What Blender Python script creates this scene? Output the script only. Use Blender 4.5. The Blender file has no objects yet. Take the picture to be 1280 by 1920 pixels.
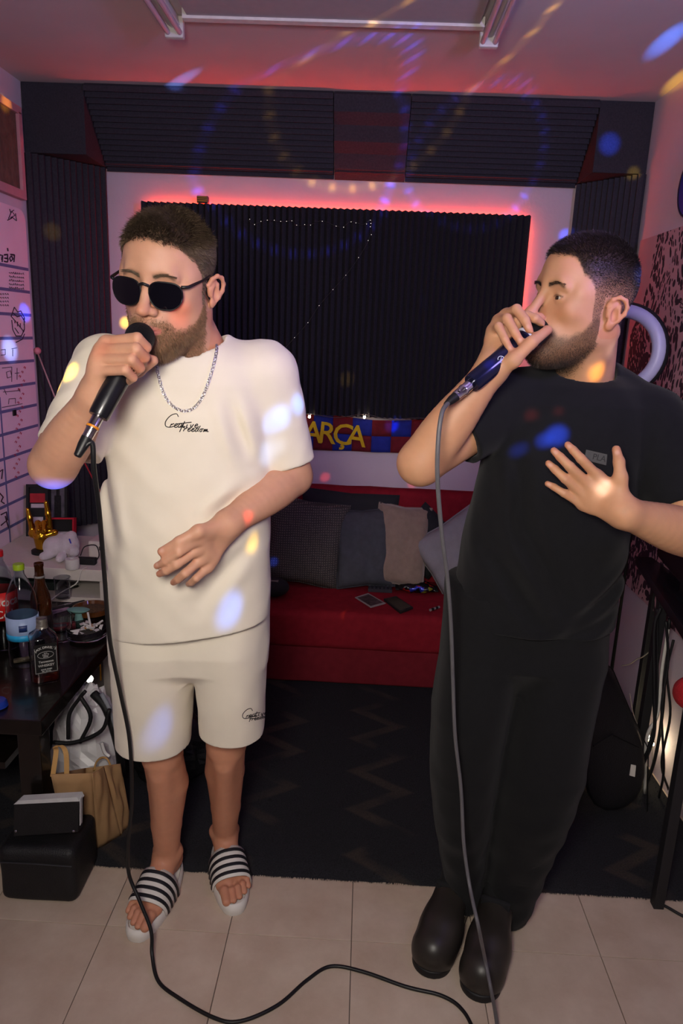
import bpy, bmesh, math, random, os
import numpy as np
from mathutils import Vector, Matrix

# ------------------------------------------------------------------ camera, world, lights, exposure
SC = bpy.context.scene
COL = SC.collection
CAM_H = 1.5
FPX = 1348.07                                   # focal length in pixels of the 1280 x 1920 frame
# rows: world X, Y, Z axes seen from the camera (x right, y down, z forward)
CM = np.array([[0.99857, 0.04711, -0.02490], [0.03549, -0.23923, 0.97031], [0.03975, -0.96982, -0.24056]])
CM[2] -= CM[1] * (CM[2] @ CM[1]) / (CM[1] @ CM[1]); CM[0] = np.cross(CM[1], CM[2])
CM /= np.linalg.norm(CM, axis=1)[:, None]
cam_d = bpy.data.cameras.new('camera'); cam = bpy.data.objects.new('camera', cam_d); COL.objects.link(cam)
cam_d.sensor_fit = 'VERTICAL'; cam_d.sensor_height = 36.0; cam_d.lens = FPX / 1920 * 36.0; cam_d.clip_start = 0.02
_m = Matrix.Identity(4)
for i in range(3):
    _m[i][0] = CM[i][0]; _m[i][1] = -CM[i][1]; _m[i][2] = -CM[i][2]
_m[0][3], _m[1][3], _m[2][3] = 0.0, 0.0, CAM_H
cam.matrix_world = _m
SC.camera = cam

w = bpy.data.worlds.new('world'); SC.world = w; w.use_nodes = True
w.node_tree.nodes['Background'].inputs[0].default_value = (0.42, 0.36, 0.52, 1)
w.node_tree.nodes['Background'].inputs[1].default_value = 0.05
SC.view_settings.view_transform = 'Standard'; SC.view_settings.look = 'None'
SC.view_settings.gamma = 1.0; SC.view_settings.use_curve_mapping = False
SC.view_settings.exposure = 0.0

def lamp(name, kind, loc, energy, color=(1, 1, 1), target=None, **kw):
    d = bpy.data.lights.new(name, kind); d.energy = energy; d.color = color
    for k, v in kw.items(): setattr(d, k, v)
    o = bpy.data.objects.new(name, d); COL.objects.link(o); o.location = loc
    if target is not None:
        o.rotation_euler = (Vector(target) - Vector(loc)).to_track_quat('-Z', 'Y').to_euler()
    return o

# the photographer's flash, a little left of and above the lens, aimed at the singers' chests
lamp('flash', 'SPOT', (-0.14, -0.10, 1.66), 92.0, (1.0, 0.925, 0.83), (0.0, 1.5, 1.22), spot_size=math.radians(125), spot_blend=1.0, shadow_soft_size=0.16)
# violet and blue wash of the party lamp that hangs near the ceiling by the right wall
PARTY = (0.90, 0.90, 2.00)
lamp('party_wash', 'SPOT', (0.85, 0.80, 1.95), 46.0, (0.46, 0.36, 1.0), (-0.25, 2.6, 2.50), spot_size=math.radians(125), spot_blend=1.0, shadow_soft_size=0.10)
lamp('party_glow', 'POINT', (0.80, 0.85, 1.90), 4.0, (0.42, 0.33, 1.0), shadow_soft_size=0.10)
lamp('pink_fill', 'SPOT', (0.85, 0.80, 1.95), 60.0, (1.0, 0.34, 0.72), (-1.46, 3.0, 1.42), spot_size=math.radians(30), spot_blend=1.0, shadow_soft_size=0.05)  # added pink fill, brightens the whiteboard and left wall
lamp('room_bounce', 'AREA', (-0.1, -0.5, 2.35), 3.0, (0.85, 0.72, 0.80), (0, 1.8, 0.9), shape='RECTANGLE', size=2.0, size_y=1.0)

def P(px, py, Y):
    """point of the photograph at depth Y (survey helper: real positions in metres)"""
    r = CM @ np.array([px - 640.0, py - 960.0, FPX]); return np.array([0, 0, CAM_H]) + r * (Y / r[1])
def PZ(px, py, Z):
    r = CM @ np.array([px - 640.0, py - 960.0, FPX]); return np.array([0, 0, CAM_H]) + r * ((Z - CAM_H) / r[2])
def PX(px, py, X):
    r = CM @ np.array([px - 640.0, py - 960.0, FPX]); return np.array([0, 0, CAM_H]) + r * (X / r[0])

# coloured dots thrown by the party lamp: one narrow spot each
BLUE, YEL, RED, WHT = (0.03, 0.10, 1.0), (1.0, 0.62, 0.05), (1.0, 0.06, 0.04), (0.70, 0.78, 1.0)
def dot(tgt, color, energy, deg, src=PARTY):
    lamp('party_dot', 'SPOT', src, energy * 16, color, tuple(tgt), spot_size=math.radians(deg), spot_blend=1.0, shadow_soft_size=0.006)
dot(P(1142, 270, 3.23), BLUE, 60, 2.6); dot(P(1186, 325, 3.24), YEL, 25, 1.6)
dot(PZ(338, 152, 2.45), (0.15, 0.30, 1.0), 90, 1.5); dot(PZ(1250, 76, 2.45), (0.05, 0.20, 1.0), 50, 3.0); dot(PZ(1268, 152, 2.45), YEL, 40, 2.0)
dot(P(1062, 441, 3.48), BLUE, 30, 1.7); dot(P(735, 797, 3.47), BLUE, 60, 1.6); dot(P(612, 893, 3.48), RED, 14, 1.1); dot(P(775, 905, 3.48), RED, 14, 1.1)
dot(P(90, 437, 3.3), YEL, 22, 1.7); dot(P(8, 194, 3.05), YEL, 40, 1.4); dot(P(36, 590, 3.15), BLUE, 90, 1.6); dot(P(5, 660, 3.0), (0.25, 0.45, 1.0), 60, 2.2)
dot(P(235, 605, 3.5), YEL, 45, 1.6, (-0.75, 1.3, 2.3)); dot(P(520, 1048, 3.1), BLUE, 40, 1.0); dot(P(648, 712, 3.44), YEL, 14, 1.8)

# rings of small dots: cones of light through a pattern wheel in front of the party lamp
def ring(axis, half_deg, color, energy, n_dots, width=0.011):
    t = Vector(PARTY) + Vector(axis); o = lamp('party_ring', 'SPOT', PARTY, energy, color, tuple(t), spot_size=math.radians(half_deg * 2 + 4), spot_blend=0.02, shadow_soft_size=0.004)
    o.data.use_nodes = True; nt = o.data.node_tree; em = nt.nodes['Emission']; tc = nt.nodes.new('ShaderNodeTexCoord'); sp = nt.nodes.new('ShaderNodeSeparateXYZ'); nt.links.new(tc.outputs['Normal'], sp.inputs[0])
    def mth(op, a, b=None, clamp=False):
        k = nt.nodes.new('ShaderNodeMath'); k.operation = op; k.use_clamp = clamp
        for i, q in enumerate((a, b)):
            if q is None: continue
            if isinstance(q, (int, float)): k.inputs[i].default_value = q
            else: nt.links.new(q, k.inputs[i])
        return k.outputs[0]
    x, y, z = sp.outputs; rad = mth('DIVIDE', mth('SQRT', mth('ADD', mth('MULTIPLY', x, x), mth('MULTIPLY', y, y))), mth('ABSOLUTE', z))
    band = mth('SUBTRACT', 1.0, mth('DIVIDE', mth('ABSOLUTE', mth('SUBTRACT', rad, math.tan(math.radians(half_deg)))), width), True)
    dots = mth('ADD', 0.18, mth('MULTIPLY', 0.82, mth('POWER', mth('MAXIMUM', mth('COSINE', mth('MULTIPLY', mth('ARCTAN2', y, x), float(n_dots))), 0.0), 1.5)))
    nt.links.new(mth('MULTIPLY', band, dots), em.inputs['Strength'])
ring((-0.432, 0.898, 0.085), 8.1, (0.06, 0.08, 1.0), 600, 34)
ring((-0.366, 0.910, 0.193), 8.35, (1.0, 0.55, 0.08), 330, 30)
ring((-0.182, 0.979, 0.097), 6.1, (0.08, 0.10, 1.0), 330, 28)

# dots that fall on the two singers
dot(P(512, 790, 1.42), (0.10, 0.30, 1.0), 14, 2.2, (0.9, 0.5, 2.0)); dot(P(545, 765, 1.45), (0.10, 0.30, 1.0), 12, 1.9, (0.9, 0.5, 2.0)); dot(P(500, 850, 1.42), (0.3, 0.5, 1.0), 6, 2.2, (0.9, 0.5, 2.0))
dot(P(428, 1147, 1.40), (0.08, 0.24, 1.0), 20, 2.2, (0.6, 0.4, 2.2)); dot(P(290, 1375, 1.48), (0.08, 0.22, 1.0), 12, 2.2, (0.6, 0.4, 2.2))
dot(P(100, 905, 1.30), BLUE, 16, 4.0, (-0.3, 0.7, 0.25)); dot(P(150, 712, 1.40), YEL, 24, 2.3, (-0.95, 0.5, 2.0)); dot(P(130, 745, 1.42), YEL, 16, 2.0, (-0.95, 0.5, 2.0)); dot(P(478, 1015, 1.40), YEL, 14, 1.4, (0.8, 0.5, 2.1)); dot(P(445, 985, 1.36), RED, 12, 1.1, (0.8, 0.5, 2.1))
dot(P(340, 592, 1.31), (1.0, 0.16, 0.08), 2.6, 2.4, (0.5, 0.5, 1.9))
NECK = (0.70, 0.10, 1.62)
dot(P(1124, 660, 1.46), WHT, 4, 1.7, NECK); dot(P(1106, 700, 1.45), YEL, 14, 2.0, NECK); dot(P(1182, 515, 1.46), BLUE, 16, 2.2, NECK)
CHEST = (0.62, 0.25, 1.95)
dot(P(1050, 812, 1.36), BLUE, 130, 2.2, CHEST); dot(P(1028, 820, 1.36), BLUE, 90, 1.6, CHEST); dot(P(988, 832, 1.36), BLUE, 40, 1.4, CHEST); dot(P(1010, 768, 1.37), RED, 14, 1.3, CHEST); dot(P(1055, 765, 1.37), RED, 10, 1.0, CHEST)
dot(P(1125, 920, 1.29), (0.85, 0.9, 1.0), 11, 1.7, CHEST); dot(P(915, 690, 1.31), BLUE, 20, 1.3, (0.2, 0.35, 1.95))
# ------------------------------------------------------------------ materials
def srgb(h):
    h = h.lstrip('#'); v = [int(h[i:i + 2], 16) / 255 for i in (0, 2, 4)]
    return tuple(x / 12.92 if x <= 0.04045 else ((x + 0.055) / 1.055) ** 2.4 for x in v) + (1,)
_MC = {}
def mat(name, col, rough=0.6, metal=0.0, var=0.08, scale=40.0, bump=0.0, bscale=200.0, spec=0.5, trans=0.0, ior=1.45, emit=None, estr=0.0, sheen=0.0, coat=0.0, sss=0.0):
    """Principled material whose colour varies a little with object-space noise"""
    if name in _MC: return _MC[name]
    m = bpy.data.materials.new(name); m.use_nodes = True; nt = m.node_tree; b = nt.nodes['Principled BSDF']
    c = srgb(col) if isinstance(col, str) else tuple(col)
    tc = nt.nodes.new('ShaderNodeTexCoord')
    n = nt.nodes.new('ShaderNodeTexNoise'); n.inputs['Scale'].default_value = scale; n.inputs['Detail'].default_value = 4
    nt.links.new(tc.outputs['Object'], n.inputs['Vector'])
    r = nt.nodes.new('ShaderNodeValToRGB'); r.color_ramp.elements[0].position = 0.3; r.color_ramp.elements[1].position = 0.7
    r.color_ramp.elements[0].color = tuple(x * (1 - var) for x in c[:3]) + (1,)
    r.color_ramp.elements[1].color = tuple(min(1, x * (1 + var)) for x in c[:3]) + (1,)
    nt.links.new(n.outputs['Fac'], r.inputs['Fac']); nt.links.new(r.outputs['Color'], b.inputs['Base Color'])
    b.inputs['Roughness'].default_value = rough; b.inputs['Metallic'].default_value = metal
    b.inputs['Specular IOR Level'].default_value = spec; b.inputs['IOR'].default_value = ior
    b.inputs['Transmission Weight'].default_value = trans; b.inputs['Coat Weight'].default_value = coat
    if sheen: b.inputs['Sheen Weight'].default_value = sheen
    if sss:
        b.inputs['Subsurface Weight'].default_value = sss; b.inputs['Subsurface Radius'].default_value = (0.9, 0.35, 0.2); b.inputs['Subsurface Scale'].default_value = 0.006
    if emit:
        b.inputs['Emission Color'].default_value = srgb(emit) if isinstance(emit, str) else tuple(emit); b.inputs['Emission Strength'].default_value = estr
    if bump:
        n2 = nt.nodes.new('ShaderNodeTexNoise'); n2.inputs['Scale'].default_value = bscale; n2.inputs['Detail'].default_value = 3
        nt.links.new(tc.outputs['Object'], n2.inputs['Vector'])
        bp = nt.nodes.new('ShaderNodeBump'); bp.inputs['Strength'].default_value = bump; bp.inputs['Distance'].default_value = 0.004
        nt.links.new(n2.outputs['Fac'], bp.inputs['Height']); nt.links.new(bp.outputs['Normal'], b.inputs['Normal'])
    _MC[name] = m; return m

# ------------------------------------------------------------------ mesh building
class MB:
    def __init__(s): s.v = []; s.f = []
    def add(s, v, f):
        o = len(s.v); s.v += [tuple(map(float, p)) for p in v]; s.f += [tuple(i + o for i in q) for q in f]; return s
    def box(s, lo, hi, rot=None, bev=0.0):
        x0, y0, z0 = lo; x1, y1, z1 = hi
        if bev:
            bm = bmesh.new(); bmesh.ops.create_cube(bm, size=1)
            for q in bm.verts: q.co = Vector(((x0 + x1) / 2 + q.co.x * (x1 - x0), (y0 + y1) / 2 + q.co.y * (y1 - y0), (z0 + z1) / 2 + q.co.z * (z1 - z0)))
            bmesh.ops.bevel(bm, geom=bm.edges[:], offset=bev, segments=2, affect='EDGES', profile=0.6)
            v = [q.co.copy() for q in bm.verts]; bm.verts.index_update(); f = [[q.index for q in k.verts] for k in bm.faces]; bm.free()
        else:
            v = [Vector(p) for p in ((x0, y0, z0), (x1, y0, z0), (x1, y1, z0), (x0, y1, z0), (x0, y0, z1), (x1, y0, z1), (x1, y1, z1), (x0, y1, z1))]
            f = [(0, 3, 2, 1), (4, 5, 6, 7), (0, 1, 5, 4), (1, 2, 6, 5), (2, 3, 7, 6), (3, 0, 4, 7)]
        if rot is not None:
            c, m = rot; c = Vector(c); v = [c + m @ (p - c) for p in v]
        return s.add(v, f)
    def tube(s, pts, r, n=8, caps=True):
        pts = [Vector(p) for p in pts]; rs = r if isinstance(r, (list, tuple)) else [r] * len(pts); V = []; F = []
        t0 = (pts[1] - pts[0]).normalized(); up = Vector((0, 0, 1)) if abs(t0.z) < 0.9 else Vector((1, 0, 0)); nrm = t0.cross(up).normalized()
        for i, p in enumerate(pts):
            t = (pts[min(i + 1, len(pts) - 1)] - pts[max(i - 1, 0)]).normalized()
            nrm = (nrm - t * nrm.dot(t)).normalized(); b = t.cross(nrm)
            for k in range(n):
                a = 2 * math.pi * k / n; V.append(p + (nrm * math.cos(a) + b * math.sin(a)) * rs[i])
        for i in range(len(pts) - 1):
            for k in range(n): F.append((i * n + k, i * n + (k + 1) % n, (i + 1) * n + (k + 1) % n, (i + 1) * n + k))
        if caps: F += [tuple(range(n))[::-1], tuple(range((len(pts) - 1) * n, len(pts) * n))]
        return s.add(V, F)
    def lathe(s, prof, c=(0, 0, 0), n=24, axis=None, sx=1.0, sy=1.0):
        """prof: (radius, height) from bottom up"""
        c = Vector(c); q = Vector((0, 0, 1)).rotation_difference(Vector(axis)).to_matrix() if axis is not None else Matrix.Identity(3)
        V = []; F = []
        for r, h in prof:
            for k in range(n):
                a = 2 * math.pi * k / n; V.append(c + q @ Vector((r * math.cos(a) * sx, r * math.sin(a) * sy, h)))
        for i in range(len(prof) - 1):
            for k in range(n): F.append((i * n + k, i * n + (k + 1) % n, (i + 1) * n + (k + 1) % n, (i + 1) * n + k))
        F += [tuple(range(n))[::-1], tuple(range((len(prof) - 1) * n, len(prof) * n))]
        return s.add(V, F)
    def ball(s, c, r, n=12, sc=(1, 1, 1)):
        return s.lathe([(math.sin(math.pi * max(i, 0.02) / n if i < n else math.pi * (n - 0.02) / n) * r * 1.0, -math.cos(math.pi * i / n) * r * sc[2]) for i in range(n + 1)], c, max(8, n + 4), sx=sc[0], sy=sc[1])
    def prism(s, poly, d0, d1):
        """poly: list of 3-D points of a flat outline, swept from +d0 to +d1"""
        n = len(poly); a = [Vector(p) + Vector(d0) for p in poly]; b = [Vector(p) + Vector(d1) for p in poly]
        return s.add(a + b, [tuple(range(n))[::-1], tuple(range(n, 2 * n))] + [(i, (i + 1) % n, n + (i + 1) % n, n + i) for i in range(n)])

def link(name, me, parent=None, loc=None):
    o = bpy.data.objects.new(name, me); COL.objects.link(o)
    if parent is not None: o.parent = parent
    if loc is not None: o.location = loc
    return o
def wpos(p):
    v = Vector((0, 0, 0))
    while p is not None: v += p.location; p = p.parent
    return v
def build(name, mb, m, parent=None, smooth=False, angle=None, origin=None):
    """link an MB as ONE object; vertices come in world coordinates"""
    off = wpos(parent) if parent is not None else Vector((0, 0, 0))
    org = Vector(origin) if origin is not None else (Vector((0, 0, 0)) if parent is not None else None)
    v = [Vector(p) for p in mb.v]
    if org is None:
        xs = [p.x for p in v]; ys = [p.y for p in v]; org = Vector(((min(xs) + max(xs)) / 2, (min(ys) + max(ys)) / 2, min(p.z for p in v)))
        loc = org
    else:
        loc = org - off if origin is not None else Vector((0, 0, 0)); org = loc + off
    me = bpy.data.meshes.new(name); me.from_pydata([tuple(p - org) for p in v], [], mb.f)
    for k in (m if isinstance(m, (list, tuple)) else [m]): me.materials.append(k)
    me.validate()
    bm = bmesh.new(); bm.from_mesh(me); bmesh.ops.recalc_face_normals(bm, faces=bm.faces); bm.to_mesh(me); bm.free()
    if smooth:
        me.polygons.foreach_set('use_smooth', [True] * len(me.polygons))
        if angle: me.set_sharp_from_angle(angle=math.radians(angle))
    return link(name, me, parent, loc)
def thing(name, loc, label, cat, group=None):
    o = bpy.data.objects.new(name, None); COL.objects.link(o); o.location = tuple(map(float, loc)); o.empty_display_size = 0.05
    return tag(o, label, cat, group)
def tag(o, label, cat, group=None, kind=None):
    if label: o['label'] = label
    if cat: o['category'] = cat
    if group: o['group'] = group
    if kind: o['kind'] = kind
    return o
def struct(name, mb, m, **k):
    o = build(name, mb, m, **k); o['kind'] = 'structure'; return o
def text_obj(name, s, m, parent, size, mtx, extrude=0.0006, offset=0.0, align='CENTER', spacing=1.0):
    """flat lettering; mtx maps text space (x right, y up, z out) to the world"""
    cu = bpy.data.curves.new(name, 'FONT'); cu.body = s; cu.size = size; cu.extrude = extrude; cu.offset = offset; cu.align_x = align; cu.align_y = 'CENTER'; cu.space_character = spacing; cu.resolution_u = 3
    t = bpy.data.objects.new('tmp', cu); COL.objects.link(t); dg = bpy.context.evaluated_depsgraph_get()
    me = bpy.data.meshes.new_from_object(t.evaluated_get(dg)); bpy.data.objects.remove(t); me.name = name
    me.transform(Matrix.Translation(-wpos(parent)) @ mtx); me.materials.clear(); me.materials.append(m)
    return link(name, me, parent)
def frame_mtx(c, right, up):
    r = Vector(right).normalized(); u = (Vector(up) - r * Vector(up).dot(r)).normalized(); n = r.cross(u)
    m = Matrix.Identity(4)
    for i in range(3): m[i][0] = r[i]; m[i][1] = u[i]; m[i][2] = n[i]; m[i][3] = c[i]
    return m
def smooth_path(pts, sub=8):
    """Catmull-Rom through the points"""
    p = [Vector(q) for q in pts]; p = [p[0] * 2 - p[1]] + p + [p[-1] * 2 - p[-2]]; out = []
    for i in range(1, len(p) - 2):
        for k in range(sub):
            t = k / sub; a, b, c, d = p[i - 1:i + 3]
            out.append(0.5 * ((2 * b) + (c - a) * t + (2 * a - 5 * b + 4 * c - d) * t * t + (3 * b - a - 3 * c + d) * t ** 3))
    return out + [p[-2]]
def rotz(a): return Matrix.Rotation(a, 3, 'Z')
def copy_tree(o, parent=None):
    c = o.copy(); COL.objects.link(c)
    if parent is not None: c.parent = parent
    for ch in list(o.children): copy_tree(ch, c)
    return c
# ------------------------------------------------------------------ the room
XL, XR, YB, YF, ZC = -1.47, 1.107, 3.5, -0.6, 2.45
M_wall = mat('wall_paint', '#cdbfc9', 0.85, var=0.03, scale=6, bump=0.15, bscale=90)
M_ceil = mat('ceiling_paint', '#cdbfbd', 0.9, var=0.03, scale=5, bump=0.1, bscale=60)
M_grout = mat('grout', '#6d6058', 0.9)
M_foam = mat('charcoal_foam', '#3c3a41', 0.95, var=0.15, scale=120, bump=0.4, bscale=400, spec=0.1)
M_foamflat = mat('flat_grey_foam', '#38373d', 0.95, var=0.15, scale=150, bump=0.5, bscale=300, spec=0.1)
M_black = mat('matt_black', '#101012', 0.6)
M_white = mat('white_paint', '#d8d4cc', 0.5, var=0.03)
M_metal = mat('bright_metal', '#b8b8bc', 0.25, 1.0)

def tile_material():
    m = bpy.data.materials.new('beige_porcelain'); m.use_nodes = True; nt = m.node_tree; b = nt.nodes['Principled BSDF']
    tc = nt.nodes.new('ShaderNodeTexCoord'); oi = nt.nodes.new('ShaderNodeObjectInfo')
    ad = nt.nodes.new('ShaderNodeVectorMath'); ad.operation = 'ADD'; nt.links.new(tc.outputs['Object'], ad.inputs[0])
    cm = nt.nodes.new('ShaderNodeCombineXYZ'); ml = nt.nodes.new('ShaderNodeMath'); ml.operation = 'MULTIPLY'; ml.inputs[1].default_value = 37.0
    nt.links.new(oi.outputs['Random'], ml.inputs[0]); nt.links.new(ml.outputs[0], cm.inputs['Z']); nt.links.new(cm.outputs[0], ad.inputs[1])
    n = nt.nodes.new('ShaderNodeTexNoise'); n.inputs['Scale'].default_value = 7; n.inputs['Detail'].default_value = 8; n.inputs['Roughness'].default_value = 0.65
    nt.links.new(ad.outputs[0], n.inputs['Vector'])
    r = nt.nodes.new('ShaderNodeValToRGB'); r.color_ramp.elements[0].color = srgb('#b9a492'); r.color_ramp.elements[1].color = srgb('#d2c1b0')
    r.color_ramp.elements[0].position = 0.3; r.color_ramp.elements[1].position = 0.75
    nt.links.new(n.outputs['Fac'], r.inputs['Fac']); nt.links.new(r.outputs['Color'], b.inputs['Base Color']); b.inputs['Roughness'].default_value = 0.42
    return m
M_tile = tile_material()

floor = struct('floor', MB().box((XL - 0.05, YF, -0.08), (XR + 0.05, YB + 0.05, -0.004)), M_grout)
TS = 0.3155
tile_me = None
for iy in range(-6, 7):
    for ix in range(-5, 4):
        x = 0.031 + (ix + 0.5) * TS; y = 1.518 + (iy + 0.5) * TS
        if y > YB - 0.1 or y < YF + 0.1: continue
        if tile_me is None:
            h = TS / 2 - 0.0010; b = MB().box((-h, -h, -0.006), (h, h, 0.0), bev=0.0012)
            t = build('tile', b, M_tile, floor, origin=(0, 0, 0)); tile_me = t.data; t.location = Vector((x, y, 0)) - floor.location
        else: link('tile', tile_me, floor, Vector((x, y, 0)) - floor.location)

struct('ceiling', MB().box((XL - 0.05, YF, ZC), (XR + 0.05, YB + 0.05, ZC + 0.08)), M_ceil)
struct('wall_back', MB().box((XL - 0.05, YB, -0.08), (XR + 0.05, YB + 0.08, ZC)), M_wall)
struct('wall_left', MB().box((XL - 0.08, YF, -0.08), (XL, YB, ZC)), M_wall)
struct('wall_right', MB().box((XR, YF, -0.08), (XR + 0.08, YB, ZC)), M_wall)

# ridged acoustic foam: a sheet of wedges on a flat back; o = corner, u = across the ridges, v = along them, n = outwards
def foam_sheet(mb, o, u, v, n, W, L, pitch, depth, base=0.012):
    o, u, v, n = Vector(o), Vector(u).normalized(), Vector(v).normalized(), Vector(n).normalized(); k = max(1, round(W / pitch)); p = W / k
    prof = [(0, 0)]
    for i in range(k): prof += [(i * p + 0.0005, base), (i * p + p * 0.5, base + depth)]
    prof += [(W, base), (W, 0)]
    mb.prism([o + u * a + n * b for a, b in prof], (0, 0, 0), v * L)
    return mb

# big black panel in the middle of the back wall, red light strip behind its edge
pan = thing('acoustic_wall_panel', (-0.175, 3.475, 1.12), 'large black vertically ridged acoustic foam panel on the back wall, edged in red light', 'acoustic panel')
build('backing_board', MB().box((-1.045, 3.455, 1.125), (0.695, 3.468, 2.035)), M_black, pan)
sheet = MB()
foam_sheet(sheet, (-1.05, 3.455, 1.12), (1, 0, 0), (0, 0, 1), (0, -1, 0), 1.75, 0.92, 0.0287, 0.036, 0.008)
build('foam_sheet', sheet, M_foam, pan)
M_led = mat('red_light_strip', '#ff2a12', 0.5, emit=(1.0, 0.030, 0.018, 1), estr=38.0); M_led2 = mat('dim_red_light_strip', '#ff2a12', 0.5, emit=(1.0, 0.030, 0.018, 1), estr=34.0)
M_ledhot = mat('orange_light_chip', '#ff8a30', 0.5, emit=(1.0, 0.25, 0.03, 1), estr=60.0)
led = MB(); yl = 3.482
led.box((-1.03, yl, 2.018), (0.68, yl + 0.006, 2.030)); led.box((0.668, yl, 1.16), (0.680, yl + 0.006, 2.018)); build('light_strip', MB().box((-1.022, yl, 1.45), (-1.010, yl + 0.006, 2.018)), M_led2, pan)
build('light_strip', led, M_led, pan)
chips = MB()
for i in range(52): x = -1.02 + i * 0.0328; chips.box((x, yl + 0.001, 2.0305), (x + 0.006, yl + 0.005, 2.033))
for i in range(30): z = 1.18 + i * 0.0285; chips.box((0.6805, yl + 0.001, z), (0.6835, yl + 0.005, z + 0.008))
ch = build('chip_or_glint', chips, M_ledhot, pan); ch['kind'] = 'stuff'
cl = MB().box((-0.792, 3.43, 2.043), (-0.742, 3.46, 2.072), bev=0.003)
ob = build('strip_controller', cl, mat('dark_plastic', '#1a1512', 0.4), pan)
for i in range(3): build('gold_band', MB().box((-0.789, 3.4285, 2.049 + i * 0.008), (-0.745, 3.4305, 2.053 + i * 0.008)), mat('gold_label', '#d8a040', 0.3, 0.6), ob)

# sloping foam under the ceiling: two finely ridged runs and a coarse block between
s0 = Vector((0, 3.225, 2.449)); s1 = Vector((0, 3.497, 2.18)); sd = (s1 - s0).normalized(); sn = Vector((0, sd.z, -sd.y)); SL = (s1 - s0).length
if sn.y > 0: sn = -sn
def slope_foam(x0, x1, pitch, depth, label, base=0.012):
    t = thing('acoustic_foam_run', ((x0 + x1) / 2, 3.36, 2.3), label, 'acoustic foam')
    mb = MB(); foam_sheet(mb, (x0, s0.y, s0.z), sd, (1, 0, 0), sn, SL, x1 - x0, pitch, depth, base)
    build('foam_sheet', mb, M_foam, t)
    build('backing_board', MB().prism([Vector((x0 + 0.004, s0.y, s0.z)), Vector((x1 - 0.004, s0.y, s0.z)), Vector((x1 - 0.004, s1.y, s1.z)), Vector((x0 + 0.004, s1.y, s1.z))], -sn * 0.0005, -sn * 0.005), M_black, t)
    e0, e1 = x0 + 0.002, x1 - 0.002; build('foam_edge', MB().prism([Vector((e0, s1.y, s1.z - 0.001)), Vector((e0, s1.y - 0.058, s1.z + 0.014)), Vector((e0, s1.y, s1.z)) - sd * 0.045 + sn * 0.030], (0, 0, 0), (e1 - e0, 0, 0)), M_foam, t)
    return t
slope_foam(-1.205, -0.185, 0.0262, 0.02, 'horizontally ridged dark foam slope under the ceiling, left of the coarse block')
slope_foam(-0.182, 0.130, 0.125, 0.014, 'coarse stepped dark foam block in the middle of the ceiling slope', 0.016)
slope_foam(0.133, 0.885, 0.0262, 0.02, 'horizontally ridged dark foam slope under the ceiling, right of the coarse block')

# foam cubes in the two top corners, ridged slabs across the corners below them
for x0, x1, side in ((XL + 0.002, -1.208, 'left'), (0.888, XR - 0.002, 'right')):
    o = build('foam_corner_cube', MB().box((x0, 3.228, 2.182), (x1, 3.498, 2.449), bev=0.004), M_foamflat)
    tag(o, 'plain dark foam cube in the ceiling corner %s' % ('above the leopard picture' if side == 'right' else 'next to the slatted wall frame'), 'acoustic foam')
for a, b, side in (((-1.466, 3.215), (-1.222, 3.478), 'left'), ((0.903, 3.478), (1.103, 3.215), 'right')):
    a3, b3 = Vector((a[0], a[1], 0.55)), Vector((b[0], b[1], 0.55)); u = (b3 - a3).normalized(); n = Vector((u.y, -u.x, 0))
    t = thing('corner_bass_trap', ((a3 + b3) / 2), 'tall ridged dark foam slab across the corner, %s' % ('next to the whiteboard' if side == 'left' else 'next to the leopard picture'), 'acoustic foam')
    mb = MB(); foam_sheet(mb, a3, u, (0, 0, 1), n, (b3 - a3).length, 1.628, 0.027, 0.016, 0.018)
    build('foam_sheet', mb, M_foam, t)
    w0 = a3 if side == 'right' else b3
    build('foam_edge', MB().prism([w0 + n * 0.017, w0 + Vector((0, 0.021, 0)), w0 - n * 0.001 - u * (0.02 if side == 'left' else -0.02)], (0, 0, 0.001), (0, 0, 1.627)), M_foamflat, t)

# ceiling: hanging board between two fluorescent battens
M_tubeglass = mat('unlit_tube', '#c9b3bd', 0.25, var=0.02)
t = thing('ceiling_board', (-0.155, 1.9, 2.41), 'thin rectangular board under the ceiling between the two fluorescent fittings', 'ceiling panel')
build('board', MB().box((-0.60, 1.3, 2.428), (0.295, 2.49, 2.448)), mat('ceiling_board_grey', '#b3a6a6', 0.9, var=0.03), t)
build('edge_trim', MB().box((-0.615, 2.485, 2.420), (0.31, 2.515, 2.448)), mat('edge_trim_white', '#e6e0d8', 0.6), t, )
for x, who in ((-0.655, 'left'), (0.334, 'right')):
    t = thing('fluorescent_batten', (x, 2.0, 2.41), 'unlit twin tube fluorescent fitting on the ceiling, at the %s end of the board' % who, 'ceiling light')
    build('channel', MB().prism([(x - 0.013, 0, 2.448), (x - 0.02, 0, 2.42), (x - 0.007, 0, 2.412), (x + 0.007, 0, 2.412), (x + 0.02, 0, 2.42), (x + 0.013, 0, 2.448)], (0, 1.35, 0), (0, 2.545, 0)), M_white, t)
    for s in (-1, 1): build('tube', MB().tube([(x + s * 0.019, 1.37, 2.400), (x + s * 0.019, 2.54, 2.400)], 0.0085, 10), M_tubeglass, t, smooth=True, angle=50)
    build('end_cap', MB().box((x - 0.030, 2.54, 2.386), (x + 0.030, 2.566, 2.448), bev=0.006), M_white, t)
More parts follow.
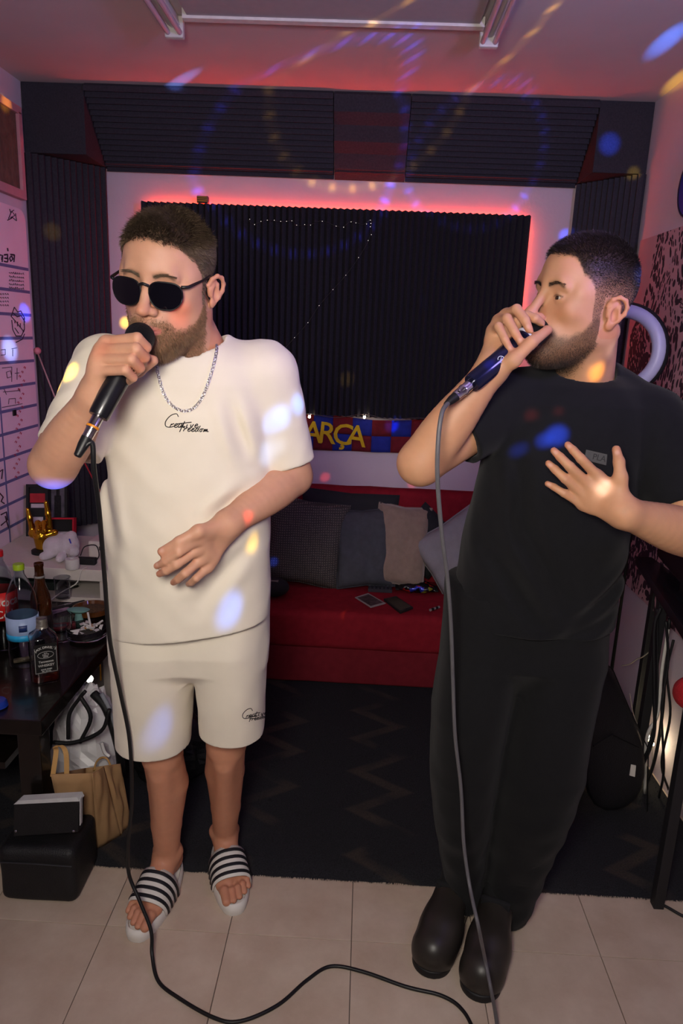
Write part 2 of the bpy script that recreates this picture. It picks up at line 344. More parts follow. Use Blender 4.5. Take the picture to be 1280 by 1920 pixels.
# ------------------------------------------------------------------ rug, sofa, cushions
def rug_material():
    m = mat('charcoal_rug', '#2d2d31', 0.98, var=0.25, scale=260, bump=0.8, bscale=420, spec=0.05); nt = m.node_tree; b = nt.nodes['Principled BSDF']; src = b.inputs['Base Color'].links[0].from_socket
    tc = nt.nodes.new('ShaderNodeTexCoord'); sp = nt.nodes.new('ShaderNodeSeparateXYZ'); nt.links.new(tc.outputs['Object'], sp.inputs[0])
    def mth(op, a, bb=None):
        n = nt.nodes.new('ShaderNodeMath'); n.operation = op
        for i, q in enumerate((a, bb)):
            if q is None: continue
            if isinstance(q, (int, float)): n.inputs[i].default_value = q
            else: nt.links.new(q, n.inputs[i])
        return n.outputs[0]
    # zigzag bands running away from the lens, broken up by noise
    tri = mth('PINGPONG', mth('ADD', sp.outputs['Y'], 5.0), 0.105); xs = mth('ADD', sp.outputs['X'], mth('MULTIPLY', tri, 1.5)); per = mth('PINGPONG', mth('ADD', xs, 10.02), 0.19)
    n = nt.nodes.new('ShaderNodeTexNoise'); n.inputs['Scale'].default_value = 4.0; nt.links.new(tc.outputs['Object'], n.inputs['Vector'])
    n2 = nt.nodes.new('ShaderNodeTexNoise'); n2.inputs['Scale'].default_value = 160.0; nt.links.new(tc.outputs['Object'], n2.inputs['Vector'])
    mr = nt.nodes.new('ShaderNodeMapRange'); mr.interpolation_type = 'SMOOTHSTEP'; mr.inputs['From Min'].default_value = 0.056; mr.inputs['From Max'].default_value = 0.030; nt.links.new(mth('ADD', per, mth('MULTIPLY', n2.outputs['Fac'], 0.018)), mr.inputs['Value']); band = mr.outputs['Result']
    mr2 = nt.nodes.new('ShaderNodeMapRange'); mr2.interpolation_type = 'SMOOTHSTEP'; mr2.inputs['From Min'].default_value = 0.40; mr2.inputs['From Max'].default_value = 0.56; nt.links.new(n.outputs['Fac'], mr2.inputs['Value'])
    wv = mth('MULTIPLY', band, mth('MULTIPLY', mr2.outputs['Result'], mth('MULTIPLY', n2.outputs['Fac'], 1.2)))
    mx = nt.nodes.new('ShaderNodeMix'); mx.data_type = 'RGBA'; nt.links.new(wv, mx.inputs[0]); nt.links.new(src, mx.inputs[6]); mx.inputs[7].default_value = srgb('#4c443e'); nt.links.new(mx.outputs[2], b.inputs['Base Color']); return m
M_rug = rug_material()
rug = thing('rug', (-0.05, 2.3, 0.0), 'charcoal shaggy rug with faint zigzag bands, between the tiles and the red sofa', 'rug')
nx, ny = 60, 40; r = random.Random(3); V = []; F = []
for j in range(ny + 1):
    for i in range(nx + 1):
        x = -1.25 + 2.35 * i / nx; y = 1.722 + 1.35 * j / ny + (r.uniform(-0.003, 0.003) if j == 0 else 0); e = min(i, nx - i, j, ny - j); V.append((x, y, 0.002 if e == 0 else 0.011 + r.uniform(-0.0012, 0.0012)))
for j in range(ny):
    for i in range(nx): a = j * (nx + 1) + i; F.append((a, a + 1, a + nx + 2, a + nx + 1))
build('pile_base', MB().add(V, F), M_rug, rug, smooth=True)
mb = MB()
for i in range(1500):
    x = r.uniform(-1.25, 1.10); l = r.uniform(0.003, 0.009); y = 1.722; mb.add([(x - 0.0012, y, 0.006), (x + 0.0012, y, 0.006), (x + r.uniform(-.003, .003), y - l, 0.003)], [(0, 1, 2)])
for i in range(9000):
    x = r.uniform(-1.24, 1.09); y = r.uniform(1.73, 2.88); a = r.uniform(0, 6.28); mb.add([(x - 0.0016 * math.cos(a), y - 0.0016 * math.sin(a), 0.009), (x + 0.0016 * math.cos(a), y + 0.0016 * math.sin(a), 0.009), (x + r.uniform(-.006, .006), y + r.uniform(-.006, .006), 0.018)], [(0, 1, 2)])
build('pile_tuft', mb, M_rug, rug)['kind'] = 'stuff'

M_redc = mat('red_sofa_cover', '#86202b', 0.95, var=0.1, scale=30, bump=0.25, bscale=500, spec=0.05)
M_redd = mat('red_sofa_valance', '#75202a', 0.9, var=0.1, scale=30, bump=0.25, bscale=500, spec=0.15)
sofa = thing('sofa', (-0.02, 3.15, 0.0), 'low red fabric sofa against the back wall, strewn with cushions', 'sofa')
def soft_box(name, lo, hi, m, parent, bev=0.03, seed=0, amp=0.004, cuts=14):
    bm = bmesh.new(); bmesh.ops.create_cube(bm, size=1); c = [(a + b) / 2 for a, b in zip(lo, hi)]; s = [b - a for a, b in zip(lo, hi)]
    for v in bm.verts: v.co = Vector([c[i] + v.co[i] * s[i] for i in range(3)])
    bmesh.ops.bevel(bm, geom=bm.edges[:], offset=bev, segments=4, affect='EDGES', profile=0.5)
    bmesh.ops.subdivide_edges(bm, edges=[e for e in bm.edges if e.calc_length() > max(s) / 6], cuts=cuts, use_grid_fill=True)
    q = np.array([v.co for v in bm.verts], F32w); d = amp * wav(q, seed)
    for v, k in zip(bm.verts, d): v.co += v.normal * float(k)
    V = [tuple(v.co) for v in bm.verts]; bm.verts.index_update(); F = [[v.index for v in f.verts] for f in bm.faces]; bm.free()
    return build(name, MB().add(V, F), m, parent, smooth=True)
F32w = np.float32
def wav(p, seed, scale=7.0, n=7):
    r = np.random.RandomState(seed + 100); d = np.zeros(len(p))
    for i in range(n): k = r.normal(size=3); k = k / np.linalg.norm(k) * scale * r.uniform(0.6, 1.8); d += np.sin(p @ k * 6.283 + r.uniform(0, 6.28))
    return d / n
soft_box('seat', (-0.92, 2.86, 0.175), (0.90, 3.36, 0.345), M_redc, sofa, 0.03, 1)
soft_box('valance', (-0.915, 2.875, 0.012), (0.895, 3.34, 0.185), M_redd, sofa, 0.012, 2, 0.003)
soft_box('backrest', (-0.92, 3.355, 0.30), (0.90, 3.47, 0.785), M_redc, sofa, 0.04, 3)
soft_box('side_bolster', (-1.06, 2.995, 0.02), (-0.925, 3.40, 0.54), M_redc, sofa, 0.035, 4)

def cushion(c, w, h, d, right, up, m, label, group='cushions along the sofa', cat='cushion', seam=True):
    """plump square pillow: c centre, right/up edges directions"""
    t = thing('cushion', c, label, cat, group); R = Vector(right).normalized(); U = Vector(up); U = (U - R * U.dot(R)).normalized(); N = R.cross(U); n = 22; V = []; F = []; sd = int(abs(c[0]) * 1000)
    for s in (1, -1):
        for j in range(n + 1):
            for i in range(n + 1):
                u, v = i / n * 2 - 1, j / n * 2 - 1; e = (max(0, 1 - u ** 4) * max(0, 1 - v ** 4)) ** 0.5; pin = 1 - 0.07 * (1 - abs(u * v)) * (abs(u) ** 6 + abs(v) ** 6) / 1.0
                wr = 0.010 * math.sin(7 * u + 3 * v + sd) * math.sin(5 * v - 2 * u + sd * 2) * e
                V.append(Vector(c) + R * (u * w / 2 * pin) + U * (v * h / 2 * pin) + N * (s * (d / 2 * e + 0.003) + wr))
    m1 = (n + 1) ** 2
    for s in (0, 1):
        for j in range(n):
            for i in range(n): a = s * m1 + j * (n + 1) + i; q = (a, a + 1, a + n + 2, a + n + 1); F.append(q if s == 0 else q[::-1])
    rim = [i for i in range(n)] + [n + j * (n + 1) for j in range(n)] + [n * (n + 1) + n - i for i in range(n)] + [(n - j) * (n + 1) for j in range(n)]
    for a, b in zip(rim, rim[1:] + rim[:1]): F.append((a, a + m1, b + m1, b))
    build('cover', MB().add(V, F), m, t, smooth=True)
    if seam: build('piping', MB().tube([(Vector(V[i]) + Vector(V[i + m1])) / 2 for i in rim] + [(Vector(V[0]) + Vector(V[m1])) / 2], 0.004, 5, caps=False), m, t, smooth=True)
    return t
def dotted(name, base, dotc, sc):
    m = mat(name, base, 0.95, var=0.15, scale=60, bump=0.3, bscale=600, spec=0.1); nt = m.node_tree; b = nt.nodes['Principled BSDF']; src = b.inputs['Base Color'].links[0].from_socket
    tc = nt.nodes.new('ShaderNodeTexCoord'); mp = nt.nodes.new('ShaderNodeMapping'); mp.inputs['Scale'].default_value = (sc, sc, sc); v = nt.nodes.new('ShaderNodeTexVoronoi'); v.inputs['Randomness'].default_value = 0.15; v.inputs['Scale'].default_value = 1.0
    v.voronoi_dimensions = '2D'; sx_ = nt.nodes.new('ShaderNodeSeparateXYZ'); cx_ = nt.nodes.new('ShaderNodeCombineXYZ'); nt.links.new(tc.outputs['Object'], mp.inputs[0]); nt.links.new(mp.outputs[0], sx_.inputs[0]); nt.links.new(sx_.outputs['X'], cx_.inputs['X']); nt.links.new(sx_.outputs['Z'], cx_.inputs['Y']); nt.links.new(cx_.outputs[0], v.inputs['Vector']); lt = nt.nodes.new('ShaderNodeMath'); lt.operation = 'LESS_THAN'; lt.inputs[1].default_value = 0.24; nt.links.new(v.outputs['Distance'], lt.inputs[0])
    mx = nt.nodes.new('ShaderNodeMix'); mx.data_type = 'RGBA'; nt.links.new(lt.outputs[0], mx.inputs[0]); nt.links.new(src, mx.inputs[6]); mx.inputs[7].default_value = srgb(dotc); nt.links.new(mx.outputs[2], b.inputs['Base Color']); return m
M_c1 = dotted('dotted_grey_cloth', '#494644', '#756e66', 95); M_c2 = mat('slate_cloth', '#46484e', 0.95, var=0.12, bump=0.3, bscale=500); M_c3 = mat('taupe_velvet', '#8f7b6c', 0.85, var=0.1, bump=0.3, bscale=300, sheen=0.4); M_c4 = mat('black_cloth', '#26262a', 0.95, bump=0.3, bscale=500); M_c5 = mat('pale_grey_cloth', '#8d8a90', 0.9, var=0.06, bump=0.2, bscale=500)
cushion((-0.245, 3.225, 0.548), 0.36, 0.40, 0.11, (1, 0.02, -0.12), (0.0, 0.30, 1), M_c1, 'dark grey cushion with pale dots, propped at the left of the sofa')
cushion((-0.05, 3.318, 0.605), 0.46, 0.34, 0.06, (1, 0.0, -0.04), (0, 0.22, 1), M_c4, 'black cushion mostly hidden behind the dotted and slate cushions')
cushion((0.03, 3.235, 0.530), 0.27, 0.37, 0.10, (1, 0.10, 0.06), (0.0, 0.40, 1), M_c2, 'plain slate cushion between the dotted and the taupe cushion')
cushion((0.200, 3.245, 0.548), 0.25, 0.385, 0.09, (1, -0.05, -0.07), (0.03, 0.42, 1), M_c3, 'taupe velvet cushion leaning in the middle of the sofa')
cushion((0.325, 3.300, 0.560), 0.26, 0.26, 0.09, (1, 0, -0.85), (0.85, 0.25, 1), M_c4, 'black cushion turned on its corner beside the taupe cushion')
cushion((0.475, 3.200, 0.530), 0.34, 0.34, 0.12, (1, 0, 0.75), (-0.7, 0.35, 1), M_c5, 'pale grey cushion tilted on its corner at the right of the sofa')

# small things on the seat
zs = 0.3475
def quad_card(name, pxs, th, m, label, cat, z=zs):
    q = [Vector(PZ(*p, z)) for p in pxs]; o = build(name, MB().prism(q, (0, 0, 0), (0, 0, th)), m); tag(o, label, cat); return o
ph = thing('photo_card', PZ(694, 1127, zs), 'small photo card in a pale frame lying on the red seat', 'card')
q = [Vector(PZ(*p, zs)) for p in ((665, 1121), (690, 1113), (723, 1132), (695, 1140))]; build('card', MB().prism(q, (0, 0, 0), (0, 0, 0.003)), mat('pale_card', '#9a8f8f', 0.6), ph); c = sum(q, Vector()) / 4
build('picture', MB().prism([c + (p - c) * 0.82 for p in q], (0, 0, 0.003), (0, 0, 0.0036)), mat('murky_picture', '#4d3a3c', 0.5, var=0.7, scale=45), ph)
ph = thing('smartphone', PZ(746, 1137, zs), 'black phone in a worn dark case, right of the photo card on the seat', 'phone')
q = [Vector(PZ(*p, zs)) for p in ((719, 1126), (742, 1121), (774, 1142), (750, 1151))]; build('case', MB().prism(q, (0, 0, 0), (0, 0, 0.009)), mat('dark_phone_case', '#1d1a1c', 0.6), ph); c = sum(q, Vector()) / 4
build('screen', MB().prism([c + (p - c) * 0.86 for p in q], (0, 0, 0.009), (0, 0, 0.0094)), mat('phone_glass', '#0c0b0d', 0.15), ph)
ct = thing('cigarette', PZ(814, 1141, zs), 'white stub with dark bands by the edge of the seat next to black trousers', 'cigarette')
a, b = Vector(PZ(806, 1144, zs + 0.006)), Vector(PZ(823, 1138, zs + 0.006)); build('paper', MB().tube([a, b], 0.006, 8), mat('grey_paper', '#8d8585', 0.8), ct, smooth=True, angle=50)
for t_ in (0.1, 0.55): build('dark_band', MB().tube([a.lerp(b, t_), a.lerp(b, t_ + 0.25)], 0.0064, 8), M_black, ct, smooth=True, angle=50)
br = thing('studded_brick', PZ(712, 1106, zs), 'small grey studded toy brick in front of the slate and taupe cushions', 'toy')
o_ = Vector(PZ(712, 1108, zs)); build('block', MB().box((o_.x - 0.055, o_.y - 0.02, zs), (o_.x + 0.055, o_.y + 0.02, zs + 0.016)), mat('dark_grey_plastic', '#35333a', 0.4), br)
for i in range(6):
    for j in range(2): build('stud', MB().lathe([(0.006, 0), (0.006, 0.006)], (o_.x - 0.046 + i * 0.0184, o_.y - 0.010 + j * 0.02, zs + 0.016), 8), mat('dark_grey_plastic', '#35333a', 0.4), br)
sb = thing('snack_bag', PZ(780, 1108, zs), 'crumpled dark snack bag with colourful print lying by the pale grey cushion', 'bag')
o_ = Vector(PZ(780, 1110, zs)); V = []; F = []; n = 20; m_ = 10
for j in range(m_ + 1):
    a = 2 * math.pi * j / m_
    for i in range(n + 1):
        u = i / n * 2 - 1; t_ = (1 - abs(u) ** 3) * 0.9 + 0.1; k = 1 + 0.18 * math.sin(9 * u + 3 * a) + 0.1 * math.sin(17 * u - 5 * a); V.append((o_.x + u * 0.085, o_.y + math.cos(a) * 0.042 * k - 0.1 * u * 0.05, zs + 0.026 + math.sin(a) * 0.024 * t_ * k))
for j in range(m_):
    for i in range(n): q_ = j * (n + 1) + i; F.append((q_, q_ + 1, q_ + n + 2, q_ + n + 1))
def printed():
    m = mat('printed_foil', '#121216', 0.25, metal=0.3); nt = m.node_tree; b = nt.nodes['Principled BSDF']; tc = nt.nodes.new('ShaderNodeTexCoord'); v = nt.nodes.new('ShaderNodeTexVoronoi'); v.inputs['Scale'].default_value = 45; r_ = nt.nodes.new('ShaderNodeValToRGB'); r_.color_ramp.interpolation = 'CONSTANT'
    cols = ((0, '#121216'), (0.5, '#16161a'), (0.62, '#8d8a30'), (0.70, '#151519'), (0.80, '#252f9a'), (0.86, '#141418'), (0.92, '#a82420'))
    e = r_.color_ramp.elements; e[0].position = 0; e[0].color = srgb(cols[0][1]); e[1].position = cols[1][0]; e[1].color = srgb(cols[1][1])
    for p_, c_ in cols[2:]: k = e.new(p_); k.color = srgb(c_)
    sp = nt.nodes.new('ShaderNodeSeparateColor'); nt.links.new(tc.outputs['Object'], v.inputs['Vector']); nt.links.new(v.outputs['Color'], sp.inputs[0]); nt.links.new(sp.outputs[0], r_.inputs['Fac']); nt.links.new(r_.outputs['Color'], b.inputs['Base Color']); return m
build('pouch', MB().add(V, F), printed(), sb, smooth=True)
for s in (-1, 1): build('crimped_end', MB().box((o_.x + s * 0.090 - 0.008, o_.y - 0.035, zs + 0.018), (o_.x + s * 0.090 + 0.008, o_.y + 0.035, zs + 0.024)), M_black, sb)
pc = thing('black_pouch', PZ(522, 1120, zs), 'black rounded pouch on the seat just right of the cream shorts', 'pouch')
o_ = Vector(PZ(513, 1118, zs)); build('body', MB().ball((o_.x, o_.y, zs + 0.045), 0.06, 14, (1.15, 0.9, 0.72)), M_c4, pc, smooth=True)
build('pale_tab', MB().box((o_.x - 0.01, o_.y - 0.03, zs + 0.078), (o_.x + 0.022, o_.y + 0.01, zs + 0.084)), mat('grey_paper', '#8d8585', 0.8), pc)

# ------------------------------------------------------------------ things on the back wall
sc_ = thing('football_scarf', (-0.06, 3.485, 1.02), 'blue and dark red checked football scarf with yellow letters, pinned under the black panel', 'scarf')
def check_material():
    m = mat('checked_knit', '#ffffff', 0.9, var=0.1, bump=0.5, bscale=700, spec=0.1); nt = m.node_tree; b = nt.nodes['Principled BSDF']; src = b.inputs['Base Color'].links[0].from_socket
    at = nt.nodes.new('ShaderNodeAttribute'); at.attribute_name = 'pigment'; mx = nt.nodes.new('ShaderNodeMix'); mx.data_type = 'RGBA'; mx.blend_type = 'MULTIPLY'; mx.inputs[0].default_value = 1; nt.links.new(at.outputs['Color'], mx.inputs[6]); nt.links.new(src, mx.inputs[7]); nt.links.new(mx.outputs[2], b.inputs['Base Color']); return m
def scarf_pt(u, v, lift=0.0):
    """u metres along, v metres up from the lower edge"""
    x = -0.62 + u; top = 1.112 + 0.010 * math.cos((x + 0.26) * 9.5) - 0.004 * x; low = 0.945 + 0.006 * math.sin(x * 7) - 0.018 * x; z = low + (top - low) * v / 0.17
    return Vector((x, 3.484 - 0.008 * math.sin(x * 16) * (1 - v / 0.2) - lift - 0.004 * math.sin(x * 37), z))
SQ = 0.0945
for i in range(12):
    for j in range(2):
        V = []; F = []
        for b_ in range(5):
            for a in range(7): V.append(scarf_pt(i * SQ + SQ * a / 6, j * 0.085 + 0.085 * b_ / 4))
        for b_ in range(4):
            for a in range(6): q_ = b_ * 7 + a; F.append((q_, q_ + 1, q_ + 8, q_ + 7))
        o = build('check_square', MB().add(V, F), mat('scarf_blue', '#1c2a8c', 0.9, var=0.15, bump=0.5, bscale=700) if (i + j) % 2 else mat('scarf_claret', '#6d1420', 0.9, var=0.15, bump=0.5, bscale=700), sc_, smooth=True); md = o.modifiers.new('thickness', 'SOLIDIFY'); md.thickness = 0.004; md.offset = 1
M_yel = mat('yellow_knit', '#d8b41c', 0.85, var=0.08, bump=0.4, bscale=700)
lt_pos = ((-0.405, 1.030, 'B'), (-0.245, 1.028, 'A'), (-0.175, 1.026, 'R'), (-0.098, 1.022, 'Ç'), (-0.032, 1.018, 'A'))
for x, z, ch in lt_pos[1:] + ((-0.315, 1.031, 'B'),):
    o = text_obj('letter', ch, M_yel, sc_, 0.145, frame_mtx((x, 3.473, z - 0.002), (1, 0, -0.09), (0, 0, 1)), 0.001, 0.0012)
    for v in o.data.vertices:
        q_ = v.co + sc_.location; vv_ = (q_.z - 0.945) * 0.98; v.co.y += scarf_pt(q_.x + 0.62, vv_).y - 0.0062 - 3.473
for q in ((-0.262, 1.118), (0.0, 1.120), (0.27, 1.118), (-0.5, 1.118)): pass
# bright bulbs above the scarf
M_bulb = mat('warm_bulb', '#fff2d0', 0.4, emit=(1.0, 0.86, 0.58, 1), estr=30.0); M_wire = mat('thin_silver_wire', '#8a8a88', 0.3, 0.9); M_bead = mat('clear_bead', '#e8e4dc', 0.15, emit=(1, 0.92, 0.78, 1), estr=1.2)
fl = thing('fairy_light_string', (0.0, 3.42, 1.12), 'string of warm bulbs along the top edge of the checked scarf', 'string lights')
build('wire', MB().tube(smooth_path([P(505, 768, 3.412), P(545, 778, 3.41), P(580, 776, 3.41), P(630, 783, 3.41), P(683, 777, 3.41), P(730, 786, 3.41), P(790, 784, 3.41), P(850, 792, 3.41)], 6), 0.0014, 5), M_wire, fl)
for px, py in ((580, 781), (683, 782)):
    p_ = Vector(P(px, py, 3.405)); b_ = build('bulb', MB().ball(p_, 0.0062, 8, (1, 1, 1.25)), M_bulb, fl, smooth=True); build('bulb_cap', MB().lathe([(0.005, 0), (0.004, 0.008)], p_ + Vector((0, 0, 0.006)), 8), M_metal, b_)
fw = thing('fairy_light_wire', P(695, 420, 3.40), 'fine silver fairy light wire with tiny beads draped across the black panel', 'string lights')
pw = [(465, 412), (476, 420), (500, 413), (530, 416), (548, 414), (556, 423), (582, 421), (604, 414), (630, 424), (643, 425), (659, 415), (680, 421), (694, 412), (696, 424), (690, 452), (672, 483), (649, 515), (624, 543), (598, 573), (577, 605), (552, 633), (528, 660)]
build('wire', MB().tube(smooth_path([P(x, y, 3.403) for x, y in pw], 5), 0.0008, 4), M_wire, fw)
bd = [(468, 411), (477, 421), (489, 415), (501, 413), (514, 413), (526, 415), (537, 415), (547, 414), (556, 422), (571, 421), (582, 422), (604, 415), (630, 424), (644, 426), (658, 416), (667, 418), (687, 420), (694, 413), (695, 419), (694, 425), (696, 440), (690, 451), (672, 483), (648, 516), (624, 543), (598, 573), (577, 605), (552, 633)]
for x, y in bd: build('bead', MB().ball(P(x, y, 3.400), 0.0014, 5), M_bead, fw)
# ------------------------------------------------------------------ left wall: whiteboard and slatted frame
XB = -1.452
def on_left(px, py, x=XB): return Vector(PX(px, py, x))
M_board = mat('whiteboard', '#f0d4e0', 0.35, var=0.03, scale=8); M_tape = mat('blue_grey_tape', '#6a6a94', 0.6); M_ink2 = mat('marker_ink', '#32202e', 0.6); M_inkr = mat('red_marker', '#a8324a', 0.6)
wb = thing('whiteboard', (-1.458, 2.5, 0.55), 'whiteboard ruled with blue tape and covered in marker notes, on the left wall', 'whiteboard')
y0, y1, z0, z1, rc = 1.9, 3.168, 0.545, 1.945, 0.05
out = [(y0, z0), (y1, z0), (y1, z1 - rc)] + [(y1 - rc + rc * math.cos(a), z1 - rc + rc * math.sin(a)) for a in [0.3, 0.6, 0.9, 1.2, 1.57]] + [(y0, z1)]
build('board', MB().prism([(-1.468, a, b) for a, b in out], (0, 0, 0), (0.014, 0, 0)), M_board, wb)
for py in (503, 546, 590, 634, 678, 722, 765, 810, 855, 900, 942, 985):
    z = on_left(40 if py < 800 else 25, py).z; build('grid_tape', MB().box((-1.4545, y0, z - 0.006), (-1.4525, y1 - 0.004, z + 0.006)), M_tape, wb)
build('grid_tape', MB().box((-1.4545, on_left(10, 880).y - 0.005, z0), (-1.4524, on_left(10, 880).y + 0.005, 1.2)), M_tape, wb)
r = random.Random(8)
ink = MB(); inkr = MB()
def stroke(mb, pts, w=0.0016): mb.tube([on_left(a, b, -1.4515) for a, b in pts], w, 4)
for s_ in ([(27, 478), (26, 491)], [(20, 477), (27, 478)], [(8, 478), (14, 477), (14, 484), (9, 484), (15, 485), (14, 491), (8, 490)], [(21, 480), (18, 484), (20, 490), (24, 486), (22, 480)], [(0, 478), (5, 479), (4, 491)], [(14, 465), (15, 471)], [(4, 481), (3, 487)]): stroke(ink, s_, 0.0030)
for s_ in ([(16, 410), (22, 396), (28, 404), (20, 408)], [(14, 413), (24, 408), (31, 414), (29, 400)], [(18, 392), (20, 398), (26, 394)]): stroke(ink, s_, 0.0018)
for k in range(5):
    for c in range(8):
        x = 17 + c * 3.6; y = 512 + k * 7.0 + (c * 0.3); stroke(ink, [(x, y + r.uniform(-1, 1)), (x + 1.4, y - 2 + r.uniform(-1, 1)), (x + 2.4, y + 1.4)], 0.0012)
for k in range(4):
    for c in range(4):
        x = 0 + c * 4.4; y = 552 + k * 7; stroke(ink, [(x, y + r.uniform(-1, 1)), (x + 1.6, y - 2), (x + 2.8, y + 1)], 0.0011)
for s_ in ([(21, 593), (27, 576), (33, 585), (39, 583), (46, 596), (45, 610)], [(21, 593), (30, 603), (37, 612), (45, 622)], [(24, 586), (32, 594), (40, 592), (47, 604)], [(45, 596), (46, 616), (43, 624)], [(28, 601), (28, 606)], [(33, 603), (33, 612)], [(38, 606), (38, 614)], [(22, 600), (24, 618), (30, 630), (40, 630), (46, 618)], [(28, 615), (35, 625)], [(30, 642), (42, 636), (46, 626)]): stroke(ink, s_, 0.0020)
for s_ in ([(2, 656), (10, 655), (10, 665), (2, 666)], [(22, 654), (32, 652)], [(24, 655), (24, 668)], [(4, 690), (22, 688), (22, 716)], [(12, 698), (20, 695), (22, 706), (14, 709), (12, 698)], [(28, 700), (36, 699)], [(32, 690), (32, 712)], [(6, 735), (38, 732)], [(16, 758), (17, 748), (29, 747), (29, 757)], [(8, 730), (12, 740)], [(34, 728), (38, 735)], [(4, 764), (42, 757)]): stroke(ink, s_, 0.0013)
for k in range(26):
    x, y = 44 - (k % 3) * 4 - k * 0.5, 690 + k * 8.2
    if y < 905: stroke(inkr, [(x, y), (x + 2, y - 3), (x + 3.2, y + 1.5), (x + 4.2, y - 2)], 0.0012)
for s_ in ([(0, 884), (5, 880), (3, 898)], [(0, 925), (6, 932), (2, 940), (8, 944)], [(2, 965), (12, 960), (14, 975), (2, 985)], [(10, 968), (16, 990)]): stroke(ink, s_, 0.003)
build('marker_writing', ink, M_ink2, wb)['kind'] = 'stuff'; build('red_marker_writing', inkr, M_inkr, wb)['kind'] = 'stuff'
p_ = on_left(27, 774, -1.45); build('magnet', MB().box((-1.4525, p_.y - 0.012, p_.z - 0.012), (-1.446, p_.y + 0.012, p_.z + 0.012), bev=0.002), M_black, wb)

M_pinkwood = mat('pale_painted_wood', '#c48a90', 0.6, var=0.06); M_slat = mat('brown_wood_slat', '#6d4f45', 0.65, var=0.2, scale=25)
fr = thing('slatted_wall_frame', (-1.455, 2.9, 2.0), 'pale wooden frame with thin brown vertical slats high on the left wall', 'wall frame')
ya, yb, za, zb = 2.62, 3.165, 1.985, 2.335
for n_, lo, hi in (('frame_rail', (-1.468, ya, za), (-1.44, yb, za + 0.035)), ('frame_rail', (-1.468, ya, zb - 0.03), (-1.44, yb, zb)), ('frame_stile', (-1.468, yb - 0.03, za + 0.03), (-1.44, yb, zb - 0.02)), ('frame_stile', (-1.468, ya, za + 0.03), (-1.44, ya + 0.03, zb - 0.02))): build(n_, MB().box(lo, hi, bev=0.003), M_pinkwood, fr)
build('back_panel', MB().box((-1.468, ya + 0.01, za + 0.02), (-1.462, yb - 0.01, zb - 0.02)), mat('dark_panel', '#2c1f20', 0.8), fr)
for i in range(36): y = ya + 0.036 + i * 0.0134; build('slat', MB().box((-1.461, y, za + 0.033), (-1.452, y + 0.0085, zb - 0.028)), M_slat, fr)

# ------------------------------------------------------------------ white cubby shelf in the corner and what stands on it
cub = thing('cubby_shelf', (-1.2, 2.74, 0.0), 'low white cubby shelf in the left corner behind the dark table', 'shelf')
M_cub = mat('off_white_laminate', '#d2c8c0', 0.5, var=0.03)
for n_, lo, hi in (('top_board', (-1.45, 2.54, 0.555), (-0.935, 2.98, 0.60)), ('side_panel', (-0.972, 2.55, 0.0), (-0.937, 2.97, 0.555)), ('side_panel', (-1.45, 2.55, 0.0), (-1.42, 2.97, 0.555)), ('middle_board', (-1.42, 2.545, 0.455), (-0.97, 2.97, 0.485)), ('back_panel', (-1.42, 2.96, 0.0), (-0.97, 2.97, 0.555)), ('bottom_board', (-1.42, 2.55, 0.05), (-0.97, 2.97, 0.08))): build(n_, MB().box(lo, hi, bev=0.002), M_cub, cub)
gt = thing('glass_tumbler', P(118, 1092, 2.66), 'clear patterned glass lying inside the white cubby shelf', 'glass')
M_glass = mat('clear_glass', '#e8eef0', 0.03, trans=1.0, var=0.0, ior=1.45); M_pet = mat('clear_plastic', '#dfe6ea', 0.06, trans=1.0, var=0.0, ior=1.2)
o_ = Vector((-1.12, 2.66, 0.485)); build('cup', MB().lathe([(0.024, 0.0), (0.030, 0.066), (0.028, 0.066), (0.022, 0.004)], o_, 20), M_glass, gt, smooth=True, angle=40)
for k in range(3): build('etched_ring', MB().tube([o_ + Vector((0.0262 * math.cos(a) * (1 + k * .06), 0.0262 * math.sin(a) * (1 + k * .06), 0.014 + k * 0.018)) for a in [6.283 * i / 20 for i in range(21)]], 0.0012, 4), M_white, gt)
dk = thing('dark_folder', (-1.2, 2.75, 0.485), 'dark green folder lying inside the white cubby shelf', 'folder'); build('cover', MB().box((-1.40, 2.60, 0.4855), (-1.17, 2.93, 0.52), bev=0.004), mat('dark_green_card', '#1c2a26', 0.6), dk); build('pages', MB().box((-1.39, 2.605, 0.490), (-1.166, 2.92, 0.514)), M_white, dk)

# golden hand making the horns sign
gh = thing('hand_statue', P(78, 1030, 2.72), 'golden hand statue making the horns sign, on the white cubby shelf', 'statue')
M_gold = mat('polished_gold', '#c8962a', 0.22, 1.0, var=0.08)
g_ = lambda px, py, y=2.72: P(px, py, y)
E_gold = [('c', g_(81, 1026), g_(78, 1006), .030, .034), ('c', g_(62, 1000), g_(94, 1000), .020, .020), ('c', g_(60, 992), g_(56, 972), .013, .011), ('c', g_(56, 972), g_(52, 955), .011, .008), ('c', g_(93, 990), g_(90, 964), .014, .012), ('c', g_(90, 964), g_(86, 942), .012, .0085),
          ('c', g_(72, 996, 2.70), g_(71, 981, 2.69), .012, .013), ('c', g_(71, 981, 2.69), g_(72, 994, 2.665), .012, .010), ('c', g_(83, 996, 2.70), g_(83, 981, 2.69), .012, .013), ('c', g_(83, 981, 2.69), g_(83, 994, 2.665), .012, .010), ('c', g_(96, 1006, 2.70), g_(103, 998, 2.685), .015, .012), ('c', g_(103, 998, 2.685), g_(86, 1004, 2.668), .012, .010)]
GOLD_JOBS = (gh, E_gold, M_gold)
zb_ = 0.600; hb = Vector(P(81, 1030, 2.72)); build('stand', MB().lathe([(0.045, 0), (0.045, 0.012), (0.022, 0.02), (0.020, hb.z - zb_ + 0.004)], (hb.x, hb.y, zb_), 20), M_black, gh, smooth=True, angle=40)

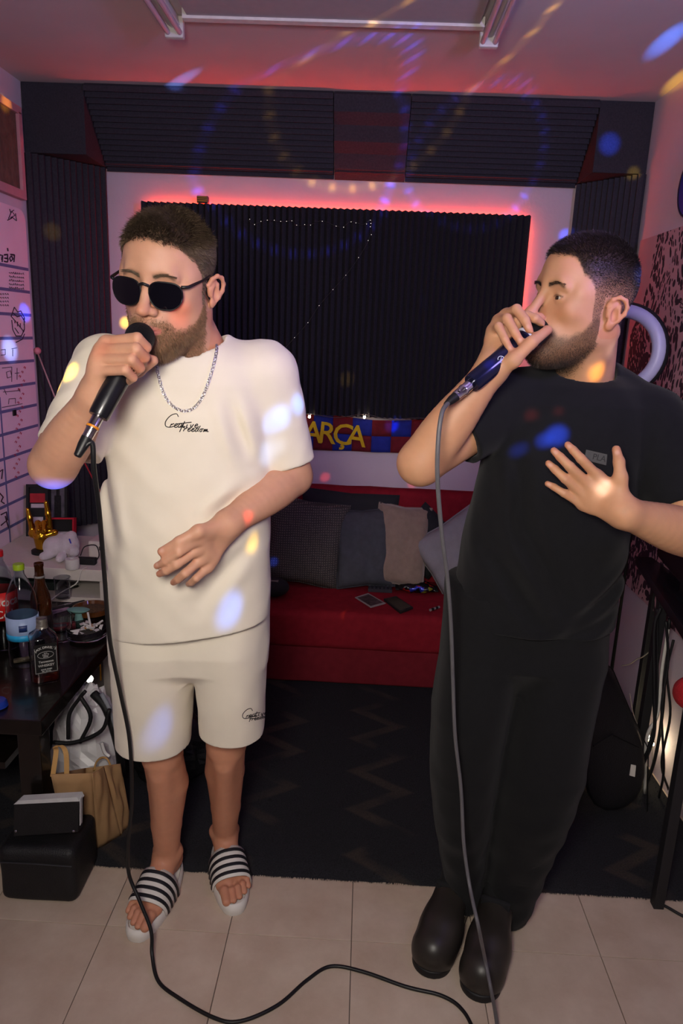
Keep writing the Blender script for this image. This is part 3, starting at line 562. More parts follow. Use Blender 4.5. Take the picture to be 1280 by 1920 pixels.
def framed(name, x0, y0p, x1, y1p, Y, label, cat, edge_m, face, lean=0.06, th=0.012, bw=0.012):
    tl, tr, br_, bl = [Vector(P(a, b, Y + (lean if b == y0p else 0))) for a, b in ((x0, y0p), (x1, y0p), (x1, y1p), (x0, y1p))]
    R = (tr - tl).normalized(); U = (tl - bl); h = U.length; U.normalize(); W = (tr - tl).length; N = R.cross(U); t = thing(name, bl, label, cat)
    f = lambda u, v, d=0.0: bl + R * u + U * v + N * d
    build('backing', MB().prism([f(0, 0), f(W, 0), f(W, h), f(0, h)], N * -0.004, N * 0.004), M_black, t)
    for a, b, c, d in ((0, 0, W, bw), (0, h - bw, W, h), (0, bw, bw, h - bw), (W - bw, bw, W, h - bw)): build('frame_bar', MB().prism([f(a, b), f(c, b), f(c, d), f(a, d)], N * 0.004, N * th), edge_m, t)
    for (a, b, c, d, m) in face: build('print_patch', MB().prism([f(W * a, h * b), f(W * c, h * b), f(W * c, h * d), f(W * a, h * d)], N * 0.0042, N * 0.0056), m, t)
    return t
M_prred = mat('print_red', '#a3202a', 0.6, var=0.2); M_prwh = mat('print_white', '#b8b0b4', 0.6, var=0.1); M_prgr = mat('print_grey', '#55525a', 0.6, var=0.4, scale=30)
framed('framed_print', 51, 908, 92, 1030, 2.93, 'black framed print with red and white heading behind the golden hand', 'picture', M_black, [(.15, .72, .9, .86, M_prred), (.2, .64, .85, .70, M_prwh), (.3, .40, .75, .50, M_prwh), (.3, .28, .6, .32, M_prgr)])
framed('framed_photograph', 92, 900, 128, 1012, 2.96, 'black framed photograph of a dark figure leaning beside the red-bordered box', 'picture', M_black, [(.08, .28, .92, .94, M_prgr), (.30, .30, .66, .74, M_black), (.40, .72, .58, .86, M_black), (.10, .30, .24, .5, M_prwh)])
framed('display_box', 95, 970, 144, 1040, 2.86, 'dark box with a bright red border behind the white plush toy', 'box', mat('bright_red_edge', '#b8142c', 0.5), [(.2, .5, .7, .62, M_prwh), (.1, .1, .9, .4, M_prgr)], 0.03, 0.03, 0.007)

PLUSH = thing('plush_toy', P(120, 1045, 2.66), 'white plush toy with a blue mark, lying on the white cubby shelf', 'toy')
rl = thing('paper_roll', (-1.075, 2.60, 0.6), 'small white roll standing at the front of the cubby shelf', 'roll'); o_ = Vector(PZ(136, 1066, 0.601)); rl.location = o_
build('roll', MB().lathe([(0.024, 0.0), (0.026, 0.004), (0.026, 0.036), (0.024, 0.040), (0.010, 0.040), (0.010, 0.030)], o_, 20), mat('white_paper', '#cfc8c6', 0.8, bump=0.2), rl, smooth=True, angle=40)
ad = thing('power_adapter', PZ(165, 1058, 0.6), 'black power adapter with a looped lead on the cubby shelf', 'adapter'); o_ = Vector(PZ(164, 1058, 0.6))
build('body', MB().box((o_.x - 0.038, o_.y - 0.014, 0.601), (o_.x + 0.034, o_.y + 0.014, 0.627), bev=0.004), M_black, ad); build('lead', MB().tube(smooth_path([(o_.x - 0.03, o_.y + 0.01, 0.63), (o_.x - 0.02, o_.y + 0.03, 0.66), (o_.x + 0.02, o_.y + 0.04, 0.665), (o_.x + 0.035, o_.y + 0.03, 0.63), (o_.x + 0.034, o_.y, 0.615)], 5), 0.0022, 6), M_black, ad, smooth=True)
dv = thing('white_device', PZ(190, 1040, 0.6), 'white boxy device with a dark slot on the right end of the cubby shelf', 'device'); o_ = Vector(PZ(192, 1042, 0.6))
build('body', MB().box((o_.x - 0.045, o_.y - 0.03, 0.601), (o_.x + 0.03, o_.y + 0.09, 0.668), bev=0.008), M_cub, dv); build('slot', MB().box((o_.x - 0.0, o_.y - 0.032, 0.632), (o_.x + 0.026, o_.y - 0.029, 0.648)), M_black, dv)
tag(build('white_lead', MB().tube(smooth_path([(-1.02, 2.56, 0.603), (-1.03, 2.53, 0.600), (-1.05, 2.525, 0.55), (-1.10, 2.50, 0.52), (-1.12, 2.43, 0.506)], 6), 0.0022, 6), M_white, smooth=True), 'thin white lead hanging from the cubby shelf to the dark table', 'cable')

# ball-tipped rod with a red cord in the left corner
rd = thing('ball_tipped_rod', P(70, 658, 3.19), 'thin pale rod with a pink ball tip and red cord by the corner foam', 'rod')
build('ball', MB().ball(P(70, 658, 3.19), 0.016, 10), mat('pink_rubber', '#c07880', 0.5), rd, smooth=True)
build('rod', MB().tube([P(70, 660, 3.19), P(103, 745, 3.12), P(150, 850, 3.05)], 0.0035, 6), mat('pale_rod', '#b89a94', 0.5), rd, smooth=True)
build('cord', MB().tube(smooth_path([P(150, 850, 3.05), P(165, 880, 3.04), P(182, 912, 3.03), P(203, 945, 3.03), P(225, 980, 3.03), P(230, 1090, 2.98)], 4), 0.003, 6), mat('red_cord', '#b02028', 0.6), rd, smooth=True)

# ------------------------------------------------------------------ dark table in the left foreground
TZ = 0.50
M_tbl = mat('black_brown_lacquer', '#17120f', 0.22, var=0.3, scale=14, coat=0.2); M_edge = mat('worn_table_edge', '#2a2018', 0.4)
tb = thing('low_table', (-1.12, 2.05, 0.0), 'dark brown low table crowded with bottles at the left', 'table')
build('table_top', MB().box((-1.455, 1.643, TZ - 0.045), (-0.795, 2.46, TZ), bev=0.003), M_tbl, tb)
for x, y in ((-0.84, 1.69), (-0.84, 2.41), (-1.41, 1.69), (-1.41, 2.41)): build('leg', MB().box((x - 0.03, y - 0.03, 0.0), (x + 0.03, y + 0.03, TZ - 0.045), bev=0.003), M_tbl, tb)
build('lower_shelf', MB().box((-1.40, 1.72, 0.30), (-0.94, 2.38, 0.32)), M_tbl, tb)
def bottle(name, x, y, prof, m, label, group=None, n=28):
    t = thing(name, (x, y, TZ), label, 'bottle', group); inner = [(max(r_ - 0.0016, 0.001), h + (0.0016 if i == 0 else 0)) for i, (r_, h) in enumerate(prof)][::-1]
    build('glass_body' if 'glass' in m.name or 'amber' in m.name else 'plastic_body', MB().lathe(prof + inner, (x, y, TZ + 0.0005), n), m, t, smooth=True, angle=50); return t
def band(t, x, y, r_, z0_, z1_, m, nm='paper_label', a0=0, a1=6.2832, n=30):
    V = []; F = []; full = a1 - a0 > 6.2
    for k in range(n + 1):
        a = a0 + (a1 - a0) * k / n
        for zz in (z0_, z1_): V.append((x + r_ * math.cos(a), y + r_ * math.sin(a), TZ + zz))
    for k in range(n): F.append((2 * k, 2 * k + 2, 2 * k + 3, 2 * k + 1))
    o = build(nm, MB().add(V, F), m, t, smooth=True); md = o.modifiers.new('thickness', 'SOLIDIFY'); md.thickness = 0.0005; md.offset = 1; return o
def curved_text(t, s, x, y, r_, zc, size, ang, m, spacing=1.0, squash=1.0):
    cu = bpy.data.curves.new('lettering', 'FONT'); cu.body = s; cu.size = size; cu.align_x = 'CENTER'; cu.align_y = 'CENTER'; cu.extrude = 0.0003; cu.resolution_u = 2; cu.space_character = spacing; cu.offset = size * 0.012
    tm = bpy.data.objects.new('tmp', cu); COL.objects.link(tm); me = bpy.data.meshes.new_from_object(tm.evaluated_get(bpy.context.evaluated_depsgraph_get())); bpy.data.objects.remove(tm)
    off = wpos(t)
    for v in me.vertices:
        a = ang + v.co.x * squash / r_; rr = r_ + 0.0006 + v.co.z; v.co = Vector((x + rr * math.cos(a), y + rr * math.sin(a), TZ + zc + v.co.y)) - off
    me.materials.clear(); me.materials.append(m); me.name = 'lettering'; return link('lettering', me, t)
def facing(x, y): return math.atan2(-y, -x)
# soft drink bottle cut by the frame
x, y = P(3, 1130, 2.06)[:2]; y = 2.06
t = bottle('soda_bottle', x, y, [(0.030, 0), (0.042, 0.006), (0.045, 0.03), (0.045, 0.10), (0.041, 0.13), (0.045, 0.16), (0.044, 0.20), (0.030, 0.25), (0.0145, 0.285), (0.0135, 0.30)], M_pet, 'clear soda bottle with red cap and red label at the left edge of the table')
build('cap', MB().lathe([(0.0155, 0), (0.0155, 0.016), (0.0145, 0.018)], (x, y, TZ + 0.300), 18), mat('red_cap', '#c01822', 0.4), t, smooth=True, angle=40)
build('drink', MB().lathe([(0.028, 0.002), (0.040, 0.008), (0.043, 0.03), (0.043, 0.085), (0.001, 0.086)], (x, y, TZ + 0.001), 20), mat('dark_drink', '#1c0d08', 0.1), t, smooth=True, angle=40)
band(t, x, y, 0.0458, 0.105, 0.195, mat('red_label', '#c81c1c', 0.4), 'paper_label'); curved_text(t, 'Coca', x, y, 0.0465, 0.165, 0.040, facing(x, y) + 0.25, M_white); curved_text(t, 'Cola', x, y, 0.0465, 0.125, 0.036, facing(x, y) + 0.25, M_white)
# water bottle
x, y = P(41, 1150, 1.95)[:2]; y = 1.95
t = bottle('water_bottle', x, y, [(0.030, 0), (0.043, 0.005), (0.044, 0.02), (0.042, 0.03), (0.044, 0.04), (0.044, 0.06), (0.0425, 0.075), (0.044, 0.085), (0.044, 0.19), (0.040, 0.225), (0.024, 0.265), (0.0145, 0.285), (0.0135, 0.300)], M_pet, 'empty clear water bottle with green cap and blue label on the dark table')
build('cap', MB().lathe([(0.0158, 0), (0.0158, 0.015), (0.0148, 0.017)], (x, y, TZ + 0.300), 18), mat('lime_cap', '#9ab81c', 0.4), t, smooth=True, angle=40)
band(t, x, y, 0.0447, 0.092, 0.162, mat('pale_blue_label', '#9fb4dc', 0.4), 'paper_label'); band(t, x, y, 0.0451, 0.092, 0.110, mat('aqua_strip', '#2aa4dc', 0.4), 'label_strip')
band(t, x, y, 0.0452, 0.122, 0.142, mat('navy_disc', '#22356c', 0.4), 'label_emblem', facing(x, y) - 0.25, facing(x, y) + 0.25, 8)
# beer bottle
x, y = P(77, 1130, 2.06)[:2]; y = 2.06; M_amber = mat('amber_glass', '#3a1c08', 0.08, var=0.1, coat=0.5)
t = bottle('beer_bottle', x, y, [(0.026, 0), (0.030, 0.004), (0.030, 0.160), (0.027, 0.182), (0.016, 0.215), (0.0135, 0.250), (0.0130, 0.272), (0.0145, 0.274), (0.0145, 0.284)], M_amber, 'brown glass beer bottle behind the square whiskey bottle')
band(t, x, y, 0.0306, 0.05, 0.12, mat('dark_label', '#201816', 0.5), 'paper_label'); band(t, x, y, 0.0310, 0.098, 0.108, mat('silver_strip', '#8d8a8a', 0.4), 'label_strip', facing(x, y) - 0.7, facing(x, y) + 0.5, 10); band(t, x, y, 0.0152, 0.238, 0.245, mat('silver_strip', '#8d8a8a', 0.4), 'neck_strip')
# square whiskey bottle
cx, cy = P(82, 1225, 1.87)[:2]; cy = 1.87; KJ = 0.88; aj = facing(cx, cy) + math.pi / 2 + 0.12; RJ = rotz(aj)
jd = thing('whiskey_bottle', (cx, cy, TZ), 'square whiskey bottle with black label and a little amber drink, front of the table', 'bottle')
def sq(w_, z_, e=5.0, n=32): return [tuple(Vector((cx, cy, TZ + z_ * KJ)) + RJ @ Vector((math.copysign(abs(math.cos(a)) ** (2 / e), math.cos(a)) * w_, math.copysign(abs(math.sin(a)) ** (2 / e), math.sin(a)) * w_, 0))) for a in [2 * math.pi * i / n for i in range(n)]]
def loft(secs, n=32):
    mb = MB(); V = sum(secs, []); F = [(k * n + i, k * n + (i + 1) % n, (k + 1) * n + (i + 1) % n, (k + 1) * n + i) for k in range(len(secs) - 1) for i in range(n)] + [tuple(range(n))[::-1], tuple(range((len(secs) - 1) * n, len(secs) * n))]; return mb.add(V, F)
HJ = 0.043 * KJ
build('glass_body', loft([sq(HJ - 0.004, 0.0005), sq(HJ, 0.006), sq(HJ, 0.145), sq(HJ * 0.9, 0.158, 4), sq(0.018, 0.176, 2), sq(0.0145, 0.190, 2), sq(0.0140, 0.215, 2), sq(0.0125, 0.215, 2), sq(0.0128, 0.190, 2), sq(0.018, 0.174, 2), sq(HJ * 0.87, 0.156, 4), sq(HJ - 0.002, 0.144), sq(HJ - 0.002, 0.008), sq(HJ - 0.006, 0.004)]), M_glass, jd, smooth=True, angle=35)
build('whiskey', loft([sq(HJ - 0.006, 0.005), sq(HJ - 0.003, 0.010), sq(HJ - 0.003, 0.034), sq(0.001, 0.0345)]), mat('amber_whiskey', '#7c1c10', 0.05, trans=0.6), jd, smooth=True, angle=35)
build('foil_shoulder', loft([sq(0.0170, 0.181, 2), sq(0.0152, 0.190, 2), sq(0.0146, 0.212, 2)]), mat('crumpled_foil', '#aaa69c', 0.3, 0.8, bump=0.8, bscale=120), jd, smooth=True, angle=50)
fn = RJ @ Vector((0, -1, 0)); fr_ = RJ @ Vector((1, 0, 0)); up = Vector((0, 0, 1)); fc = Vector((cx, cy, TZ)) + fn * (HJ + 0.0005)
def fpan(nm, x0_, z0_, x1_, z1_, d, m): return build(nm, MB().prism([fc + (fr_ * a + up * b) * KJ for a, b in ((x0_, z0_), (x1_, z0_), (x1_, z1_), (x0_, z1_))], fn * d, fn * (d + 0.0004)), m, jd)
M_jl = mat('black_label', '#0c0c0e', 0.5); M_jw = mat('label_white', '#b4b4b0', 0.5)
fpan('paper_label', -0.035, 0.040, 0.035, 0.140, 0.0, M_jl)
for q in ((-0.033, 0.042, -0.032, 0.128), (0.032, 0.042, 0.033, 0.128), (-0.033, 0.042, 0.033, 0.043)): fpan('label_line', *q, 0.0005, M_jw)
sw = RJ @ Vector((1, 0, 0)); build('side_label', MB().prism([Vector((cx, cy, TZ)) + sw * (HJ + 0.0005) + (fn * a + up * b) * KJ for a, b in ((-0.03, 0.05), (0.03, 0.05), (0.03, 0.125), (-0.03, 0.125))], sw * 0, sw * 0.0004), M_jl, jd)
for i, ch in enumerate("JACK DANIEL'S"):
    u = (i - 6) * 0.0050; text_obj('lettering', ch, M_jw, jd, 0.0105 * KJ, frame_mtx(fc + fr_ * u * KJ + up * (0.1285 - 10.0 * u * u) * KJ + fn * 0.0009, fr_ + up * (-20 * u) * 1.0, up), 0.0002, 0.0003) if ch != ' ' else None
ol = [fc + fr_ * (0.024 * KJ * math.cos(a)) + up * (0.103 + 0.0115 * math.sin(a)) * KJ + fn * 0.0009 for a in [6.2832 * i / 28 for i in range(29)]]; build('label_oval', MB().tube(ol, 0.0006, 4), M_jw, jd)
for s_, zc, sz in (('OLD', 0.1085, 0.005), ('No.7', 0.1025, 0.0095), ('BRAND', 0.0962, 0.0045), ('Tennessee', 0.0800, 0.0105), ('WHISKEY', 0.0665, 0.0115), ('SOUR MASH', 0.053, 0.006), ('70cl  40% VOL', 0.0465, 0.0045)): text_obj('lettering', s_, M_jw, jd, sz * KJ, frame_mtx(fc + up * zc * KJ + fn * 0.0009, fr_, up), 0.0002, 0.0002)
# glasses, ashtrays and small clutter
def tumbler(px, py, r_, h, label, m=M_glass, wob=0.0):
    o_ = Vector(PZ(px, py, TZ)); t = thing('drinking_glass', o_, label, 'glass'); build('cup', MB().lathe([(r_ * 0.86, 0.0005), (r_, h), (r_ - 0.002, h), (r_ * 0.84, 0.008), (0.001, 0.0075)], o_, 24), m, t, smooth=True, angle=40); return t
tumbler(116, 1198, 0.036, 0.085, 'clear tumbler beside the neck of the square whiskey bottle')
tumbler(118, 1120, 0.030, 0.08, 'small clear glass behind the beer bottle, near the cubby shelf')
o_ = Vector(PZ(163, 1196, TZ)); at = thing('ashtray', o_, 'round clear glass ashtray heaped with cigarette ends and paper scraps', 'ashtray')
build('bowl', MB().lathe([(0.045, 0.0005), (0.062, 0.010), (0.066, 0.038), (0.062, 0.038), (0.056, 0.014), (0.001, 0.010)], o_, 28), M_glass, at, smooth=True, angle=40)
build('ash', MB().lathe([(0.054, 0.012), (0.055, 0.017), (0.03, 0.022), (0.001, 0.024)], o_, 20), mat('grey_ash', '#3b3735', 0.95, var=0.5, scale=150), at, smooth=True)
M_papers = mat('torn_white_paper', '#c9c4c4', 0.8, var=0.1); M_filt = mat('tan_filter', '#b07a3a', 0.7)
r = random.Random(5)
for i in range(14):
    a = r.uniform(0, 6.28); q = o_ + Vector((math.cos(a), math.sin(a), 0)) * r.uniform(0.005, 0.048); w_ = r.uniform(0.007, 0.013); rr = rotz(r.uniform(0, 3.1)); V = [q + rr @ Vector((sx * w_ * r.uniform(.7, 1.2), sy * w_ * 0.7, 0.026 + r.uniform(0, 0.014))) for sx, sy in ((-1, -1), (1, -1), (1, 1), (-1, 1))]
    o = tag(build('paper_scrap', MB().prism(V, (0, 0, 0), (0, 0, 0.0012)), M_papers), 'torn white paper scrap in the glass ashtray', 'paper', 'scraps in the glass ashtray')
for i in range(6):
    a = r.uniform(0, 6.28); q = o_ + Vector((r.uniform(-0.03, 0.03), r.uniform(-0.03, 0.03), 0.034)); d = Vector((math.cos(a), math.sin(a), 0.25 if i else 1.2)); t = thing('cigarette_end', q, 'cigarette end in the glass ashtray', 'cigarette', 'cigarette ends in the ashtray')
    L_ = 0.03 if i else 0.05; d = d.normalized(); build('paper', MB().tube([q, q + d * L_], 0.0035, 7), M_papers, t); build('filter', MB().tube([q - d * 0.012, q], 0.0036, 7), M_filt, t)
o_ = Vector(PZ(148, 1164, TZ)); th = thing('leaf_dish', o_, 'pale teal leaf-shaped dish at the back of the ashtray', 'dish'); build('dish', MB().lathe([(0.020, 0.0), (0.040, 0.012), (0.038, 0.013), (0.018, 0.002)], (o_.x, o_.y, TZ + 0.03), 18, sy=0.55), mat('pale_teal', '#6f9a94', 0.5), th, smooth=True); build('foot', MB().lathe([(0.016, 0), (0.012, 0.031)], (o_.x, o_.y, TZ + 0.0005), 14, sy=0.6), mat('pale_teal', '#6f9a94', 0.5), th)
o_ = Vector(PZ(172, 1152, TZ)); th = thing('amber_bowl', o_, 'shallow amber glass bowl at the far right corner of the table', 'bowl'); build('bowl', MB().lathe([(0.04, 0.0005), (0.064, 0.012), (0.066, 0.030), (0.060, 0.030), (0.052, 0.014), (0.001, 0.010)], o_, 24), mat('smoky_amber', '#5a3418', 0.12, var=0.3, scale=40, coat=0.5), th, smooth=True, angle=40)
build('dried_herb', MB().lathe([(0.05, 0.014), (0.048, 0.022), (0.02, 0.027), (0.001, 0.028)], o_, 16), mat('brown_herb', '#57402a', 0.95, var=0.5, scale=160, bump=1.0, bscale=250), th)
def slab(name, px, py, w_, d_, h_, ang, m, label, cat, z=TZ, extra=None):
    o_ = Vector(PZ(px, py, z)); R = rotz(ang); mb = MB().box((-w_ / 2, -d_ / 2, 0.0006), (w_ / 2, d_ / 2, h_), bev=min(0.003, h_ * 0.3)); mb.v = [tuple(o_ + R @ Vector(p)) for p in mb.v]; t = thing(name, o_, label, cat); build('body', mb, m, t)
    if extra: mb = MB().box((-w_ / 2 * extra[0], -d_ / 2 * extra[1], h_), (w_ / 2 * extra[0], d_ / 2 * extra[1], h_ + 0.0012)); mb.v = [tuple(o_ + R @ Vector(p)) for p in mb.v]; build(extra[2], mb, extra[3], t)
    return t
slab('cigarette_box', 108, 1146, 0.032, 0.11, 0.014, -0.7, mat('mauve_card', '#8f6f88', 0.6), 'long mauve cardboard box lying behind the ashtray', 'box', extra=(0.7, 0.8, 'printed_strip', M_prwh))
slab('black_vape', 128, 1142, 0.020, 0.13, 0.018, -0.75, M_black, 'long black vape pen next to the mauve box', 'vape', extra=(0.4, 0.2, 'button', M_metal))
slab('red_packet', 112, 1178, 0.10, 0.05, 0.012, 0.35, mat('red_packet_print', '#8e1a26', 0.5, var=0.25), 'flat dark red packet between the whiskey bottle and the ashtray', 'packet', extra=(0.5, 0.5, 'packet_print', M_prgr))
slab('paper_crumb', 42, 1240, 0.05, 0.02, 0.010, 0.5, mat('tan_paper', '#7d6a50', 0.9, bump=0.6), 'crumpled tan paper twist in front of the water bottle', 'paper', extra=(0.3, 0.5, 'fold', mat('tan_paper_light', '#8d7a60', 0.9)))
slab('dark_tin', 79, 1212, 0.034, 0.034, 0.05, 0.2, M_black, 'small dark tin with a pale mark behind the square whiskey bottle', 'tin', extra=(0.4, 0.4, 'lid_mark', M_prwh))
o_ = Vector(P(-6, 1318, 1.70)); bb = thing('round_lid', (o_.x, o_.y, TZ), 'blue round lid at the left edge of the dark table', 'lid'); build('lid', MB().lathe([(0.020, 0.0005), (0.026, 0.004), (0.026, 0.014), (0.022, 0.020), (0.001, 0.022)], (o_.x, o_.y, TZ), 20), mat('cobalt_plastic', '#1c3aa0', 0.3), bb, smooth=True, angle=40); build('lid_rim', MB().tube([Vector((o_.x + 0.0265 * math.cos(a), o_.y + 0.0265 * math.sin(a), TZ + 0.004)) for a in [6.2832 * i / 24 for i in range(25)]], 0.0015, 5), mat('cobalt_plastic', '#1c3aa0', 0.3), bb)

# ------------------------------------------------------------------ bags and boxes on the floor at the left
M_kraft = mat('kraft_paper', '#a6825c', 0.85, var=0.12, scale=12, bump=0.5, bscale=25); M_kraft2 = mat('kraft_inside', '#6f4e33', 0.9, var=0.1)
pb = thing('paper_bag', (-0.72, 1.80, 0.0), 'brown kraft paper carrier bag with a twisted handle, standing under the table edge', 'bag')
base = [Vector((-0.835, 1.700, 0.002)), Vector((-0.700, 1.762, 0.002)), Vector((-0.632, 1.900, 0.002)), Vector((-0.790, 1.86, 0.002))]
b0 = Vector(PZ(182, 1594, 0.002)); topz = 0.335
A, B_, Cc, Dd = Vector(P(95, 1452, 1.655)), Vector(P(172, 1450, 1.70)), Vector(P(226, 1432, 1.84)), Vector(P(160, 1440, 1.86))
a_, b_, c_, d_ = Vector((A.x + 0.01, A.y + 0.06, 0.002)), b0, Vector(PZ(247, 1545, 0.002)), Vector((Dd.x - 0.02, Dd.y + 0.02, 0.002))
def panel_grid(p00, p10, p11, p01, n=10, bulge=0.012, seed=1):
    V = []; F = []; N = (p10 - p00).cross(p01 - p00).normalized(); rr = random.Random(seed); ph_ = [rr.uniform(0, 6) for _ in range(4)]
    for j in range(n + 1):
        for i in range(n + 1):
            u, v = i / n, j / n; e = math.sin(math.pi * u) ** 0.5 * math.sin(math.pi * min(v, 0.999)) ** 0.5; q = (p00 * (1 - u) + p10 * u) * (1 - v) + (p01 * (1 - u) + p11 * u) * v; V.append(q + N * (e * bulge * (0.6 * math.sin(5 * u + ph_[0]) + 0.5 * math.sin(7 * v + 4 * u + ph_[1]) + 0.4 * math.sin(11 * (u - v) + ph_[2]) + 0.4)))
    for j in range(n):
        for i in range(n): k = j * (n + 1) + i; F.append((k, k + 1, k + n + 2, k + n + 1))
    return MB().add(V, F)
mid0, mid1 = (b_ + c_) / 2 + Vector((0.02, 0.0, 0)), (B_ + Cc) / 2 + Vector((-0.012, 0.008, 0))
for nm, q, sd in (('front_panel', (a_, b_, B_, A), 1), ('gusset_panel', (b_, mid0, mid1, B_), 2), ('gusset_panel', (mid0, c_, Cc, mid1), 3), ('back_panel', (c_, d_, Dd, Cc), 4), ('side_panel', (d_, a_, A, Dd), 5)):
    o = build(nm, panel_grid(*q, seed=sd), M_kraft, pb, smooth=True); md = o.modifiers.new('thickness', 'SOLIDIFY'); md.thickness = 0.0016
build('bottom_panel', MB().prism([a_, b_, mid0, c_, d_], (0, 0, 0.001), (0, 0, 0.003)), M_kraft2, pb)
h0, h1 = A.lerp(B_, 0.02) + Vector((0, 0.004, -0.01)), A.lerp(B_, 0.36) + Vector((0, 0.004, -0.01)); hp = smooth_path([h0, h0 + Vector((0.004, 0.02, 0.06)), Vector(P(103, 1402, 1.70)), Vector(P(114, 1400, 1.70)), h1 + Vector((-0.004, 0.012, 0.06)), h1], 5)
hm = MB(); wv_ = Vector((0.010, 0, 0)); V = []; F = []
for i, p_ in enumerate(hp): V += [p_ - wv_ * 0.6, p_ + wv_ * 0.6 + Vector((0, 0.004, 0))]
for i in range(len(hp) - 1): F.append((2 * i, 2 * i + 1, 2 * i + 3, 2 * i + 2))
o = build('handle', hm.add(V, F), mat('kraft_handle', '#bb9058', 0.8), pb); md = o.modifiers.new('thickness', 'SOLIDIFY'); md.thickness = 0.002
h0, h1 = Dd.lerp(Cc, 0.25) + Vector((0, -0.004, -0.01)), Dd.lerp(Cc, 0.75) + Vector((0, -0.004, -0.01)); build('handle', MB().tube(smooth_path([h0, h0 + Vector((0.01, 0, 0.03)), (h0 + h1) / 2 + Vector((0, 0, 0.04)), h1 + Vector((-0.01, 0, 0.03)), h1], 5), 0.003, 6), mat('kraft_handle', '#bb9058', 0.8), pb, smooth=True)

bn = thing('black_case', (-0.80, 1.66, 0.0), 'black soft case with a pale-topped pouch, on the tiles beside the paper bag', 'case')
M_case = mat('black_nylon', '#131316', 0.55, var=0.2, bump=0.4, bscale=300)
soft_box('body', (-0.905, 1.575, 0.001), (-0.700, 1.745, 0.165), M_case, bn, 0.022, 7, 0.004)
q0 = [Vector(P(26, 1568, 1.60)), Vector(P(146, 1560, 1.60)), Vector(P(148, 1494, 1.605)), Vector(P(26, 1500, 1.605))]
build('pouch', MB().prism([q0[0], q0[1], q0[2] - Vector((0, 0, 0.010)), q0[3] - Vector((0, 0, 0.010))], (0, 0, 0), (0.004, 0.022, 0)), M_case, bn)
cap_ = [q0[3] + Vector((-0.001, -0.002, -0.012)), q0[2] + Vector((0.001, -0.002, -0.012)), q0[2] + Vector((-0.004, -0.002, 0.0)), q0[3] + Vector((0.012, -0.002, 0.0))]
build('pale_lid', MB().prism(cap_, (0, 0, 0), (0.004, 0.024, 0)), mat('pale_grey_plastic', '#c2c2c6', 0.4), bn)
build('side_strip', MB().prism([q0[2] + Vector((0.0015, 0, -0.006)), q0[2] + Vector((0.0015, 0.014, -0.006)), q0[1] + Vector((0.0055, 0.014, 0.02)), q0[1] + Vector((0.0055, 0, 0.02))], (0, 0, 0), (0.002, 0, 0)), mat('pale_grey_plastic', '#c2c2c6', 0.4), bn)
for px in (30, 138): o_ = Vector(P(px, 1558, 1.597)); build('snap', MB().ball(o_, 0.004, 6), M_metal, bn)
build('zip', MB().tube([(-0.90, 1.572, 0.125), (-0.80, 1.570, 0.128), (-0.705, 1.572, 0.125)], 0.002, 5), mat('zip_grey', '#3a3a3e', 0.4, 0.5), bn)

def crumple(name, c, rad, m, parent, seed, amp=0.18, n=26, flat=0.0):
    V = []; F = []
    for j in range(n + 1):
        th_ = math.pi * j / n
        for i in range(n):
            ph_ = 2 * math.pi * i / n; d = np.array([[math.sin(th_) * math.cos(ph_), math.sin(th_) * math.sin(ph_), math.cos(th_)]]); k = 1 + amp * float(wav(d, seed, 1.3, 8)[0]) * 2 + amp * 0.5 * abs(float(wav(d, seed + 50, 3.2, 6)[0])) * 2; p_ = Vector(c) + Vector((d[0][0] * rad[0] * k, d[0][1] * rad[1] * k, d[0][2] * rad[2] * k)); p_.z = max(p_.z, flat + 0.002); V.append(p_)
    for j in range(n):
        for i in range(n): F.append((j * n + i, j * n + (i + 1) % n, (j + 1) * n + (i + 1) % n, (j + 1) * n + i))
    return build(name, MB().add(V, F), m, parent, smooth=False)
M_poly = mat('pale_polythene', '#d0ced0', 0.35, var=0.12, scale=9)
pl = thing('plastic_bag', (-0.78, 1.93, 0.0), 'crumpled pale plastic bag with dark straps between table and shorts', 'bag')
c_b = P(150, 1335, 1.95); crumple('sack', (c_b[0], 2.0, 0.20), (0.10, 0.10, 0.185), M_poly, pl, 3, 0.16)
for pts_ in ([(128, 1385), (130, 1340), (150, 1308), (160, 1296)], [(150, 1392), (170, 1345), (150, 1305)], [(100, 1392), (140, 1392), (190, 1370), (205, 1330)]): build('strap', MB().tube(smooth_path([P(a, b, 1.83) for a, b in pts_], 6), 0.006, 6), M_case, pl, smooth=True)
bp = thing('black_rucksack', (-0.66, 2.05, 0.0), 'black rucksack with pale webbing slumped behind the paper bag', 'bag')
crumple('sack', (-0.60, 2.14, 0.13), (0.13, 0.10, 0.14), M_case, bp, 9, 0.10); build('shoulder_strap', MB().tube(smooth_path([P(175, 1300, 1.92), P(200, 1330, 1.90), P(222, 1400, 1.90), P(228, 1450, 1.93)], 6), 0.013, 8), M_case, bp, smooth=True)
build('webbing', MB().tube(smooth_path([P(190, 1300, 1.90), P(208, 1335, 1.885), P(218, 1370, 1.88)], 5), 0.007, 6), mat('grey_webbing', '#7d8088', 0.7), bp, smooth=True); build('pale_tag', MB().tube(smooth_path([P(190, 1392, 1.86), P(196, 1410, 1.86), P(205, 1418, 1.86)], 4), 0.006, 5), M_poly, bp)
gb = thing('globe_lamp', P(168, 1275, 2.10), 'small glowing white globe beside a brass rod, between the table and the plastic bag', 'lamp')
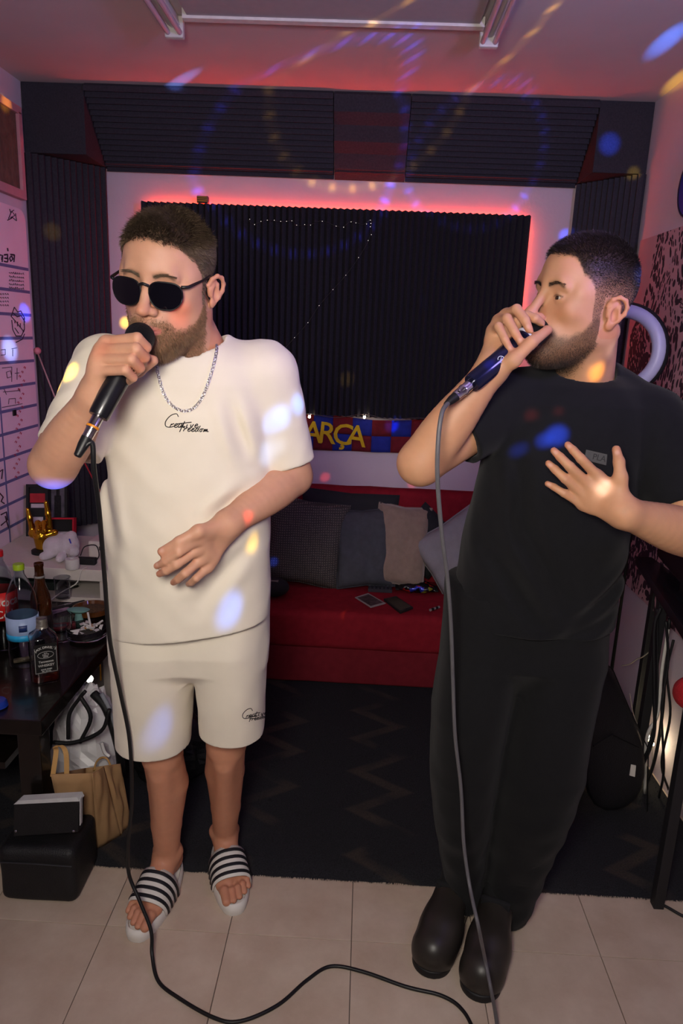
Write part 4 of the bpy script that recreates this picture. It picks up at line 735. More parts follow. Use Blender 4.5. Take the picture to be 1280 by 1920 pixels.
o_ = Vector(P(168, 1273, 2.10)); build('globe', MB().ball(o_, 0.0115, 10), mat('glowing_globe', '#ffffff', 0.4, emit=(1, 0.93, 0.78, 1), estr=9.0), gb, smooth=True); build('brass_rod', MB().tube([P(187, 1232, 2.16), P(189, 1276, 2.14)], 0.003, 6), mat('lit_brass', '#e0b040', 0.2, 1.0), gb); build('stand', MB().tube([o_ + Vector((0, 0, -0.01)), Vector((o_.x, o_.y, 0.012))], 0.004, 6), M_black, gb); build('foot', MB().lathe([(0.04, 0.001), (0.04, 0.010), (0.01, 0.014)], (o_.x, o_.y, 0.0), 16), M_black, gb)
# ------------------------------------------------------------------ right wall
def leopard_material():
    m = mat('leopard_canvas', '#c39aa0', 0.8, var=0.08, scale=6); nt = m.node_tree; b = nt.nodes['Principled BSDF']; src = b.inputs['Base Color'].links[0].from_socket
    tc = nt.nodes.new('ShaderNodeTexCoord'); n = nt.nodes.new('ShaderNodeTexNoise'); n.inputs['Scale'].default_value = 3.5; nt.links.new(tc.outputs['Object'], n.inputs['Vector'])
    wp = nt.nodes.new('ShaderNodeMix'); wp.data_type = 'RGBA'; wp.blend_type = 'ADD'; wp.inputs[0].default_value = 0.18; nt.links.new(tc.outputs['Object'], wp.inputs[6]); nt.links.new(n.outputs['Color'], wp.inputs[7])
    mp = nt.nodes.new('ShaderNodeMapping'); mp.inputs['Scale'].default_value = (1, 56, 32); mp.inputs['Rotation'].default_value = (0.45, 0, 0); nt.links.new(wp.outputs[2], mp.inputs[0])
    v = nt.nodes.new('ShaderNodeTexVoronoi'); v.inputs['Scale'].default_value = 1.0; nt.links.new(mp.outputs[0], v.inputs['Vector'])
    def mth(op, a, bb=None):
        k = nt.nodes.new('ShaderNodeMath'); k.operation = op
        for i, q in enumerate((a, bb)):
            if q is None: continue
            if isinstance(q, (int, float)): k.inputs[i].default_value = q
            else: nt.links.new(q, k.inputs[i])
        return k.outputs[0]
    sp = nt.nodes.new('ShaderNodeSeparateXYZ'); nt.links.new(tc.outputs['Object'], sp.inputs[0])
    n2 = nt.nodes.new('ShaderNodeTexNoise'); n2.inputs['Scale'].default_value = 2.2; nt.links.new(tc.outputs['Object'], n2.inputs['Vector'])
    spots = mth('LESS_THAN', v.outputs['Distance'], mth('MULTIPLY', n.outputs['Fac'], 1.12)); hollow = mth('GREATER_THAN', v.outputs['Distance'], mth('MULTIPLY', mth('GREATER_THAN', n2.outputs['Fac'], 0.52), 0.22))
    inside = mth('LESS_THAN', sp.outputs['Y'], mth('ADD', mth('MULTIPLY', n2.outputs['Fac'], 0.5), 0.13))
    f = mth('MULTIPLY', mth('MULTIPLY', spots, hollow), inside); mx = nt.nodes.new('ShaderNodeMix'); mx.data_type = 'RGBA'; nt.links.new(f, mx.inputs[0]); nt.links.new(src, mx.inputs[6]); mx.inputs[7].default_value = srgb('#33202c'); nt.links.new(mx.outputs[2], b.inputs['Base Color']); return m
lp = thing('leopard_picture', (1.092, 2.70, 0.57), 'tall pink canvas with a dark leopard pattern on the right wall', 'picture')
build('canvas', MB().box((1.080, 2.15, 0.57), (1.088, 3.118, 1.912)), leopard_material(), lp, origin=(1.084, 2.634, 1.24))
for lo, hi in (((1.088, 2.16, 0.58), (1.105, 2.20, 1.90)), ((1.088, 3.06, 0.58), (1.105, 3.10, 1.90))): build('stretcher_bar', MB().box(lo, hi), mat('pine_bar', '#9c7a58', 0.7), lp)
ck = thing('wall_disc', (1.10, 2.74, 2.07), 'round blue disc with a dark rim high on the right wall', 'wall disc')
c_ = Vector(PX(1296, 345, 1.094)); build('disc', MB().lathe([(0.105, 0.0), (0.105, 0.010), (0.098, 0.013), (0.001, 0.013)], (1.106, c_.y, c_.z), 40, axis=(-1, 0, 0)), mat('cobalt_disc', '#2a36b0', 0.4), ck, smooth=True, angle=30); build('rim', MB().tube([(1.096, c_.y + 0.105 * math.cos(a), c_.z + 0.105 * math.sin(a)) for a in [6.2832 * i / 40 for i in range(41)]], 0.005, 6), mat('dark_rim', '#1a1a30', 0.4), ck, smooth=True)

# ring lamp on its stand
M_diff = mat('white_diffuser', '#b9bad2', 0.35, var=0.02)
rc_ = Vector(P(1158, 657, 2.30)); nrm = (Vector((0, 0, 1.6)) - rc_); nrm = (nrm.normalized() + Vector((-0.25, 0, 0))).normalized(); ra = nrm.cross(Vector((0, 0, 1))).normalized(); rb = ra.cross(nrm)
rl = thing('ring_lamp', (rc_.x, rc_.y + 0.02, 0.0), 'unlit white ring lamp on a black stand behind the man in black', 'ring lamp')
def ring_pts(R_, d=0.0, n=48, a0=0, a1=6.2832): return [rc_ + nrm * d + ra * (R_ * math.cos(a0 + (a1 - a0) * i / n)) + rb * (R_ * math.sin(a0 + (a1 - a0) * i / n)) for i in range(n + 1)]
build('diffuser', MB().tube(ring_pts(0.118), 0.0205, 12, caps=False), M_diff, rl, smooth=True)
build('housing', MB().tube(ring_pts(0.128, -0.012), 0.0185, 10, caps=False), M_black, rl, smooth=True)
for k in range(3): build('chip_or_glint', MB().ball(ring_pts(0.118, 0.0203, 48)[46 - k] , 0.002, 5), mat('glint_white', '#ffffff', 0.1, spec=1.0), rl)  # white beads standing in for reflected glints on the unlit ring
st_x, st_y = P(1147, 1250, 2.62)[0], 2.62
build('neck', MB().tube(smooth_path([rc_ - rb * 0.128 - nrm * 0.01, rc_ - rb * 0.17 + Vector((0, 0.06, 0)), Vector((st_x, st_y - 0.1, rc_.z - 0.28)), Vector((st_x, st_y, rc_.z - 0.45))], 5), 0.007, 8), M_black, rl, smooth=True)
build('pole', MB().tube([(st_x, st_y, rc_.z - 0.44), (st_x, st_y, 0.85), (st_x, st_y, 0.25)], [0.005, 0.005, 0.007], 8), M_black, rl, smooth=True)
for k in range(3): a = 0.9 + k * 2.094; build('leg', MB().tube([(st_x, st_y, 0.26), (st_x + 0.12 * math.cos(a), st_y + 0.12 * math.sin(a), 0.024)], 0.006, 6), M_black, rl, smooth=True)

M_cableb = mat('matt_black_cable', '#17171a', 0.5)
# narrow black desk with leads hanging below
M_desk = mat('black_desk_laminate', '#0e0e14', 0.35, var=0.2); DZ = 0.75
dk = thing('narrow_desk', (1.0, 2.1, 0.0), 'narrow black desk with square legs along the right wall', 'desk')
build('desk_top', MB().prism([(0.870, 1.655, 0), (1.102, 1.655, 0), (1.078, 2.56, 0), (1.022, 2.56, 0)], (0, 0, DZ - 0.03), (0, 0, DZ)), M_desk, dk); build('edge_strip', MB().prism([(0.869, 1.655, 0), (0.872, 1.655, 0), (1.024, 2.56, 0), (1.021, 2.56, 0)], (0, 0, DZ - 0.02), (0, 0, DZ + 0.001)), mat('dark_metal_edge', '#2a2a30', 0.4, 0.5), dk)
for x, y in ((0.872, 1.70), (1.06, 1.70), (0.988, 2.215), (1.085, 2.50)): build('leg', MB().box((x - 0.014, y - 0.014, 0.0), (x + 0.014, y + 0.014, DZ - 0.03), bev=0.002), mat('charcoal_leg', '#1a1a1d', 0.6), dk)
mon = thing('monitor', (1.0, 2.2, DZ), 'black flat screen seen from behind on the narrow desk', 'monitor')
a_, b_ = Vector((0.955, 1.85, DZ + 0.05)), Vector((1.035, 2.42, DZ + 0.05)); build('screen_back', MB().prism([a_, b_, b_ + Vector((0, 0, 0.25)), a_ + Vector((0, 0, 0.25))], (0, 0, 0), (0.022, -0.003, 0)), M_desk, mon); build('foot', MB().box((0.985, 2.05, DZ + 0.0005), (1.03, 2.22, DZ + 0.01)), M_desk, mon); build('stem', MB().box((1.005, 2.12, DZ + 0.008), (1.02, 2.15, DZ + 0.09)), M_desk, mon)
r = random.Random(17); LC = [(1238, 1140, 1226, 1180, 1226, 1300, 1222, 1392), (1232, 1142, 1232, 1230, 1230, 1330, 1215, 1400), (1255, 1160, 1247, 1230, 1242, 1330, 1228, 1420), (1248, 1165, 1252, 1240, 1240, 1330, 1244, 1440), (1252, 1180, 1240, 1260, 1232, 1340, 1212, 1385), (1262, 1200, 1250, 1260, 1256, 1340, 1240, 1430)]
CL = ('thick black lead hanging straight at the wall side of the desk bundle', 'black lead running down to the fairy light cluster under the desk', 'black lead in the middle of the bundle under the desk', 'black lead curving out to the right below the desk bundle', 'pale lead among black ones hanging under the desk', 'black lead nearest the desk leg, swinging left to the fairy lights')
for i, q in enumerate(LC):
    Y = 2.16 + 0.02 * (i % 3); pts_ = [P(q[k], q[k + 1], Y - 0.02 * (k > 3)) for k in (0, 2, 4, 6)]; pts_[0][2] = min(pts_[0][2], DZ - 0.035); e = pts_[-1]
    pts_.append(np.array([e[0] + 0.02 * (i - 2), e[1] + 0.04, 0.012])); m_ = M_white if i == 4 else M_cableb
    tag(build('hanging_cable', MB().tube(smooth_path(pts_, 7), 0.0042 if i % 2 else 0.0055, 6), m_, smooth=True), CL[i], 'cable', 'leads hanging under the desk')
wl = thing('fairy_light_cluster', P(1213, 1386, 2.30), 'cluster of glowing fairy lights by the wall under the desk', 'string lights')
bl_ = [(1207, 1377), (1214, 1380), (1219, 1388), (1223, 1395), (1211, 1388)]
for px, py in bl_: build('bulb', MB().ball(P(px, py, 2.30), 0.0062, 7), mat('warm_bulb_hot', '#fff0d0', 0.4, emit=(1.0, 0.84, 0.50, 1), estr=70.0), wl, smooth=True)
build('wire', MB().tube(smooth_path([P(1165, 1248, 2.56), P(1180, 1245, 2.52), P(1195, 1235, 2.48), P(1204, 1232, 2.44), P(1226, 1215, 2.38)], 6), 0.0022, 5), mat('pale_wire', '#a8a294', 0.5), wl, smooth=True); build('wire', MB().tube(smooth_path([P(1207, 1377, 2.30), P(1196, 1360, 2.32), P(1186, 1335, 2.36), P(1180, 1300, 2.40)], 6), 0.0014, 5), mat('pale_wire', '#a8a294', 0.5), wl, smooth=True); build('wire', MB().tube(smooth_path([P(1211, 1388, 2.30), P(1218, 1392, 2.31), P(1223, 1395, 2.30), P(1222, 1420, 2.31), Vector(PZ(1226, 1440, 0.02))], 4), 0.0014, 5), mat('pale_wire', '#a8a294', 0.5), wl, smooth=True)
gg = thing('gig_bag', (0.86, 2.05, 0.0), 'black padded bag with a white tag, leaning behind the black trousers', 'bag')
F_ = [P(1100, 1490, 2.02), P(1216, 1490, 2.10), P(1214, 1402, 2.14), P(1180, 1330, 2.16), P(1146, 1250, 2.16), P(1120, 1236, 2.14), P(1098, 1260, 2.08), P(1094, 1400, 2.02)]
F_ = [Vector(p_) for p_ in F_]; F_[0].z = F_[1].z = 0.02
c0 = sum(F_, Vector()) / len(F_); n_ = 8; V = []; F = []
lay = [(0.0, 0.86), (-0.012, 0.95), (0.0, 1.0), (0.07, 1.0), (0.085, 0.95)]
dn = Vector((0.15, 0.98, 0.0))
for d_, s_ in ((-0.022, 0.80), (-0.012, 0.94), (0.01, 1.0), (0.06, 1.0), (0.085, 0.94)):
    for p_ in F_: q = c0 + (p_ - c0) * s_ + dn * d_; q.z = max(q.z, 0.012); V.append(q)
for k in range(4):
    for i in range(n_): F.append((k * n_ + i, k * n_ + (i + 1) % n_, (k + 1) * n_ + (i + 1) % n_, (k + 1) * n_ + i))
F += [tuple(range(n_))[::-1], tuple(range(4 * n_, 5 * n_))]
o = build('padded_body', MB().add(V, F), M_case, gg, smooth=True); md = o.modifiers.new('round', 'SUBSURF'); md.levels = md.render_levels = 2
build('piping', MB().tube([p_ + dn * -0.010 for p_ in F_[1:6]], 0.002, 6), M_black, gg, smooth=True); build('pocket_seam', MB().tube([c0 + (F_[7] - c0) * 0.7 - dn * 0.028, c0 - dn * 0.032, c0 + (F_[2] - c0) * 0.7 - dn * 0.028], 0.003, 5), M_black, gg)
tg = [Vector(P(a, b, 1.985)) for a, b in ((1183, 1434), (1192, 1436), (1190, 1457), (1180, 1454))]; build('tag', MB().prism(tg, (0, 0, 0), (0, 0.003, 0)), mat('white_tag', '#cfcac2', 0.6), gg)
pm = thing('red_pompom', P(1290, 1300, 1.60), 'red fluffy ball cut by the right edge, hanging from the narrow desk', 'ball')
c_ = Vector(P(1294, 1300, 1.60)); build('ball', MB().ball(c_, 0.040, 16), mat('red_fleece', '#a8161f', 0.95, var=0.2, bump=1.0, bscale=250), pm, smooth=True); build('cord', MB().tube([c_ + Vector((0, 0, 0.04)), Vector((c_.x, c_.y, DZ - 0.03))], 0.003, 5), M_black, pm)
tag(build('floor_cable', MB().tube(smooth_path([PZ(1226, 1660, 0.016), PZ(1236, 1690, 0.006), PZ(1256, 1704, 0.006), PZ(1290, 1722, 0.006), PZ(1330, 1732, 0.006)], 6), 0.0042, 6), M_cableb, smooth=True), 'black lead on the tiles beside the desk leg', 'cable')
# ------------------------------------------------------------------ smooth bodies: blended volumes turned into one continuous surface
F32 = np.float32
class Prim:
    """distance function with a bounding sphere and a blend width"""
    def __init__(s, fn, c, r, k=0.01, mode='u'): s.fn = fn; s.c = np.array(c, F32); s.r = float(r); s.k = k; s.mode = mode
def cap(a, b, ra, rb=None, k=0.01, mode='u'):
    a = np.array(a, F32); b = np.array(b, F32); rb = ra if rb is None else rb; ba = b - a; L2 = max(float(ba @ ba), 1e-9)
    def f(p, s):
        h = np.clip(((p - a) @ ba) / L2, 0, 1); q = p - a - h[:, None] * ba
        return np.sqrt(np.einsum('ij,ij->i', q, q)) - (ra + (rb - ra) * h)
    return Prim(f, (a + b) / 2, np.sqrt(L2) / 2 + max(ra, rb), k, mode)
def ell(c, r, k=0.01, rot=None, mode='u'):
    c = np.array(c, F32); r = np.array(r, F32); R = None if rot is None else np.array(rot, F32)
    def f(p, s):
        q = p - c
        if R is not None: q = q @ R
        a = q / r; k0 = np.sqrt(np.einsum('ij,ij->i', a, a)); b = a / r; k1 = np.sqrt(np.einsum('ij,ij->i', b, b)) + 1e-6
        return k0 * (k0 - 1) / k1
    return Prim(f, c, float(r.max()), k, mode)
def halfspace(o, n, k=0.002):
    """cuts away everything on the +n side"""
    o = np.array(o, F32); n = np.array(n, F32); n = n / np.linalg.norm(n)
    return Prim(lambda p, s: (p - o) @ n, o, 1e3, k, 'cut')
def tubez(prof, k=0.01, e=2.4, mode='u'):
    """upright tube of superelliptic sections; prof rows: z, cx, cy, half width, half depth"""
    A = np.array(sorted(prof), F32); z = A[:, 0]
    def f(p, s):
        cx = np.interp(p[:, 2], z, A[:, 1]).astype(F32); cy = np.interp(p[:, 2], z, A[:, 2]).astype(F32)
        a = np.interp(p[:, 2], z, A[:, 3]).astype(F32); b = np.interp(p[:, 2], z, A[:, 4]).astype(F32)
        u = np.abs((p[:, 0] - cx) / a); v = np.abs((p[:, 1] - cy) / b); q = (u ** e + v ** e + 1e-9) ** (1 / e)
        d = (q - 1) * np.minimum(a, b); dz = np.maximum(z[0] - p[:, 2], p[:, 2] - z[-1])
        return np.maximum(d, dz)
    c = np.array([A[:, 1].mean(), A[:, 2].mean(), (z[0] + z[-1]) / 2])
    return Prim(f, c, float(np.sqrt(((z[-1] - z[0]) / 2) ** 2 + (A[:, 3].max() + np.ptp(A[:, 1])) ** 2 + (A[:, 4].max() + np.ptp(A[:, 2])) ** 2)), k, mode)
def smin(a, b, k):
    if k <= 1e-5: return np.minimum(a, b)
    h = np.clip(0.5 + 0.5 * (b - a) / k, 0, 1); return b + (a - b) * h - k * h * (1 - h)
def group(prims, k=0.01, mode='u', pad=0.0):
    def f(p, s):
        d = None
        for q in prims:
            if s is not None and q.mode != 'cut' and np.linalg.norm(q.c - s[0]) > q.r + s[1] + 0.05 + q.k: continue
            if d is None:
                if q.mode != 'u': continue
                d = q.fn(p, s).astype(F32)
            elif q.mode == 'u': d = smin(d, q.fn(p, s), q.k)
            elif q.mode == 's': d = -smin(-d, q.fn(p, s), q.k)
            else: d = -smin(-d, -q.fn(p, s), q.k)
        return np.full(len(p), 0.2, F32) if d is None else d
    us = [q for q in prims if q.mode == 'u']; lo = np.min([q.c - q.r for q in us], 0); hi = np.max([q.c + q.r for q in us], 0); c = (lo + hi) / 2
    return Prim(f, c, max(np.linalg.norm(q.c - c) + q.r for q in us) + pad, k, mode)
def moved(prim, o, R, sc=1.0, k=0.01):
    """prim given in a local frame; R columns are the local axes in the world"""
    o = np.array(o, F32); R = np.array(R, F32); sc = np.array(sc, F32) * np.ones(3, F32); lo_, hi_ = float(sc.min()), float(sc.max())
    def f(p, s):
        return prim.fn(((p - o) @ R / sc).astype(F32), None if s is None else ((s[0] - o) @ R / sc, s[1] / lo_)) * lo_
    return Prim(f, o + R @ (prim.c * sc), prim.r * hi_, k)
def displaced(prim, g, amp):
    return Prim(lambda p, s: prim.fn(p, s) + g(p), prim.c, prim.r + amp, prim.k, prim.mode)

def surface(prim, h, lo=None, hi=None, B=8):
    """surface nets over the blocks near the surface; returns verts, quads"""
    lo = np.array(prim.c - prim.r if lo is None else lo, np.float64) - 2 * h; hi = np.array(prim.c + prim.r if hi is None else hi, np.float64) + 2 * h
    nb = np.ceil((hi - lo) / (B * h)).astype(int) + 1
    ax = [lo[i] + (np.arange(nb[i]) + 0.5) * B * h - 0.5 * h for i in range(3)]
    C = np.stack(np.meshgrid(*ax, indexing='ij'), -1).reshape(-1, 3).astype(F32)
    sup = 6; key = np.stack(np.meshgrid(*[np.arange(n) // sup for n in nb], indexing='ij'), -1).reshape(-1, 3)
    kid = (key[:, 0] * 1000 + key[:, 1]) * 1000 + key[:, 2]
    order = np.argsort(kid, kind='stable'); cuts = np.flatnonzero(np.diff(kid[order])) + 1
    D = np.full(tuple(nb * B), 0.2, F32); keep = []
    rad = B * h * 0.87
    for idx in np.split(order, cuts):
        c = C[idx].mean(0); s = (c, np.linalg.norm(C[idx] - c, axis=1).max() + rad)
        if np.linalg.norm(prim.c - c) > prim.r + s[1] + 0.02: continue
        d = prim.fn(C[idx], s); n = np.abs(d) < rad * 1.35 + 0.006
        for j in idx[(d < 0) & ~n]:
            i0, i1, i2 = np.unravel_index(j, nb); D[i0 * B:i0 * B + B, i1 * B:i1 * B + B, i2 * B:i2 * B + B] = -0.2
        if n.any(): keep.append(idx[n])
    off = (np.stack(np.meshgrid(*[np.arange(B)] * 3, indexing='ij'), -1).reshape(-1, 3) - (B - 1) / 2.0) * h
    for idx in keep:
        for q in range(0, len(idx), 96):
            j = idx[q:q + 96]; p = (C[j][:, None, :] + off[None]).reshape(-1, 3).astype(F32); c = C[j].mean(0)
            d = prim.fn(p, (c, np.linalg.norm(C[j] - c, axis=1).max() + rad)).reshape(len(j), B, B, B)
            for m, jj in enumerate(j):
                i0, i1, i2 = np.unravel_index(jj, nb); D[i0 * B:i0 * B + B, i1 * B:i1 * B + B, i2 * B:i2 * B + B] = d[m]
    neg = D < 0; org = lo
    n = np.zeros(tuple(np.array(D.shape) - 1), np.uint8)
    for a in (0, 1):
        for b in (0, 1):
            for c in (0, 1): n += neg[a:a + n.shape[0], b:b + n.shape[1], c:c + n.shape[2]]
    act = (n > 0) & (n < 8); ci = np.argwhere(act); vid = np.full(act.shape, -1, np.int32); vid[act] = np.arange(len(ci))
    acc = np.zeros((len(ci), 3)); cnt = np.zeros(len(ci))
    cor = [(a, b, c) for a in (0, 1) for b in (0, 1) for c in (0, 1)]
    val = {q: D[ci[:, 0] + q[0], ci[:, 1] + q[1], ci[:, 2] + q[2]] for q in cor}
    for q in cor:
        for axn in range(3):
            if q[axn]: continue
            r = list(q); r[axn] = 1; r = tuple(r); a, b = val[q], val[r]; m = (a < 0) != (b < 0)
            t = a[m] / (a[m] - b[m]); pt = np.tile(np.array(q, float), (m.sum(), 1)); pt[:, axn] += t
            acc[m] += pt; cnt[m] += 1
    V = org + (ci + acc / cnt[:, None]) * h
    Q = []
    for axn in range(3):
        u, v = [(1, 2), (2, 0), (0, 1)][axn]; sl0 = [slice(None)] * 3; sl1 = [slice(None)] * 3; sl0[axn] = slice(0, -1); sl1[axn] = slice(1, None)
        a, b = neg[tuple(sl0)], neg[tuple(sl1)]; e = np.argwhere(a != b); s = a[tuple(e.T)]
        ok = (e[:, u] > 0) & (e[:, v] > 0) & (e[:, u] < act.shape[u]) & (e[:, v] < act.shape[v]) & (e[:, axn] < act.shape[axn]); e = e[ok]; s = s[ok]
        def at(du, dv):
            q = e.copy(); q[:, u] -= du; q[:, v] -= dv; return vid[tuple(q.T)]
        quad = np.stack([at(1, 1), at(0, 1), at(0, 0), at(1, 0)], 1); quad[~s] = quad[~s][:, ::-1]; Q.append(quad)
    Q = np.concatenate(Q); Q = Q[(Q >= 0).all(1)]
    return V, Q
def smooth_mesh(V, Q, it=2, lam=0.5):
    e = np.concatenate([Q[:, [0, 1]], Q[:, [1, 2]], Q[:, [2, 3]], Q[:, [3, 0]]]); e = np.concatenate([e, e[:, ::-1]])
    deg = np.bincount(e[:, 0], minlength=len(V))[:, None] + 1e-9
    for k in range(it):
        for l in (lam, -lam * 1.03):
            A = np.stack([np.bincount(e[:, 0], V[e[:, 1], i], len(V)) for i in range(3)], 1) / deg; V = V + l * (A - V)
    return V
def gradient(prim, V, eps=0.0015):
    V = V.astype(F32); g = np.zeros_like(V)
    for i in range(3):
        d = np.zeros(3, F32); d[i] = eps; g[:, i] = prim.fn(V + d, None) - prim.fn(V - d, None)
    return g / (np.linalg.norm(g, axis=1)[:, None] + 1e-9)
def np_mesh(name, V, Q, m, parent, smooth=True, colors=None, flip=False):
    off = np.array(wpos(parent)) if parent is not None else np.zeros(3)
    me = bpy.data.meshes.new(name); V = (np.asarray(V) - off).astype(F32); Q = np.asarray(Q); n = Q.shape[1]
    if flip: Q = Q[:, ::-1]
    me.vertices.add(len(V)); me.vertices.foreach_set('co', V.ravel())
    me.loops.add(Q.size); me.loops.foreach_set('vertex_index', Q.ravel().astype(np.int32))
    me.polygons.add(len(Q)); me.polygons.foreach_set('loop_start', np.arange(0, Q.size, n, dtype=np.int32))
    me.update(calc_edges=True); me.polygons.foreach_set('use_smooth', np.full(len(Q), smooth))
    if colors is not None:
        a = me.color_attributes.new('pigment', 'FLOAT_COLOR', 'POINT'); c = np.ones((len(V), 4), F32); c[:, :3] = colors; a.data.foreach_set('color', c.ravel())
    me.materials.append(m); return link(name, me, parent)
def pigment_mat(name, rough=0.5, bump=0.0, bscale=300, sss=0.0, var=0.06, vscale=60, spec=0.4, sheen=0.0):
    """base colour from the surface's own pigment attribute, with fine mottling"""
    m = mat(name, '#ffffff', rough, var=var, scale=vscale, bump=bump, bscale=bscale, spec=spec, sss=sss, sheen=sheen)
    nt = m.node_tree; b = nt.nodes['Principled BSDF']; src = b.inputs['Base Color'].links[0].from_socket
    at = nt.nodes.new('ShaderNodeAttribute'); at.attribute_name = 'pigment'; mx = nt.nodes.new('ShaderNodeMix'); mx.data_type = 'RGBA'; mx.blend_type = 'MULTIPLY'
    mx.inputs[0].default_value = 1.0; nt.links.new(at.outputs['Color'], mx.inputs[6]); nt.links.new(src, mx.inputs[7]); nt.links.new(mx.outputs[2], b.inputs['Base Color'])
    return m
def waves(p, seed, scale, n=7, aniso=(1, 1, 1)):
    """cheap band-limited noise: a sum of random plane waves"""
    r = np.random.RandomState(seed); d = np.zeros(len(p), F32)
    for i in range(n):
        k = r.normal(size=3) * np.array(aniso); k = k / np.linalg.norm(k) * scale * r.uniform(0.6, 1.5)
        d += np.sin(p @ k.astype(F32) * 6.283 + F32(r.uniform(0, 6.28)))
    return d / n
def axes(yaw, pitch, roll):
    """head frame: columns right, forward, up; yaw 0 faces the lens, positive turns to the photo's left; pitch up positive"""
    y, p, r = map(math.radians, (yaw, pitch, roll))
    fw = np.array([-math.sin(y) * math.cos(p), -math.cos(y) * math.cos(p), math.sin(p)]); rt = np.array([-math.cos(y), math.sin(y), 0.0])
    up = np.cross(rt, fw); rt2 = rt * math.cos(r) + up * math.sin(r); up2 = np.cross(rt2, fw)
    return np.stack([rt2, fw, up2], 1)
# ------------------------------------------------------------------ heads
def S3(v): return [tuple(v), (-v[0], v[1], v[2])]
def head_prims(kind):
    """local frame in metres: x to the person's right, y forward, z up, eyes at z = 0"""
    m1 = kind == 'white'; nb = 0.0 if m1 else 0.0045
    q = [ell((0, -0.014, 0.036), (0.074, 0.096, 0.083)), ell((0, 0.034, 0.040), (0.060, 0.053, 0.056), 0.03), ell((0, 0.030, -0.030), (0.060, 0.054, 0.078), 0.03)]
    for x in (1, -1):
        q += [cap((x * 0.052, -0.004, -0.060), (x * 0.016, 0.066, -0.102), 0.019, 0.015, 0.03),
              ell((x * 0.048, 0.048, -0.020), (0.017, 0.022, 0.016), 0.03), ell((x * 0.060, 0.028, 0.012), (0.014, 0.03, 0.02), 0.02),
              ell((x * 0.058, 0.010, -0.040), (0.014, 0.028, 0.036), 0.02)]
    q += [ell((0, 0.034, -0.078), (0.046, 0.047, 0.040), 0.03), ell((0, 0.080, -0.104), (0.020, 0.014, 0.014), 0.02),
          cap((-0.034, 0.076, 0.022), (0.034, 0.076, 0.022), 0.0115, None, 0.016), cap((0, 0.079, 0.022), (0, 0.080, 0.030), 0.012, None, 0.016),
          ell((0, 0.068, -0.062), (0.033, 0.026, 0.026), 0.02)]
    for x in (1, -1): q.append(ell((x * 0.031, 0.0985, 0.0015), (0.0205, 0.0195, 0.0155), 0.019, mode='s'))
    for x in (1, -1): q.append(ell((x * 0.031, 0.0690, 0.000), (0.0150, 0.0142, 0.0135), 0.005))                       # closed lids
    for x in (1, -1): q.append(cap((x * 0.016, 0.079, 0.0165), (x * 0.046, 0.074, 0.0175), 0.0052, 0.004, 0.010))      # brow
    if not m1:
        for x in (1, -1): q.append(ell((x * 0.031, 0.0835, -0.0015), (0.0118, 0.008, 0.0029), 0.0015, mode='s'))
    q += [cap((0, 0.084 + nb * 0.5, 0.013), (0, 0.104 + nb, -0.026), 0.0082, 0.0095, 0.010), ell((0, 0.1105 + nb, -0.0345), (0.0115, 0.0125, 0.0105), 0.008)]
    for x in (1, -1): q.append(ell((x * 0.0135, 0.0965 + nb * 0.8, -0.0385), (0.0078, 0.0115, 0.0082), 0.006))
    for x in (1, -1): q.append(ell((x * 0.0068, 0.1045 + nb, -0.0475), (0.0035, 0.0062, 0.004), 0.003, mode='s'))
    for x in (1, -1): q.append(cap((0, 0.0955, -0.0655), (x * 0.023, 0.083, -0.0705), 0.0050, 0.003, 0.005))
    q += [cap((-0.010, 0.0930, -0.0765), (0.010, 0.0930, -0.0765), 0.0058, None, 0.006)]
    for x in (1, -1): q.append(cap((x * 0.010, 0.0925, -0.0765), (x * 0.022, 0.083, -0.0725), 0.0048, 0.003, 0.005))
    for x in (1, -1): q.append(cap((0, 0.1015, -0.0708), (x * 0.024, 0.0880, -0.0716), 0.0012, 0.0008, 0.002, 's'))
    # ears
    for x in (1, -1):
        ez = -0.010 if m1 else -0.014
        def E(y, z, o=0.0): return (x * (0.0745 + o - y * 0.22), -0.004 + y * 0.94, ez + z * 0.80)
        q.append(ell(E(-0.016, 0.001, 0.004), (0.0055, 0.0145, 0.022), 0.006))
        rim = [E(0.000, 0.012, .002), E(-0.004, 0.026, .007), E(-0.015, 0.0325, .011), E(-0.027, 0.027, .013), E(-0.0325, 0.013, .0135), E(-0.030, -0.002, .0125), E(-0.022, -0.016, .010), E(-0.013, -0.026, .007)]
        for a, b in zip(rim[:-1], rim[1:]): q.append(cap(a, b, 0.0038, 0.0038, 0.003))
        q.append(ell(E(-0.009, -0.0275, .005), (0.0045, 0.0080, 0.0085), 0.005))
        q.append(cap(E(-0.020, 0.014, .009), E(-0.021, -0.010, .0085), 0.0032, 0.0032, 0.004))
        q.append(cap(E(-0.001, 0.002, .004), E(-0.002, -0.009, .004), 0.0042, 0.0035, 0.004))
        q.append(ell(E(-0.0115, -0.006, .0115), (0.0075, 0.0062, 0.0115), 0.003, mode='s'))
    return q
HAIRLINE = {'white': ([-0.13, -0.09, -0.055, -0.036, -0.024, -0.012, -0.002, 0.010, 0.020, 0.030, 0.040, 0.052, 0.066, 0.085, 0.11],
                      [-0.070, -0.068, -0.062, -0.035, -0.010, 0.012, 0.012, -0.030, -0.030, 0.022, 0.046, 0.052, 0.068, 0.078, 0.080]),
            'black': ([-0.13, -0.09, -0.055, -0.036, -0.024, -0.012, -0.002, 0.010, 0.022, 0.032, 0.042, 0.054, 0.066, 0.085, 0.11],
                      [-0.060, -0.058, -0.050, -0.030, -0.010, 0.010, 0.010, -0.035, -0.035, 0.018, 0.034, 0.042, 0.068, 0.074, 0.076])}
def sst(a, b, x): t = np.clip((x - a) / (b - a), 0, 1); return t * t * (3 - 2 * t)
